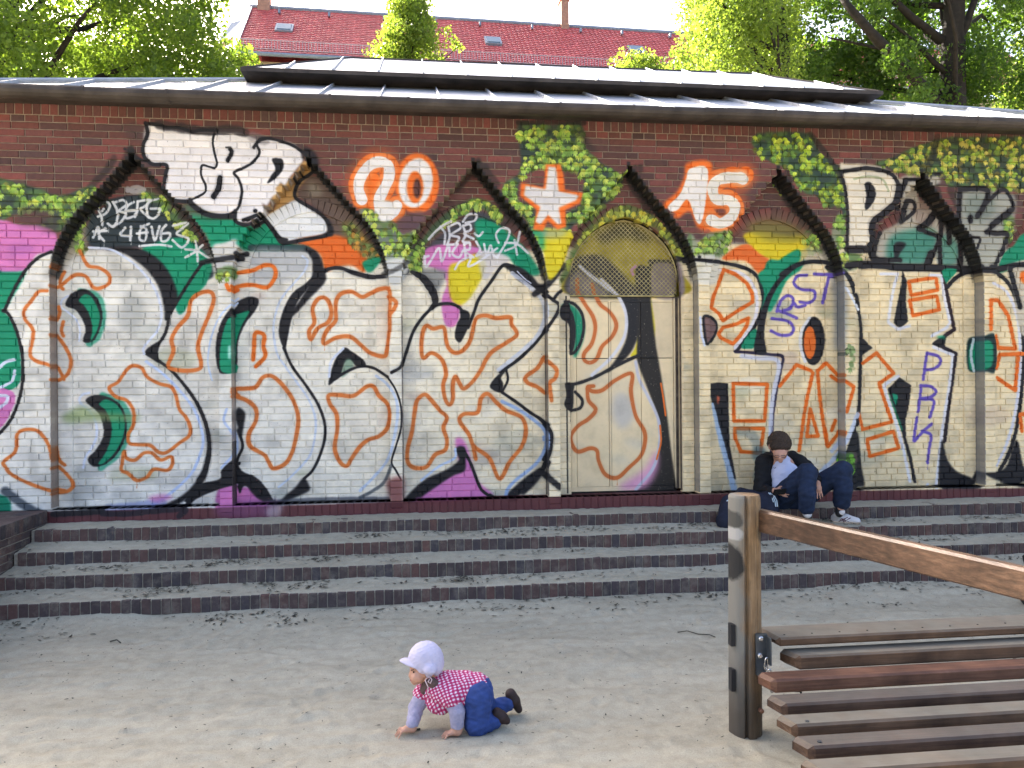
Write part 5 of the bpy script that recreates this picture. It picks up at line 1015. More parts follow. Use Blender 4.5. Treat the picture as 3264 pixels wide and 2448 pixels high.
def crown_clumps(cx,cy,cz,rx,ry,rz,n,rc,seed,shape='ell'):
    r=random.Random(seed); out=[]
    while len(out)<n:
        x,y,z=[r.uniform(-1,1) for _ in range(3)]; q=x*x+y*y+z*z
        if shape=='cone':
            if x*x+y*y>((1-z)/2*.92+.06)**2: continue
        elif q>1 or (q<.30 and r.random()<.7): continue
        out.append((cx+x*rx,cy+y*ry,cz+z*rz,rc*r.uniform(.55,1.3)))
    return out
def tree(label,base,trunk,branches,clumps,nl,size,m,seed,droop=0,group=None,name='leafy_tree'):
    t=empty(name,base,label,'tree',group); m_=MB(); m_.tube([p for p,_ in trunk],[r for _,r in trunk],10); m_.obj('trunk',M_bark,t,smooth=True)
    for b in branches:
        m_=MB(); m_.tube([p for p,_ in b],[r for _,r in b],7); m_.obj('limb',M_bark,t,smooth=True)
    leaves('crown',clumps,nl,size,m,t,seed,droop); return t
def limbs_to(clumps,trunk_pts,n,r0,seed):
    r=random.Random(seed); out=[]
    for c in r.sample(clumps,n):
        z0=min(max(c[2]-r.uniform(1.,2.8),trunk_pts[0][2]+2),trunk_pts[-1][2]); k=(z0-trunk_pts[0][2])/(trunk_pts[-1][2]-trunk_pts[0][2]); p0=Vector(trunk_pts[0]).lerp(Vector(trunk_pts[-1]),k); p1=Vector(c[:3])
        mid=p0.lerp(p1,.5)+Vector((r.uniform(-.2,.2),r.uniform(-.2,.2),r.uniform(-.1,.4))); out.append([(p0,r0),(p0.lerp(mid,.5)+Vector((0,0,-.06)),r0*.8),(mid,r0*.6),(mid.lerp(p1,.5)+Vector((0,0,.1)),r0*.4),(p1,r0*.18)])
    return out
Y=11.
cl_=crown_clumps(-9.2,Y,9.1,5.1,4.2,4.1,190,.8,1)+[(-4.3+random.uniform(-.5,.4),Y-1+random.uniform(-1,1),6.5+k*.45,.6) for k in range(12)]
tree('big dark-leaved tree filling the sky behind the left end of the roof',(-9,Y,0),[((-9,Y,0),.32),((-9,Y,5),.26),((-8.8,Y,11),.1)],limbs_to(cl_,[(-9,Y,0),(-8.8,Y,11)],22,.11,2),cl_,150000,.10,M_leafd,3)
Y=12.; tx=float(onY(3028,300,Y)[0])
cl_=crown_clumps(tx-.6,Y+2.6,11.2,5.9,2.9,5.4,170,.8,4)+[c for c in crown_clumps(tx+.5,Y-1.4,11.6,5.5,1.2,4.4,46,.6,44) if not(abs(c[0]-tx)<1.0 and c[2]<10.6)]
P=lambda u,v,y: Vector([float(q) for q in onY(u,v,y)])
br=[[(P(3000,350,Y-.3),.18),(P(2900,225,Y-.6),.16),(P(2800,130,Y-1.2),.13),(P(2720,40,Y-1.6),.10),(P(2640,-60,Y-.4),.05)],[(P(3000,130,Y),.13),(P(2900,50,Y-.3),.10),(P(2820,-30,Y-.5),.06)],[(P(2830,160,Y-.2),.05),(P(2740,140,Y-.4),.035),(P(2640,120,Y-.7),.02)],[(P(3020,200,Y),.13),(P(3080,80,Y-.2),.1),(P(3120,-40,Y-.2),.08)]]
tree('big dark tree with thick trunk and slanting limb behind the right of the roof',(tx,Y,0),[((tx,Y,0),.46),((tx,Y,6),.40),((tx+.05,Y,9),.36),((tx+.15,Y,12),.26),((tx+.2,Y,14),.14)],br+limbs_to(cl_,[(tx,Y,0),(tx+.2,Y,14)],14,.09,5),cl_,118000,.115,M_leafk,6)
cl_=[(float(q[0]),float(q[1]),float(q[2]),r) for q,r in [(P(u,v,10.+dy),r) for u,v,dy,r in [(2370+random.uniform(-170,150),110+random.uniform(-190,150),random.uniform(-1.3,1.5),random.uniform(.3,.6)) for _ in range(120)]] ]
cl_=[c for c in cl_ if True]+[(float(P(u,v,10)[0]),10,float(P(u,v,10)[2]),.35) for u,v in((2200,140),(2170,180),(2220,70),(2300,20),(2190,215),(2250,230),(2150,215))]
bx=float(P(2520,200,10)[0]); tree('bright yellow-green lime tree between the red roof and the big dark tree',(bx,10,0),[((bx,10,0),.2),((bx,10,6),.16),((bx-.2,10,11),.05)],limbs_to(cl_,[(bx,10,0),(bx-.2,10,11)],14,.06,7),cl_,24000,.08,M_leafl,8)
# narrow sunlit lime tree in the middle
Y=10.; cx=float(onY(1300,200,Y)[0]); zt_=float(onY(1310,-25,Y)[2]); zb_=float(onY(1310,330,Y)[2])
cl_=[]
rr=random.Random(12)
for k in range(95):
    v=rr.uniform(-20,330); half=np.interp(v,[-20,0,60,110,170,240,330],[22,46,52,76,104,140,165]); u=1305+rr.uniform(-1,1)*half; q=P(u,v,Y+rr.uniform(-.6,.6)); cl_.append((q.x,q.y,q.z,.26 if abs(u-1305)>half*.6 else .36))
for u,v in((1180,170),(1200,150),(1225,120),(1380,120),(1440,130),(1425,95),(1400,150),(1460,148),(1240,80),(1375,75),(1280,-15)): q=P(u,v,Y); cl_.append((q.x,q.y,q.z,.20))
tree('slim pointed lime tree, bright green, in front of the middle of the red roof',(cx,Y,0),[((cx,Y,0),.16),((cx,Y,5),.12),((cx,Y,zt_-.4),.03)],limbs_to(cl_,[(cx,Y,0),(cx,Y,zt_-.4)],16,.035,13),cl_,12500,.075,M_leafl,14)
for i,(u,v,r) in enumerate([(2022,215,.42),(2092,222,.34)]):
    q=P(u,v,9.); cl_=[(q.x+rr.uniform(-.25,.25),q.y+rr.uniform(-.3,.3),q.z+rr.uniform(-.9,.1),r) for _ in range(14)]
    tree(['rounded bright green treetop just showing over the upper roof, left of the pair','smaller bright green treetop just showing over the upper roof, right of the pair'][i],(q.x,q.y,0),[((q.x,q.y,0),.09),((q.x,q.y,q.z-.3),.04)],[],cl_,3200,.075,M_leafl,20+i,name='small_tree')
q=P(3235,170,22.); cl_=crown_clumps(q.x+2.4,22,q.z-.5,3.4,3,3.6,60,.7,30)
tree('sunlit yellow-green tree far back at the right edge',(q.x+2,22,0),[((q.x+2,22,0),.25),((q.x+2,22,12),.1)],[],cl_,22000,.13,M_leafl,31)
q=P(60,200,24.); cl_=crown_clumps(q.x,24,11,7,3,4.5,80,.8,32)
tree('yellow-green tree glimpsed behind the big dark tree on the left',(q.x,24,0),[((q.x,24,0),.3),((q.x,24,11),.1)],[],cl_,42000,.16,M_leafl,33)
# ================================================================ wooden suspension bridge parts in the foreground
def wood_mat(name,c1,c2,c3,axis,rough=.75,spec=.3):
    m,n,b=mat(name); tc=N(n,'ShaderNodeTexCoord'); mp=N(n,'ShaderNodeMapping'); sc=[46.,46.,46.]; sc[axis]=2.2; mp.inputs['Scale'].default_value=sc; oi=N(n,'ShaderNodeObjectInfo')
    off=N(n,'ShaderNodeCombineXYZ'); n.links.new(math_n(n,'MULTIPLY',oi.outputs['Random'],37.),off.inputs[0]); n.links.new(math_n(n,'MULTIPLY',oi.outputs['Random'],11.),off.inputs[2]); n.links.new(off.outputs[0],mp.inputs['Location'])
    n.links.new(tc.outputs['Object'],mp.inputs[0]); g=noise_n(n,mp.outputs[0],1.5,8,.65,.15); w=noise_n(n,tc.outputs['Object'],3.2,5,.6)
    r=ramp(n,g.outputs[0],[(.28,c1),(.5,c2),(.72,c3)]); wr=ramp(n,w.outputs[0],[(.35,(.50,.47,.45)),(.6,(1.12,1.1,1.06))])
    n.links.new(mixc(n,1.,r.outputs[0],wr.outputs[0],'MULTIPLY'),b.inputs['Base Color']); b.inputs['Roughness'].default_value=rough; b.inputs['Specular IOR Level'].default_value=spec
    bump(n,b,g.outputs[0],.35,.004); return m
M_post=wood_mat('weathered_post_wood',(.10,.060,.030),(.23,.150,.080),(.34,.24,.14),2)
def add_weather(m):
    n=m.node_tree; b=n.nodes['Principled BSDF']; src=b.inputs['Base Color'].links[0].from_socket
    tc=N(n,'ShaderNodeTexCoord'); sp=N(n,'ShaderNodeSeparateXYZ'); n.links.new(tc.outputs['Object'],sp.inputs[0])
    ns=noise_n(n,tc.outputs['Object'],6,5); a=math_n(n,'ADD',sp.outputs[0],math_n(n,'MULTIPLY',math_n(n,'SUBTRACT',ns.outputs[0],.5),.12))
    f=N(n,'ShaderNodeMapRange'); f.inputs['From Min'].default_value=.0; f.inputs['From Max'].default_value=-.05; n.links.new(a,f.inputs['Value'])
    g=mixc(n,f.outputs[0],src,(.17,.165,.145))
    z=sp.outputs[2]; lowf=N(n,'ShaderNodeMapRange'); lowf.inputs['From Min'].default_value=.55; lowf.inputs['From Max'].default_value=.2; n.links.new(math_n(n,'ADD',z,math_n(n,'MULTIPLY',ns.outputs[0],.15)),lowf.inputs['Value'])
    g2=mixc(n,math_n(n,'MULTIPLY',lowf.outputs[0],.8),g,(.045,.034,.024)); 
    def spot(src,cx,cz,rx,rz,c,k):
        dx=math_n(n,'DIVIDE',math_n(n,'SUBTRACT',sp.outputs[0],cx),rx); dz=math_n(n,'DIVIDE',math_n(n,'SUBTRACT',z,cz),rz); n3=noise_n(n,tc.outputs['Object'],17,4)
        r2=math_n(n,'ADD',math_n(n,'ADD',math_n(n,'MULTIPLY',dx,dx),math_n(n,'MULTIPLY',dz,dz)),math_n(n,'MULTIPLY',math_n(n,'SUBTRACT',n3.outputs[0],.5),1.3)); q=N(n,'ShaderNodeMapRange'); q.inputs['From Min'].default_value=1.15; q.inputs['From Max'].default_value=.65; n.links.new(r2,q.inputs['Value'])
        return mixc(n,math_n(n,'MULTIPLY',q.outputs[0],k),src,c)
    g2=spot(g2,-.075,1.045,.045,.035,(.34,.34,.33),.8); g2=spot(g2,-.085,.90,.055,.095,(.012,.012,.013),.95); g2=spot(g2,-.08,1.12,.05,.045,(.03,.03,.028),.8); g2=spot(g2,.09,1.05,.05,.07,(.05,.045,.035),.8)
    n.links.new(g2,b.inputs['Base Color'])
add_weather(M_post)
M_rail=wood_mat('brown_rail_wood',(.045,.027,.017),(.095,.054,.033),(.165,.096,.060),1,.36,.5); M_plank=wood_mat('worn_plank_wood',(.060,.036,.022),(.115,.066,.038),(.16,.098,.060),0,.7); M_plankr=wood_mat('reddish_plank_wood',(.085,.040,.024),(.155,.070,.040),(.21,.11,.068),0,.55,.4); M_plankd=wood_mat('dark_plank_wood',(.040,.024,.017),(.080,.046,.030),(.12,.076,.05),0,.6)
M_steel=simple('dark_bracket_steel',(.10,.115,.13),.35,.7,.2,20,.1); M_bright=simple('bright_steel',(.55,.55,.55),.25,.9,.1,30,.05); M_black=simple('black_steel',(.02,.02,.022),.5,.2)
M_spray=simple('black_spray_patch',(.018,.017,.018),.8,0,.2,30)
pc=onZ(2405,2372,0.); pc=np.array([1.672,-3.80,0]); PR=.083
post=empty('wooden_post',tuple(pc),'thick round wooden post with a deep drying crack, rail and bracket fixed to it','post')
n=40; zs=[-.2,.3,.7,1.0,1.2,1.228,1.24]; rs_=[1,1.0,.985,.975,.97,.955,.90]; v=[];f=[]
for z_,r_k in zip(zs,rs_):
    for k in range(n):
        an=2*math.pi*k/n; rr_=PR*r_k*(1+.02*math.sin(3*an+z_*2)+.012*math.sin(7*an))
        if k in(28,): rr_*=.72                         # the drying crack, facing the viewer
        if k==33: rr_*=.93
        v.append((pc[0]+rr_*math.cos(an+.06*z_),pc[1]+rr_*math.sin(an+.06*z_),z_))
for i in range(len(zs)-1):
    for k in range(n): f.append((i*n+k,i*n+(k+1)%n,(i+1)*n+(k+1)%n,(i+1)*n+k))
v.append((pc[0],pc[1],1.241)); f+=[((len(zs)-1)*n+k,(len(zs)-1)*n+(k+1)%n,len(v)-1) for k in range(n)]
shaft=mobj('shaft',v,f,M_post,post,loc=tuple(pc))
# black/white sprayed patch wrapping the left of the post near the top (paint film, a hair proud)
def wrap_patch(a0,a1,z0,z1,m_,name,seed,r=PR*.995+.0012):
    rr=random.Random(seed); v=[];f=[]; na,nz_=14,12
    pts=[]
    for j in range(nz_+1):
        t=j/nz_; half=(a1-a0)/2*math.sqrt(max(0,1-(2*t-1)**4))*rr.uniform(.93,1.0); c=(a0+a1)/2
        for i in range(na+1):
            an=c+half*(2*i/na-1); z_=z0+(z1-z0)*t; k_=np.interp(z_,zs,rs_); q=(1+.02*math.sin(3*(an-.06*z_)+z_*2)+.012*math.sin(7*(an-.06*z_))); v.append((pc[0]+(PR*k_*q+.0016)*math.cos(an),pc[1]+(PR*k_*q+.0016)*math.sin(an),z_))
    for j in range(nz_):
        for i in range(na): a=j*(na+1)+i; f.append((a,a+1,a+na+2,a+na+1))
    return mobj(name,v,f,m_,post)
0 and wrap_patch(math.radians(188),math.radians(246),.80,.965,M_spray,'sprayed_mark',1); 0 and wrap_patch(math.radians(190),math.radians(232),1.08,1.17,M_spray,'sprayed_mark',2); 0 and wrap_patch(math.radians(190),math.radians(240),.98,1.06,M_spray,'sprayed_mark',4)
# square nuts on the left side
for zc_ in(.53,.30):
    m_=MB(); m_.box(pc[0]-PR-.012,pc[0]-PR+.01,pc[1]-.05,pc[1]-.01,zc_-.055,zc_+.055); m_.obj('side_cleat',M_black,post)
# bracket, bolts and shackle
by=pc[1]-PR-.006
bx=float(onY(2427,2100,by)[0])
bz=[float(onY(2427,v_,by)[2]) for v_ in(2020,2150)]
m_=MB(); P=[(bx-.03,by-.004,bz[0]),(bx+.03,by-.004,bz[0]),(bx+.036,by-.004,bz[1]+.05),(bx+.01,by-.004,bz[1]-.02),(bx-.028,by-.004,bz[1]-.0)]; m_.add(P+[(p[0],p[1]+.012,p[2]) for p in P],[(4,3,2,1,0),(5,6,7,8,9)]+[(i,(i+1)%5,(i+1)%5+5,i+5) for i in range(5)]); m_.obj('bracket',M_steel,post)
m_=MB(); m_.box(bx+.024,bx+.032,by-.05,by,bz[1]+.06,bz[0]-.01); m_.obj('bracket_flange',M_steel,post)
def bolt(x,z_,r,mt):
    m_=MB(); m_.tube([(x,by+.01,z_),(x,by-.012,z_),(x,by-.018,z_)],[r,r,r*.6],12); m_.obj('bolt_head',mt,post)
bolt(bx-.006,bz[0]-.022,.013,M_bright); bolt(bx-.01,float(onY(2420,2088,by)[2]),.014,M_bright); bolt(bx-.004,float(onY(2422,2265,by)[2]),.012,M_plankr)
sh=empty('shackle',(bx+.02,by-.03,bz[1]+.05),'steel shackle linking the post bracket to the plank chain','shackle')
def ring(c,rx,rz,r,tilt,name,par):
    m_=MB(); P=[]
    for k in range(17):
        t=2*math.pi*k/16; x=rx*math.cos(t); z_=rz*math.sin(t); P.append((c[0]+x*math.cos(tilt),c[1]+x*math.sin(tilt)*.6-.2*z_,c[2]+z_))
    m_.tube(P,r,6,cap=False); return m_.obj(name,M_bright,par,smooth=True)
ring((bx+.012,by-.03,bz[1]+.065),.012,.034,.0042,.6,'link',sh); ring((bx+.022,by-.04,bz[1]+.01),.011,.032,.0042,-.7,'link',sh); ring((bx+.035,by-.05,bz[1]-.045),.011,.032,.0042,.5,'link',sh)
# hand rail: board running from the post toward the right foreground
ra=np.array([pc[0]+.075,pc[1]-.02]); az_=math.radians(180-14.5); dirr=np.array([math.sin(az_),math.cos(az_)]); nr_=np.array([dirr[1],-dirr[0]])
zt_r=float(onY(2470,1624,pc[1]-.05)[2]); hh_=.112; tw=.058
rail=empty('hand_rail',(float(ra[0]),float(ra[1]),zt_r-hh_),'smooth brown wooden hand rail, sunlit in patches, running from the post to the right edge','rail')
m_=MB(); L_=2.6; secs=[0,.5,1.,1.5,2.,L_]; v=[];prof=[(-tw/2,-hh_+.006),(-tw/2+.006,-hh_),(tw/2-.006,-hh_),(tw/2,-hh_+.006),(tw/2,-.01),(tw/2-.012,0),(-tw/2+.012,0),(-tw/2,-.01)]
for s_ in secs:
    for a_,b_ in prof: p=ra+dirr*s_+nr_*(a_); v.append((p[0],p[1],zt_r+b_))
m=len(prof); f=[(i*m+k,i*m+(k+1)%m,(i+1)*m+(k+1)%m,(i+1)*m+k) for i in range(len(secs)-1) for k in range(m)]+[tuple(range(m))[::-1],tuple((len(secs)-1)*m+k for k in range(m))]
o=mobj('rail_board',v,f,M_rail,rail)
m_=MB(); e=ra+dirr*(L_-.1)+nr_*.1; m_.tube([(e[0],e[1],-.2),(e[0],e[1],zt_r+.05)],.085,16); o=m_.obj('rail_post',M_post,rail)
# planks
def topgrey(m,c,k=.85):
    n=m.node_tree; b=n.nodes['Principled BSDF']; src=b.inputs['Base Color'].links[0].from_socket; ge=N(n,'ShaderNodeNewGeometry'); sp=N(n,'ShaderNodeSeparateXYZ'); n.links.new(ge.outputs['True Normal'],sp.inputs[0]); ns=noise_n(n,ge.outputs['Position'],9,5)
    q=N(n,'ShaderNodeMapRange'); q.inputs['From Min'].default_value=.55; q.inputs['From Max'].default_value=.95; n.links.new(sp.outputs[2],q.inputs['Value']); f=math_n(n,'MULTIPLY',q.outputs[0],math_n(n,'ADD',math_n(n,'MULTIPLY',ns.outputs[0],.9),k-.45,True),True)
    n.links.new(mixc(n,f,src,mixc(n,.65,src,c)),b.inputs['Base Color'])
topgrey(M_plank,(.215,.215,.175)); topgrey(M_plankd,(.150,.145,.125),.75)
def plank(label,x0,yf,zt,dep,th,m_,x1=3.35,tilt=0,cut=.03,grp='planks of the hanging bridge'):
    c=.010; prof=[(-0.,-th+c),(c,-th),(dep-c,-th),(dep,-th+c),(dep,-c),(dep-c,0),(c,0),(0,-c)]; v=[]
    for x,ins in((x0,.016),(x0+.022,.0),(x0+.5,0),(x0+1.,0),(x1-.02,0),(x1,.016)):
        for a_,b_ in prof:
            yy=min(max(a_,ins),dep-ins); zz=min(max(b_,-th+ins),-ins) if ins else b_
            v.append((x+(cut*(1-a_/dep) if x<x0+.1 else 0),yf+yy,zt+zz+tilt*a_))
    m=8; f=[(i*m+k,i*m+(k+1)%m,(i+1)*m+(k+1)%m,(i+1)*m+k) for i in range(5) for k in range(m)]+[tuple(range(m))[::-1],tuple(5*m+k for k in range(m))]
    o=mobj('plank',v,f,m_,None,loc=(x0,yf,zt)); tag(o,label,'plank',grp); return o
def pk(u,v,z,dy=0):
    p=onZ(u,v,z); return float(p[0]),float(p[1])
defs=[((2459,2035),.525,.20,.045,M_plank,'flat fixed plank with nail heads behind the post, farthest of the bridge planks',0,0),
 ((2522,2093),.46,.14,.070,M_plank,'grey split-edged plank just below and in front of the fixed one',0,-.04),
 ((2443,2169),.40,.115,.066,M_plankr,'reddish brown plank whose end overlaps the post',0,.0),
 ((2476,2247),.375,.115,.062,M_plankd,'dark greyish plank just in front of the reddish one',0,.02),
 ((2507,2313),.36,.11,.060,M_plank,'pale worn plank with a bolt hole, third from the nearest',0,.02),
 ((2560,2383),.345,.11,.066,M_plankd,'dark chamfered plank with a light worn spot, second from the nearest',0,.0),
 ((2590,2462),.335,.11,.06,M_plank,'nearest plank, pale grey, cut off by the bottom of the picture',0,0)]
yy_=[]
for (u,v_),z_,dep,th,mt,lab,_,tl in defs:
    x,y=pk(u,v_,z_); yy_.append(y); plank(lab,x,y,z_,dep,th,mt,tilt=tl)
x,y=pk(2620,2540,.33); plank('plank just below the bottom edge of the picture',x,y,.33,.11,.06,M_plankr) if False else None
# rope-side chain carrying the planks (seen in the gaps)
pl=[pk(u+60,v_,z_) for (u,v_),z_,*_ in defs]
ch=MB(); Pc=[(bx+.03,by-.045,bz[1]-.06)]+[(pl[i][0]+.1,pl[i][1]+.05,defs[i][1]-.075) for i in range(2,7)]
ch.tube(Pc,.006,6); co=ch.obj('carrying_cable',M_black); tag(co,'dark cable under the left ends of the planks','cable')
m_=MB(); m_.tube([(Pc[-1][0],Pc[-1][1],Pc[-1][2]),(Pc[-1][0]+.05,Pc[-1][1]-1.2,.5)],.006,6); o=m_.obj('cable_end',M_black); o.parent=co
# nail heads on the fixed plank
nh=[(2440+60+k*88,2022-k*4.6) for k in range(9)]
fp=[o for o in bpy.data.objects if o.get('label','').startswith('flat fixed plank')][0]
for u,v_ in nh:
    p=onZ(u,v_,.527); m_=MB(); m_.tube([(p[0],p[1],.5245),(p[0],p[1],.5275)],.005,8); o=m_.obj('nail_head',M_black); o.parent=fp; o.matrix_parent_inverse=Matrix.Translation([-c for c in fp.location])
for lab,u,v_ in(('pale worn plank',2573,2300),('dark chamfered',2612,2365)):
    q=[o for o in bpy.data.objects if o.get('label','').startswith(lab)][0]; p=onZ(u,v_,q.location.z); m_=MB(); m_.tube([(p[0],p[1],q.location.z-.002),(p[0],p[1],q.location.z+.004)],.009,10); o=m_.obj('bolt_head',M_steel); o.parent=q; o.matrix_parent_inverse=Matrix.Translation([-c for c in q.location])
# ================================================================ sports bag beside the seated man
M_bag=simple('navy_bag_fabric',(.010,.013,.028),.75,0,.3,25,.4,.004); M_stripe=simple('pale_stripe',(.50,.60,.66),.6)
# ================================================================ stroller cut by the right edge
st=empty('stroller',(5.9,-2.0,0),'dark stroller just entering the picture at the right edge','stroller')
def P3(u,v,y): return tuple(float(q) for q in onY(u,v,y))
def wheel(c,r):
    m_=MB(); P=[(c[0]+.0,c[1]+r*math.cos(t),c[2]+r*math.sin(t)) for t in np.linspace(0,2*math.pi,25)]; m_.tube(P,.018,8,cap=False); t_=m_.obj('tyre',M_black,st,smooth=True)
    m_=MB(); m_.tube([(c[0]-.02,c[1],c[2]),(c[0]+.02,c[1],c[2])],.03,10)
    for k in range(5): a=2*math.pi*k/5; m_.tube([(c[0],c[1],c[2]),(c[0],c[1]+r*.93*math.cos(a),c[2]+r*.93*math.sin(a))],.006,5)
    m_.obj('rim',M_steel,st)
w0=P3(3283,1838,-1.9)
wheel((w0[0],-1.9,.12),.115); wheel((w0[0]+.5,-1.9,.12),.115); wheel((w0[0]+.05,-2.6,.14),.13); wheel((w0[0]+.45,-2.6,.14),.13)
m_=MB(); q=w0[0]
m_.tube([(q,-1.9,.12),(q+.02,-2.2,.5),(q+.02,-2.7,1.0)],.012,6); m_.obj('frame_tube',M_black,st); m_=MB(); m_.tube([(q+.48,-1.9,.12),(q+.46,-2.2,.5),(q+.46,-2.7,1.0)],.012,6); m_.obj('frame_tube',M_black,st)
m_=MB(); m_.tube([(q,-1.88,.30),(q-.035,-1.9,.40),(q-.01,-1.95,.47),(q+.06,-2.0,.45),(q+.1,-2.05,.4)],[.02,.026,.02,.03,.03],8); m_.obj('front_bar',M_black,st,smooth=True)
m_=MB(); m_.add([(q+.05,-1.95,.3),(q+.43,-1.95,.3),(q+.43,-2.3,.35),(q+.05,-2.3,.35),(q+.03,-2.45,.85),(q+.45,-2.45,.85),(q+.03,-2.38,.85),(q+.45,-2.38,.85)],[(0,1,2,3),(3,2,5,4),(4,5,7,6),(0,3,4,6)]); m_.obj('seat',M_bag,st)
# ================================================================ figures: smooth-union distance fields turned into one continuous surface (surface nets)
def sdf_mesh(name,prims,vox,k,m,parent=None,noise_amp=0,noise_c=.03,cut=None,loc=None,ks=None):
    allp=np.array([p for pr in prims for p in ([pr[1],pr[2]] if pr[0]=='c' else [pr[1]])],float); R=max([max(pr[3],pr[4]) if pr[0]=='c' else max(pr[2]) for pr in prims])+k+vox*2
    lo=allp.min(0)-R; hi=allp.max(0)+R; n=np.ceil((hi-lo)/vox).astype(int)+1
    gx=[lo[i]+vox*np.arange(n[i]) for i in range(3)]; D=np.full(n,9.,np.float32)
    for pr in prims:
        kk=k
        if pr[0]=='c':
            a,b,ra_,rb_=np.array(pr[1],float),np.array(pr[2],float),pr[3],pr[4]; r=max(ra_,rb_)+k*2+vox*2; l=np.minimum(a,b)-r; h=np.maximum(a,b)+r; kk=pr[5] if len(pr)>5 else k
        else:
            c,rad=np.array(pr[1],float),np.array(pr[2],float); Rm=pr[3] if len(pr)>3 and pr[3] is not None else None; r=rad.max()+k*2+vox*2; l=c-r; h=c+r; kk=pr[4] if len(pr)>4 else k
        i0=np.maximum(((l-lo)/vox).astype(int),0); i1=np.minimum(((h-lo)/vox).astype(int)+2,n)
        X,Y_,Z=np.meshgrid(gx[0][i0[0]:i1[0]],gx[1][i0[1]:i1[1]],gx[2][i0[2]:i1[2]],indexing='ij')
        if pr[0]=='c':
            d=b-a; L2=max(d@d,1e-9); t=np.clip(((X-a[0])*d[0]+(Y_-a[1])*d[1]+(Z-a[2])*d[2])/L2,0,1)
            q=np.sqrt((X-a[0]-t*d[0])**2+(Y_-a[1]-t*d[1])**2+(Z-a[2]-t*d[2])**2)-(ra_+(rb_-ra_)*t)
        else:
            x,y,z=X-c[0],Y_-c[1],Z-c[2]
            if Rm is not None: x,y,z=(Rm[0][0]*x+Rm[1][0]*y+Rm[2][0]*z),(Rm[0][1]*x+Rm[1][1]*y+Rm[2][1]*z),(Rm[0][2]*x+Rm[1][2]*y+Rm[2][2]*z)
            k0=np.sqrt((x/rad[0])**2+(y/rad[1])**2+(z/rad[2])**2); k1=np.sqrt((x/rad[0]**2)**2+(y/rad[1]**2)**2+(z/rad[2]**2)**2)+1e-9; q=k0*(k0-1)/k1
        S_=D[i0[0]:i1[0],i0[1]:i1[1],i0[2]:i1[2]]
        if pr[0]=='s': continue
        h_=np.clip(.5+.5*(S_-q)/kk,0,1); S_[...]=S_*(1-h_)+q*h_-kk*h_*(1-h_)
    if cut is not None:
        X,Y_,Z=np.meshgrid(*gx,indexing='ij')
        for fn in cut: D=np.maximum(D,fn(X,Y_,Z))
    if noise_amp:
        X,Y_,Z=np.meshgrid(*gx,indexing='ij'); D=D+noise_amp*(np.sin(X/noise_c*1.1+2*np.sin(Z/noise_c*.9))*np.sin(Z/noise_c*1.7+Y_/noise_c)+.5*np.sin(Y_/noise_c*2.1+X/noise_c*1.4))
    ins=D<0; cell=np.zeros(np.array(n)-1,np.int32)
    for dx in(0,1):
        for dy in(0,1):
            for dz in(0,1): cell+=ins[dx:n[0]-1+dx,dy:n[1]-1+dy,dz:n[2]-1+dz]
    act=(cell>0)&(cell<8); idx=-np.ones(act.shape,np.int64); I=np.argwhere(act); idx[act]=np.arange(len(I))
    acc=np.zeros((len(I),3)); cnt=np.zeros(len(I)); cor=[(a,b,c) for a in(0,1) for b in(0,1) for c in(0,1)]
    for c0 in cor:
        for ax in range(3):
            if c0[ax]: continue
            c1=list(c0); c1[ax]=1
            a=D[I[:,0]+c0[0],I[:,1]+c0[1],I[:,2]+c0[2]]; b=D[I[:,0]+c1[0],I[:,1]+c1[1],I[:,2]+c1[2]]; s=(a<0)!=(b<0); t=np.where(s,a/(a-b+1e-12),0)
            p=np.array(c0,float)[None,:]*np.ones((len(I),1)); p[:,ax]+=t; acc[s]+=p[s]; cnt[s]+=1
    V=lo+(I+acc/np.maximum(cnt,1)[:,None])*vox; F=[]
    for ax in range(3):
        o1,o2=[(1,2),(2,0),(0,1)][ax]
        s0=[slice(0,n[i]) for i in range(3)]; sa=list(s0); sb=list(s0); sa[ax]=slice(0,n[ax]-1); sb[ax]=slice(1,n[ax])
        A_=ins[tuple(sa)]; B_=ins[tuple(sb)]; E=np.argwhere(A_!=B_); E=E[(E[:,o1]>0)&(E[:,o2]>0)&(E[:,o1]<n[o1]-1)&(E[:,o2]<n[o2]-1)]
        if not len(E): continue
        e1=np.zeros(3,int); e1[o1]=1; e2=np.zeros(3,int); e2[o2]=1
        q=[idx[tuple((E-w).T)] for w in(e1+e2,e2,0*e1,e1)]; fl=A_[tuple(E.T)]
        Q=np.stack(q,1); Q=np.where(fl[:,None],Q,Q[:,::-1]); F.append(Q)
    F=np.vstack(F); F=F[(F>=0).all(1)]
    for _ in range(2):
        nb=np.zeros_like(V); c_=np.zeros(len(V))
        for i in range(4):
            np.add.at(nb,F[:,i],V[F[:,(i+1)%4]]); np.add.at(c_,F[:,i],1)
        V=V*.5+.5*nb/np.maximum(c_,1)[:,None]
    me=bpy.data.meshes.new(name); 
    if loc is not None: V=V-np.asarray(loc)
    me.vertices.add(len(V)); me.vertices.foreach_set('co',V.ravel()); me.loops.add(F.size); me.loops.foreach_set('vertex_index',F.ravel()); me.polygons.add(len(F)); me.polygons.foreach_set('loop_start',np.arange(len(F))*4); me.update(calc_edges=True); me.polygons.foreach_set('use_smooth',[True]*len(F)); me.materials.append(m)
    o=bpy.data.objects.new(name,me); COL.objects.link(o)
    if parent: o.parent=parent; o.matrix_parent_inverse=Matrix.Translation([-c for c in parent.location])
    return o
def chain(pts,rs,k=None):
    return [('c',pts[i],pts[i+1],rs[i],rs[i+1])+((k,) if k else ()) for i in range(len(pts)-1)]
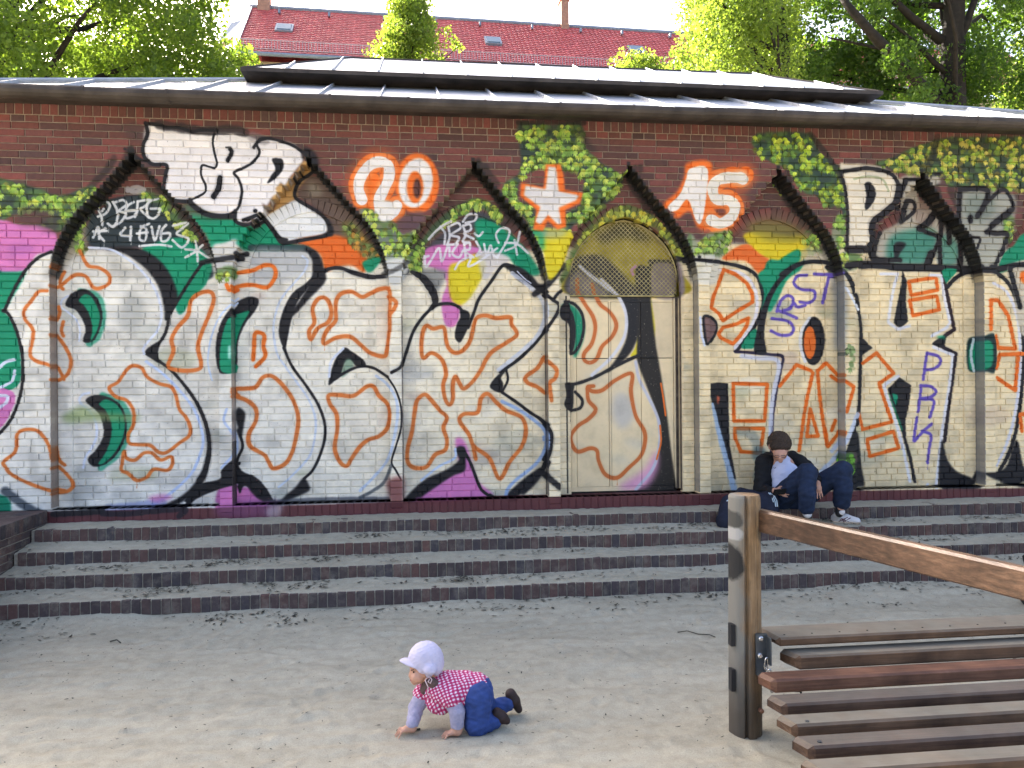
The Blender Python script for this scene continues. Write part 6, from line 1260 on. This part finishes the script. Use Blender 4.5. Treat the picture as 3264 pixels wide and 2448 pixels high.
def skin_mat(name,c): 
    m,n,b=mat(name); geo=N(n,'ShaderNodeNewGeometry'); ns=noise_n(n,geo.outputs['Position'],40,4); r=ramp(n,ns.outputs[0],[(.3,tuple(x*.88 for x in c)),(.7,tuple(min(1,x*1.08) for x in c))]); n.links.new(r.outputs[0],b.inputs['Base Color']); b.inputs['Roughness'].default_value=.5; b.inputs['Subsurface Weight'].default_value=.08; b.inputs['Subsurface Radius'].default_value=(.012,.005,.003); return m
M_skin=skin_mat('skin',(.50,.27,.19)); M_skinb=skin_mat('baby_skin',(.56,.30,.20)); M_lip=simple('lip',(.38,.13,.11),.5); M_eye=simple('eye_dark',(.02,.015,.012),.2)
# ---------------------------------------------------------------- crawling toddler
b_=lambda x,y,Y: np.array([float(q) for q in onY(1220+x/4.148,2000+y/4.148,Y)])
YB0=-3.53; YN=YB0-.075; YF=YB0+.06
kid=empty('person',tuple(b_(900,1300,YB0)*np.array([1,1,0])),'toddler in a pale cap and red checked blouse crawling left across the sand','person',)
s_=1/605.
def px(n): return n/4.148*s_      # crop pixels to metres at the toddler
body=[]
hc=b_(575,440,YB0); body+= [('e',hc,(px(225),px(190),px(240)))]           # skull
body+= [('e',b_(475,600,YB0),(px(120),px(130),px(135))),('e',b_(455,660,YN+.03),(px(85),px(70),px(75))),('e',b_(455,655,YF-.02),(px(80),px(70),px(75))),('c',b_(440,700,YB0-.005),b_(420,722,YB0-.005),px(52),px(40)),('c',b_(380,600,YB0-.004),b_(360,640,YB0-.004),px(22),px(24)),('c',b_(375,688,YB0-.004),b_(385,712,YB0-.004),px(20),px(18)),('c',b_(600,700,YB0),b_(730,790,YB0),px(95),px(110))]
wr_n=b_(1000,1330,YN-.01); wr_f=b_(365,1265,YF-.06)
def hand(w,dirx,spread,sc,side,YH):
    out=[]; d=np.array(dirx,float); d/=np.linalg.norm(d); pal=w+d*.030*sc; lat=np.cross(d,[0,0,1.]); lat/=np.linalg.norm(lat)
    pal[2]=max(pal[2],.018); out.append(('c',w,pal,.017*sc,.017*sc)); out.append(('e',pal,(.020*sc,.020*sc,.011*sc)))
    for i,(o_,ln,an) in enumerate([(-.017,.034,-.42),(-.006,.040,-.14),(.006,.039,.12),(.016,.032,.42)]):
        r0=pal+lat*o_*sc+d*.010*sc; dd=d*math.cos(an)+lat*math.sin(an); m1=r0+dd*ln*.55*sc+np.array([0,0,.005*sc]); e=r0+dd*ln*1.1*sc; e[2]=.008; m1[2]=max(m1[2],.014); out+=[('c',r0,m1,.0066*sc,.006*sc,.003),('c',m1,e,.006*sc,.005*sc,.003)]
    r0=pal-d*.008*sc+lat*side*.016*sc; dd=d*.55+lat*side*.85; m1=r0+dd*.016*sc; e=m1+dd*.012*sc; e[2]=.009; out+=[('c',r0,m1,.0075*sc,.0065*sc,.003),('c',m1,e,.0065*sc,.0055*sc,.003)]
    return out
hn=b_(985,1375,YN-.02); hn[2]=.034; hf=b_(385,1290,YF-.10); hf[2]=.040
elbn=b_(985,1120,YN-.02); shn=b_(900,900,YN+.01); elbf=b_(445,1050,YF-.03); shf=b_(560,850,YF-.02)
body+=chain([shn,elbn,hn],[px(120),px(95),px(72)]); body+=chain([shf,elbf,hf],[px(110),px(88),px(68)])
body+=hand(hn,(-1,-.12,-.25),0,1.,1,YN); body+=hand(hf,(-1,-.22,-.15),0,1.05,1,YF)
body+=chain([b_(700,780,YB0),b_(950,830,YB0),b_(1240,860,YB0)],[px(160),px(175),px(160)])
kneen=b_(1240,1240,YN); kneen[2]=px(105); ankn=b_(1470,1240,YN+.03); ankn[2]=.05; kneef=b_(1380,1200,YF+.03); kneef[2]=px(105); ankf=b_(1640,1010,YF+.03)
body+=chain([b_(1250,900,YN+.02),kneen,ankn],[px(150),px(115),px(80)]); body+=chain([b_(1270,900,YF),kneef,ankf],[px(145),px(110),px(75)])
kb=sdf_mesh('body',body,.0052,.008,M_skinb,kid)
# blouse
def gingham():
    m,n,b=mat('red_gingham'); tc=N(n,'ShaderNodeTexCoord'); geo=N(n,'ShaderNodeNewGeometry'); sp=N(n,'ShaderNodeSeparateXYZ'); n.links.new(geo.outputs['Position'],sp.inputs[0])
    ns=noise_n(n,geo.outputs['Position'],14,3); w_=math_n(n,'MULTIPLY',math_n(n,'SUBTRACT',ns.outputs[0],.5),.030)
    f=[]
    u=math_n(n,'ADD',math_n(n,'ADD',math_n(n,'MULTIPLY',sp.outputs[0],.93),math_n(n,'MULTIPLY',sp.outputs[2],.36)),w_); v=math_n(n,'ADD',math_n(n,'ADD',math_n(n,'MULTIPLY',sp.outputs[0],-.30),math_n(n,'MULTIPLY',sp.outputs[2],.95)),math_n(n,'ADD',math_n(n,'MULTIPLY',sp.outputs[1],.8),w_))
    for q in(u,v): f.append(math_n(n,'GREATER_THAN',math_n(n,'FRACT',math_n(n,'MULTIPLY',q,1/.0195)),.48))
    s=math_n(n,'ADD',f[0],f[1]); r=ramp(n,math_n(n,'MULTIPLY',s,.5),[(0,(.74,.66,.74)),(.34,(.54,.08,.20)),(.8,(.37,.018,.10))],'CONSTANT'); n.links.new(r.outputs[0],b.inputs['Base Color']); b.inputs['Roughness'].default_value=.85
    bump(n,b,noise_n(n,geo.outputs['Position'],45,4).outputs[0],.5,.006); return m
M_ging=gingham(); M_sleeve=simple('grey_lilac_knit',(.34,.32,.42),.9,0,.12,60,.4,.003); M_jean=simple('blue_trousers',(.030,.060,.20),.85,0,.25,20,.4,.004); M_shoe=simple('dark_brown_leather',(.035,.020,.018),.6,0,.3,25); M_cap=simple('pale_lilac_cotton',(.54,.50,.62),.9,0,.06,20,.6,.004); M_scarf=simple('brown_scarf',(.12,.075,.065),.9,0,.3,50); M_str=simple('pink_cord',(.62,.46,.46),.8)
g=[]
g+=chain([b_(700,800,YB0),b_(860,815,YB0),b_(1060,820,YB0),b_(1230,800,YB0)],[px(185),px(232),px(238),px(205)])
g+=[('e',b_(760,960,YB0),(px(190),px(200),px(180))),('c',b_(760,850,YN+.03),b_(905,915,YN+.0),px(150),px(150)),('c',b_(640,840,YF-.01),b_(530,870,YF-.02),px(140),px(128))]
nrm=lambda a:(np.array(a)/np.linalg.norm(a))
dv=nrm(elbn-shn); c0n=shn+dv*.030
def cutplane(p,nv): return lambda X,Y_,Z:((X-p[0])*nv[0]+(Y_-p[1])*nv[1]+(Z-p[2])*nv[2])
blo=sdf_mesh('blouse',g,.0048,.012,M_ging,kid,.0026,.013)
sl_=chain([shn,elbn,hn+np.array([.0,0,.014])],[px(118),px(104),px(84)])+chain([shf,elbf,hf+np.array([.004,0,.02])],[px(120),px(104),px(84)])
sdf_mesh('sleeves',sl_,.0045,.004,M_sleeve,kid,.0022,.0085,cut=[cutplane(np.array([0,0,.048]),(0,0,-1.))])
tr=[('e',b_(1270,850,YB0),(px(190),px(225),px(235)))]+chain([b_(1260,930,YN+.02),kneen+np.array([0,0,.008]),ankn],[px(205),px(150),px(105)])+chain([b_(1290,930,YF),kneef+np.array([0,0,.006]),ankf],[px(190),px(140),px(100)])
sdf_mesh('trousers',tr,.005,.012,M_jean,kid,.0034,.014)
def shoe(a,b,c,r,name='shoe'): return sdf_mesh(name,chain([a,b,c],r),.0045,.01,M_shoe,kid)
shoe(b_(1510,1130,YN+.03),b_(1570,1190,YN+.03),b_(1640,1235,YN+.03),[px(70),px(82),px(48)]); shoe(b_(1690,880,YF+.04),b_(1740,970,YF+.04),b_(1800,1085,YF+.04),[px(75),px(78),px(50)])
# cap: crown, neck flap, peak, ties
cc=b_(568,420,YB0)
cp=[('e',cc,(px(232),px(205),px(236))),('e',b_(690,480,YB0),(px(118),px(170),px(150))),('c',b_(620,560,YN+.005),b_(615,640,YN+.012),px(95),px(32)),('c',b_(620,560,YF-.005),b_(615,640,YF-.012),px(95),px(32))]
# keep the face open: cut below/forward of a slanted line from the brim to the ear flap
p1=b_(330,400,YB0); p2=b_(610,650,YB0); dl=nrm(p2-p1); nn_=np.array([-dl[2],0,dl[0]]); nn_=nn_*(1 if (nn_@(b_(400,650,YB0)-p1))>0 else -1)
sdf_mesh('cap',cp,.0036,.010,M_cap,kid,.0017,.0085,cut=[cutplane(p1,nn_)])
pk_=MB(); rows=[]; 
for j,t in enumerate(np.linspace(0,1,7)):
    row=[]
    for i,a in enumerate(np.linspace(-1,1,13)):
        base=b_(330+130*abs(a)**1.6*1.0,400+125*abs(a)**1.5,YB0+a*px(175)); tip=b_(222+215*abs(a)**2,430+110*abs(a)**1.3,YB0+a*px(165)); p=base*(1-t)+tip*t; p[2]+=.006*math.sin(math.pi*t)*(1-a*a); row.append(p)
    rows.append(row)
v=[tuple(p) for r in rows for p in r]; nrow=13; f=[(j*nrow+i,j*nrow+i+1,(j+1)*nrow+i+1,(j+1)*nrow+i) for j in range(6) for i in range(12)]; n0=len(v); v+= [(p[0],p[1],p[2]-.004) for p in v]; f+=[tuple(q+n0 for q in reversed(t)) for t in f]
edge=[j*nrow for j in range(7)]; rim=[6*nrow+i for i in range(13)]; f+=[(rim[i],rim[i+1],rim[i+1]+n0,rim[i]+n0) for i in range(12)]
mobj('cap_peak',v,f,M_cap,kid,smooth=True)
for P in ([b_(590,660,YN-.012),b_(560,700,YN-.03),b_(600,790,YN-.04),b_(590,870,YN-.03),b_(640,900,YN-.03)],[b_(620,650,YN-.012),b_(650,690,YN-.03),b_(630,740,YN-.036),b_(600,720,YN-.036),b_(620,680,YN-.02)]):
    m_=MB(); m_.tube([tuple(p) for p in cat([tuple(q) for q in P],False,5)] if False else [tuple(p) for p in P],.0028,6); m_.obj('chin_tie',M_str,kid,smooth=True)
sdf_mesh('neck_scarf',chain([b_(640,710,YN+.03),b_(690,760,YN+.02),b_(700,850,YN+.03)],[px(60),px(62),px(40)])+chain([b_(600,760,YB0-.02),b_(560,820,YB0-.02)],[px(90),px(70)]),.0045,.01,M_scarf,kid)
for P,r,mt,nm in ((b_(408,590,YB0-.052),(.0045,.003,.0055),M_eye,'eye'),):
    sdf_mesh(nm,[('e',P,r)],.0012,.001,mt,kid)
for yy in(YB0,):
    sdf_mesh('lips',[('c',b_(368,697,YB0-.018),b_(378,694,YB0-.034),.0045,.0032)],.0015,.001,M_lip,kid)
M_hair=simple('short_brown_hair',(.042,.027,.018),.7,0,.45,70,.8,.006)
sdf_mesh('eyebrow',[('c',b_(375,566,YB0-.04),b_(410,560,YB0-.058),.0028,.002)],.0012,.001,M_hair,kid)
# stick under the hand
pw=lambda x,y: tuple(onZ(1220+x/4.148,2000+y/4.148,.0)+np.array([0,0,.012]))
twig([pw(330,1400),pw(400,1388),pw(495,1372)],.006,'flat brown stick lying under the toddler\'s front hand'); twig([pw(185,1390),pw(240,1396)],.006,'short stick end by the toddler\'s fingertips')
# ---------------------------------------------------------------- seated man
m2=lambda x,y,Y: np.array([float(q) for q in onY(2280+x/4.148,1340+y/4.148,Y)])
def mp(n,Y=-.4): return n/4.148/330.
man=empty('person',tuple(m2(900,1150,-.2)*np.array([1,1,0])+np.array([0,0,.57])),'young man in black jacket and jeans sitting against the wall, looking at his phone','person')
hd=m2(850,320,-.30)
mb=[('e',hd,(mp(128),mp(145),mp(150))),('e',m2(858,440,-.36),(mp(88),mp(95),mp(90))),('c',m2(862,500,-.41),m2(862,535,-.41),mp(38),mp(30)),('c',m2(856,470,-.44),m2(856,500,-.46),mp(16),mp(20)),('e',m2(985,350,-.28),(mp(14),mp(28),mp(38))),('e',m2(716,350,-.30),(mp(14),mp(28),mp(38)))]
mb+=chain([m2(850,440,-.22),m2(860,560,-.12)],[mp(85),mp(95)])
mb+=chain([m2(870,620,-.13),m2(890,820,-.16),m2(900,1030,-.12)],[mp(180),mp(160),mp(170)])
shL,shR=m2(640,560,-.13),m2(1090,540,-.10); elL=m2(600,930,-.18); haL=m2(790,930,-.42); elR=m2(1290,700,-.26); haR=m2(1352,835,-.60)
mb+=chain([shL,elL,haL],[mp(85),mp(62),mp(38)])+chain([shR,m2(1200,620,-.12),elR,haR],[mp(80),mp(66),mp(54),mp(36)])
hipL,hipR=m2(820,1080,-.22),m2(1010,1090,-.22); knL=m2(1215,690,-.62); anL=m2(1220,1195,-.63); knR=m2(1680,665,-.60); anR=m2(1660,1150,-.58)
mb+=chain([hipL,knL,anL],[mp(130),mp(95),mp(58)])+chain([hipR,knR,anR],[mp(130),mp(95),mp(58)])
def fingers(w,d,lat,sc,curl,thumb,spread=1.):
    out=[]; d=nrm(d); lat=nrm(lat); up=np.cross(lat,d); pal=w+d*.045*sc; out.append(('c',w,pal,.026*sc,.030*sc)); out.append(('e',pal,(.036*sc,.030*sc,.034*sc)))
    for o_,ln in((-.030,.060),(-.010,.072),(.010,.070),(.029,.055)):
        r0=pal+lat*o_*sc+d*.024*sc; m1=r0+(d+up*curl*.3+lat*o_*6*spread)*ln*.5*sc; e=m1+nrm(d+up*curl+lat*o_*5*spread)*ln*.5*sc; out+=[('c',r0,m1,.0105*sc,.0095*sc,.003),('c',m1,e,.0095*sc,.0078*sc,.003)]
    r0=pal+lat*thumb*.030*sc-d*.012*sc; m1=r0+nrm(d*.7+lat*thumb*.7)*.032*sc; e=m1+nrm(d+lat*thumb*.2)*.026*sc; out+=[('c',r0,m1,.012*sc,.0105*sc,.004),('c',m1,e,.0105*sc,.009*sc,.003)]
    return out
mb+=fingers(haR,(-.02,-.12,-1),(1,-.1,0),1.02,-.35,-1.); mb+=fingers(haL,(1,-.25,-.25),(0,-.3,-1),.95,.9,-1.)
sdf_mesh('body',mb,.0072,.012,M_skin,man)
M_jack=simple('black_jacket_fabric',(.0075,.0080,.010),.8,0,.3,25,.5,.006); M_tee=simple('white_tee_cotton',(.52,.55,.72),.85,0,.04,15,.4,.004); M_den=simple('dark_blue_denim',(.012,.022,.052),.85,0,.3,16,.5,.005); M_sneak=simple('white_sneaker_leather',(.62,.60,.60),.5,0,.05,15); M_sole=simple('cream_rubber',(.45,.36,.27),.7); M_mar=simple('maroon_stripe',(.10,.02,.035),.6); M_phone=simple('black_phone',(.01,.01,.012),.15); M_frame=simple('black_glasses_frame',(.012,.011,.011),.3)
_hr=random.Random(3); TUF=[]
for _ in range(150):
    a_=_hr.uniform(0,6.28); e_=_hr.uniform(-.25,1.3); c_=m2(845,305,-.29); q=c_+np.array([math.cos(a_)*math.cos(e_)*mp(142),math.sin(a_)*math.cos(e_)*mp(158),math.sin(e_)*mp(146)]); d_=np.array([_hr.uniform(-.012,.012),_hr.uniform(-.012,.012)-.004,-_hr.uniform(.008,.026)]); TUF.append(('c',q,q+d_,.0085,.0035,.004))
sdf_mesh('hair',TUF+[('e',m2(845,290,-.285),(mp(146),mp(162),mp(148))),('e',m2(838,235,-.30),(mp(112),mp(120),mp(90))),('e',m2(850,345,-.325),(mp(128),mp(134),mp(70)))],.0055,.02,M_hair,man,.0042,.0085)
sdf_mesh('tee_shirt',chain([m2(880,560,-.17),m2(890,700,-.20),m2(900,860,-.22),m2(900,1000,-.18)],[mp(120),mp(160),mp(150),mp(150)])+[('e',m2(930,660,-.20),(mp(170),mp(110),mp(120)))],.0068,.02,M_tee,man,.0034,.018)
jk=chain([shL,elL,m2(740,940,-.37)],[mp(118),mp(92),mp(66)])+chain([shR,m2(1200,620,-.12),elR,m2(1345,785,-.54)],[mp(108),mp(92),mp(76),mp(54)])
jk+=chain([m2(700,520,-.10),m2(660,760,-.12),m2(660,1010,-.14)],[mp(105),mp(118),mp(120)])+chain([m2(1040,500,-.08),m2(1130,650,-.08),m2(1150,900,-.08)],[mp(80),mp(95),mp(90)])+chain([m2(750,500,-.06),m2(870,490,-.02),m2(1010,470,-.06)],[mp(75),mp(75),mp(72)])+chain([m2(690,930,-.08),m2(900,980,-.02),m2(1100,950,-.05)],[mp(110),mp(110),mp(110)])
sdf_mesh('jacket',jk,.0075,.02,M_jack,man,.0050,.026)
den=chain([hipL,knL,m2(1210,960,-.66),m2(1212,1150,-.63)],[mp(165),mp(124),mp(108),mp(98)])+chain([hipR,knR,m2(1690,930,-.62),m2(1672,1080,-.58)],[mp(165),mp(124),mp(112),mp(106)])+[('e',m2(920,1090,-.16),(mp(200),mp(170),mp(120)))]
sdf_mesh('jeans',den,.0075,.018,M_den,man,.0050,.026)
sdf_mesh('sock',[('c',m2(1655,1130,-.57),m2(1640,1230,-.57),mp(62),mp(52))],.006,.01,M_black,man)
def sneaker(heel,toe,ank):
    h=np.array(heel,float); t=np.array(toe,float); d=nrm(t-h); up=np.array([0,0,1.]); L=np.linalg.norm(t-h); o=[]
    up_=[('c',h+up*.045,h+d*L*.45+up*.046,.040,.042),('c',h+d*L*.45+up*.046,h+d*L*.9+up*.026,.043,.034),('c',h+up*.05,ank+np.array([0,0,-.012]),.036,.038)]
    a=sdf_mesh('sneaker',up_,.006,.014,M_sneak,man,cut=[cutplane(np.array([0,0,min(h[2],t[2])+.012]),(0,0,-1.)),cutplane(ank+np.array([0,0,.012]),(0,0,1.))])
    s=sdf_mesh('sole',[('c',h+up*.012,h+d*L*.5+up*.012,.040,.042),('c',h+d*L*.5+up*.012,t-d*.02+up*.012,.042,.038)],.006,.01,M_sole,None,cut=[cutplane(np.array([0,0,h[2]+.022]),(0,0,1.)),cutplane(np.array([0,0,h[2]]),(0,0,-1.))]); s.parent=a
    side=np.cross(d,up); side=side*(1 if side[1]<0 else -1)
    for c0,c1 in(((.12,.018),(.50,.062)),((.30,.016),(.62,.058)),((.10,.045),(.42,.02)),((.22,.05),(.55,.018))):
        P=[]
        for q in np.linspace(0,1,5):
            l=c0[0]+(c1[0]-c0[0])*q; zz=c0[1]+(c1[1]-c0[1])*q; zz=min(zz,.075-.045*max(0,l-.4)); P.append(tuple(h+d*L*l+up*(zz+.004)+side*(.0425-max(0,abs(zz-.045)-.012)*.5)))
        m_=MB(); m_.tube(P,.0042,5); x=m_.obj('side_stripe',M_mar,None); x.parent=a
    for q in range(5):
        c=h+d*L*(.42+.09*q)+up*(.088-.007*q); m_=MB(); m_.tube([tuple(c-side*.018),tuple(c+up*.004),tuple(c+side*.018)],.003,5); x=m_.obj('lace',M_sneak,None); x.parent=a
hz=.447
h1=onZ(2666,1668,hz); sneaker((h1[0],h1[1]+.02,hz),(h1[0]+.20,h1[1]-.06,hz),anR+np.array([.0,0,-.03]))
h2=onZ(2570,1652,hz); sneaker((h2[0],h2[1]+.02,hz),(h2[0]+.06,h2[1]-.17,hz),anL+np.array([0,0,-.02]))
# phone, glasses
m_=MB(); p=m2(850,945,-.50); R_=Matrix.Rotation(math.radians(-52),4,'X')@Matrix.Rotation(math.radians(-4),4,'Y'); v=[(x,y,z) for z in(-.006,.006) for x,y in((-.062,-.034),(.062,-.034),(.062,.034),(-.062,.034))]
ph=mobj('phone',[tuple(R_@Vector(q)+Vector(p)) for q in v],[(0,3,2,1),(4,5,6,7),(0,1,5,4),(1,2,6,5),(2,3,7,6),(3,0,4,7)],M_phone,loc=tuple(p)); tag(ph,'black smartphone held flat in the seated man\'s hand','phone')
m_=MB(); gy=-.455
for cx in(812,898): m_.tube([tuple(m2(cx+38*math.cos(t),478+13*math.sin(t),gy)) for t in np.linspace(0,2*math.pi,17)],.0028,5,cap=False)
m_.tube([tuple(m2(774,474,gy)),tuple(m2(740,440,-.40))],.003,5); m_.tube([tuple(m2(936,474,gy)),tuple(m2(968,440,-.40))],.003,5); gl_=m_.obj('glasses',M_frame,man); gl_['kind']='stuff'
sdf_mesh('chest_emblem',[('c',m2(772,620,-.365),m2(780,634,-.365),.0022,.0022),('c',m2(780,634,-.365),m2(798,628,-.365),.0022,.0022),('c',m2(798,628,-.365),m2(798,618,-.365),.0022,.0022)],.0014,.001,M_frame,man)
# sports bag: soft bag slumped on the step left of him
bag=empty('sports_bag',(3.05,-.42,.44),'navy sports bag with three pale stripes slumped on the step beside the seated man','bag')
bg_=[('c',m2(180,1080,-.42),m2(140,1330,-.48),mp(90),mp(120)),('c',m2(150,1340,-.50),m2(560,1330,-.44),mp(95),mp(110)),('c',m2(190,1150,-.44),m2(600,1130,-.40),mp(110),mp(110)),('c',m2(270,1040,-.40),m2(700,1040,-.38),mp(85),mp(95)),('c',m2(330,960,-.34),m2(480,960,-.32),mp(55),mp(50)),('c',m2(325,905,-.30),m2(345,935,-.30),mp(14),mp(28)),('c',m2(740,1060,-.40),m2(760,1180,-.44),mp(85),mp(90))]
sdf_mesh('bag_body',bg_,.008,.06,M_bag,bag,.003,.04,cut=[cutplane(np.array([0,0,.446]),(0,0,-1.))])
def onbag(P,off):
    # march toward the bag from the viewer and rest the stripe on it
    out=[]
    for x,y in P:
        u,v_=2280+x/4.148,1340+y/4.148; d=rays(u,v_); best=None
        for t in np.arange(6.4,8.3,.006):
            q=CAMP+d*t; dm=9
            for pr in bg_:
                a=np.array(pr[1]);b=np.array(pr[2]);dd=b-a;tt=min(max(((q-a)@dd)/(dd@dd),0),1); dm=min(dm,np.linalg.norm(q-a-dd*tt)-(pr[3]+(pr[4]-pr[3])*tt))
            if dm<.010: best=q; break
        if best is not None: out.append(tuple(best-nrm(d)*.002))
    return out
for P in ([(345,985),(270,1000),(200,1030),(150,1070)],[(350,968),(260,978),(190,1010)],[(300,1030),(220,1030),(160,1065)],[(725,960),(765,1010),(790,1070),(800,1140)],[(745,975),(785,1010),(812,1060),(822,1140)],[(705,955),(745,1010),(770,1080)]):
    q=onbag(P,0)
    if len(q)>1: m_=MB(); m_.tube(q,.0055,6); m_.obj('stripe',M_stripe,bag)
S.cycles.max_bounces=6
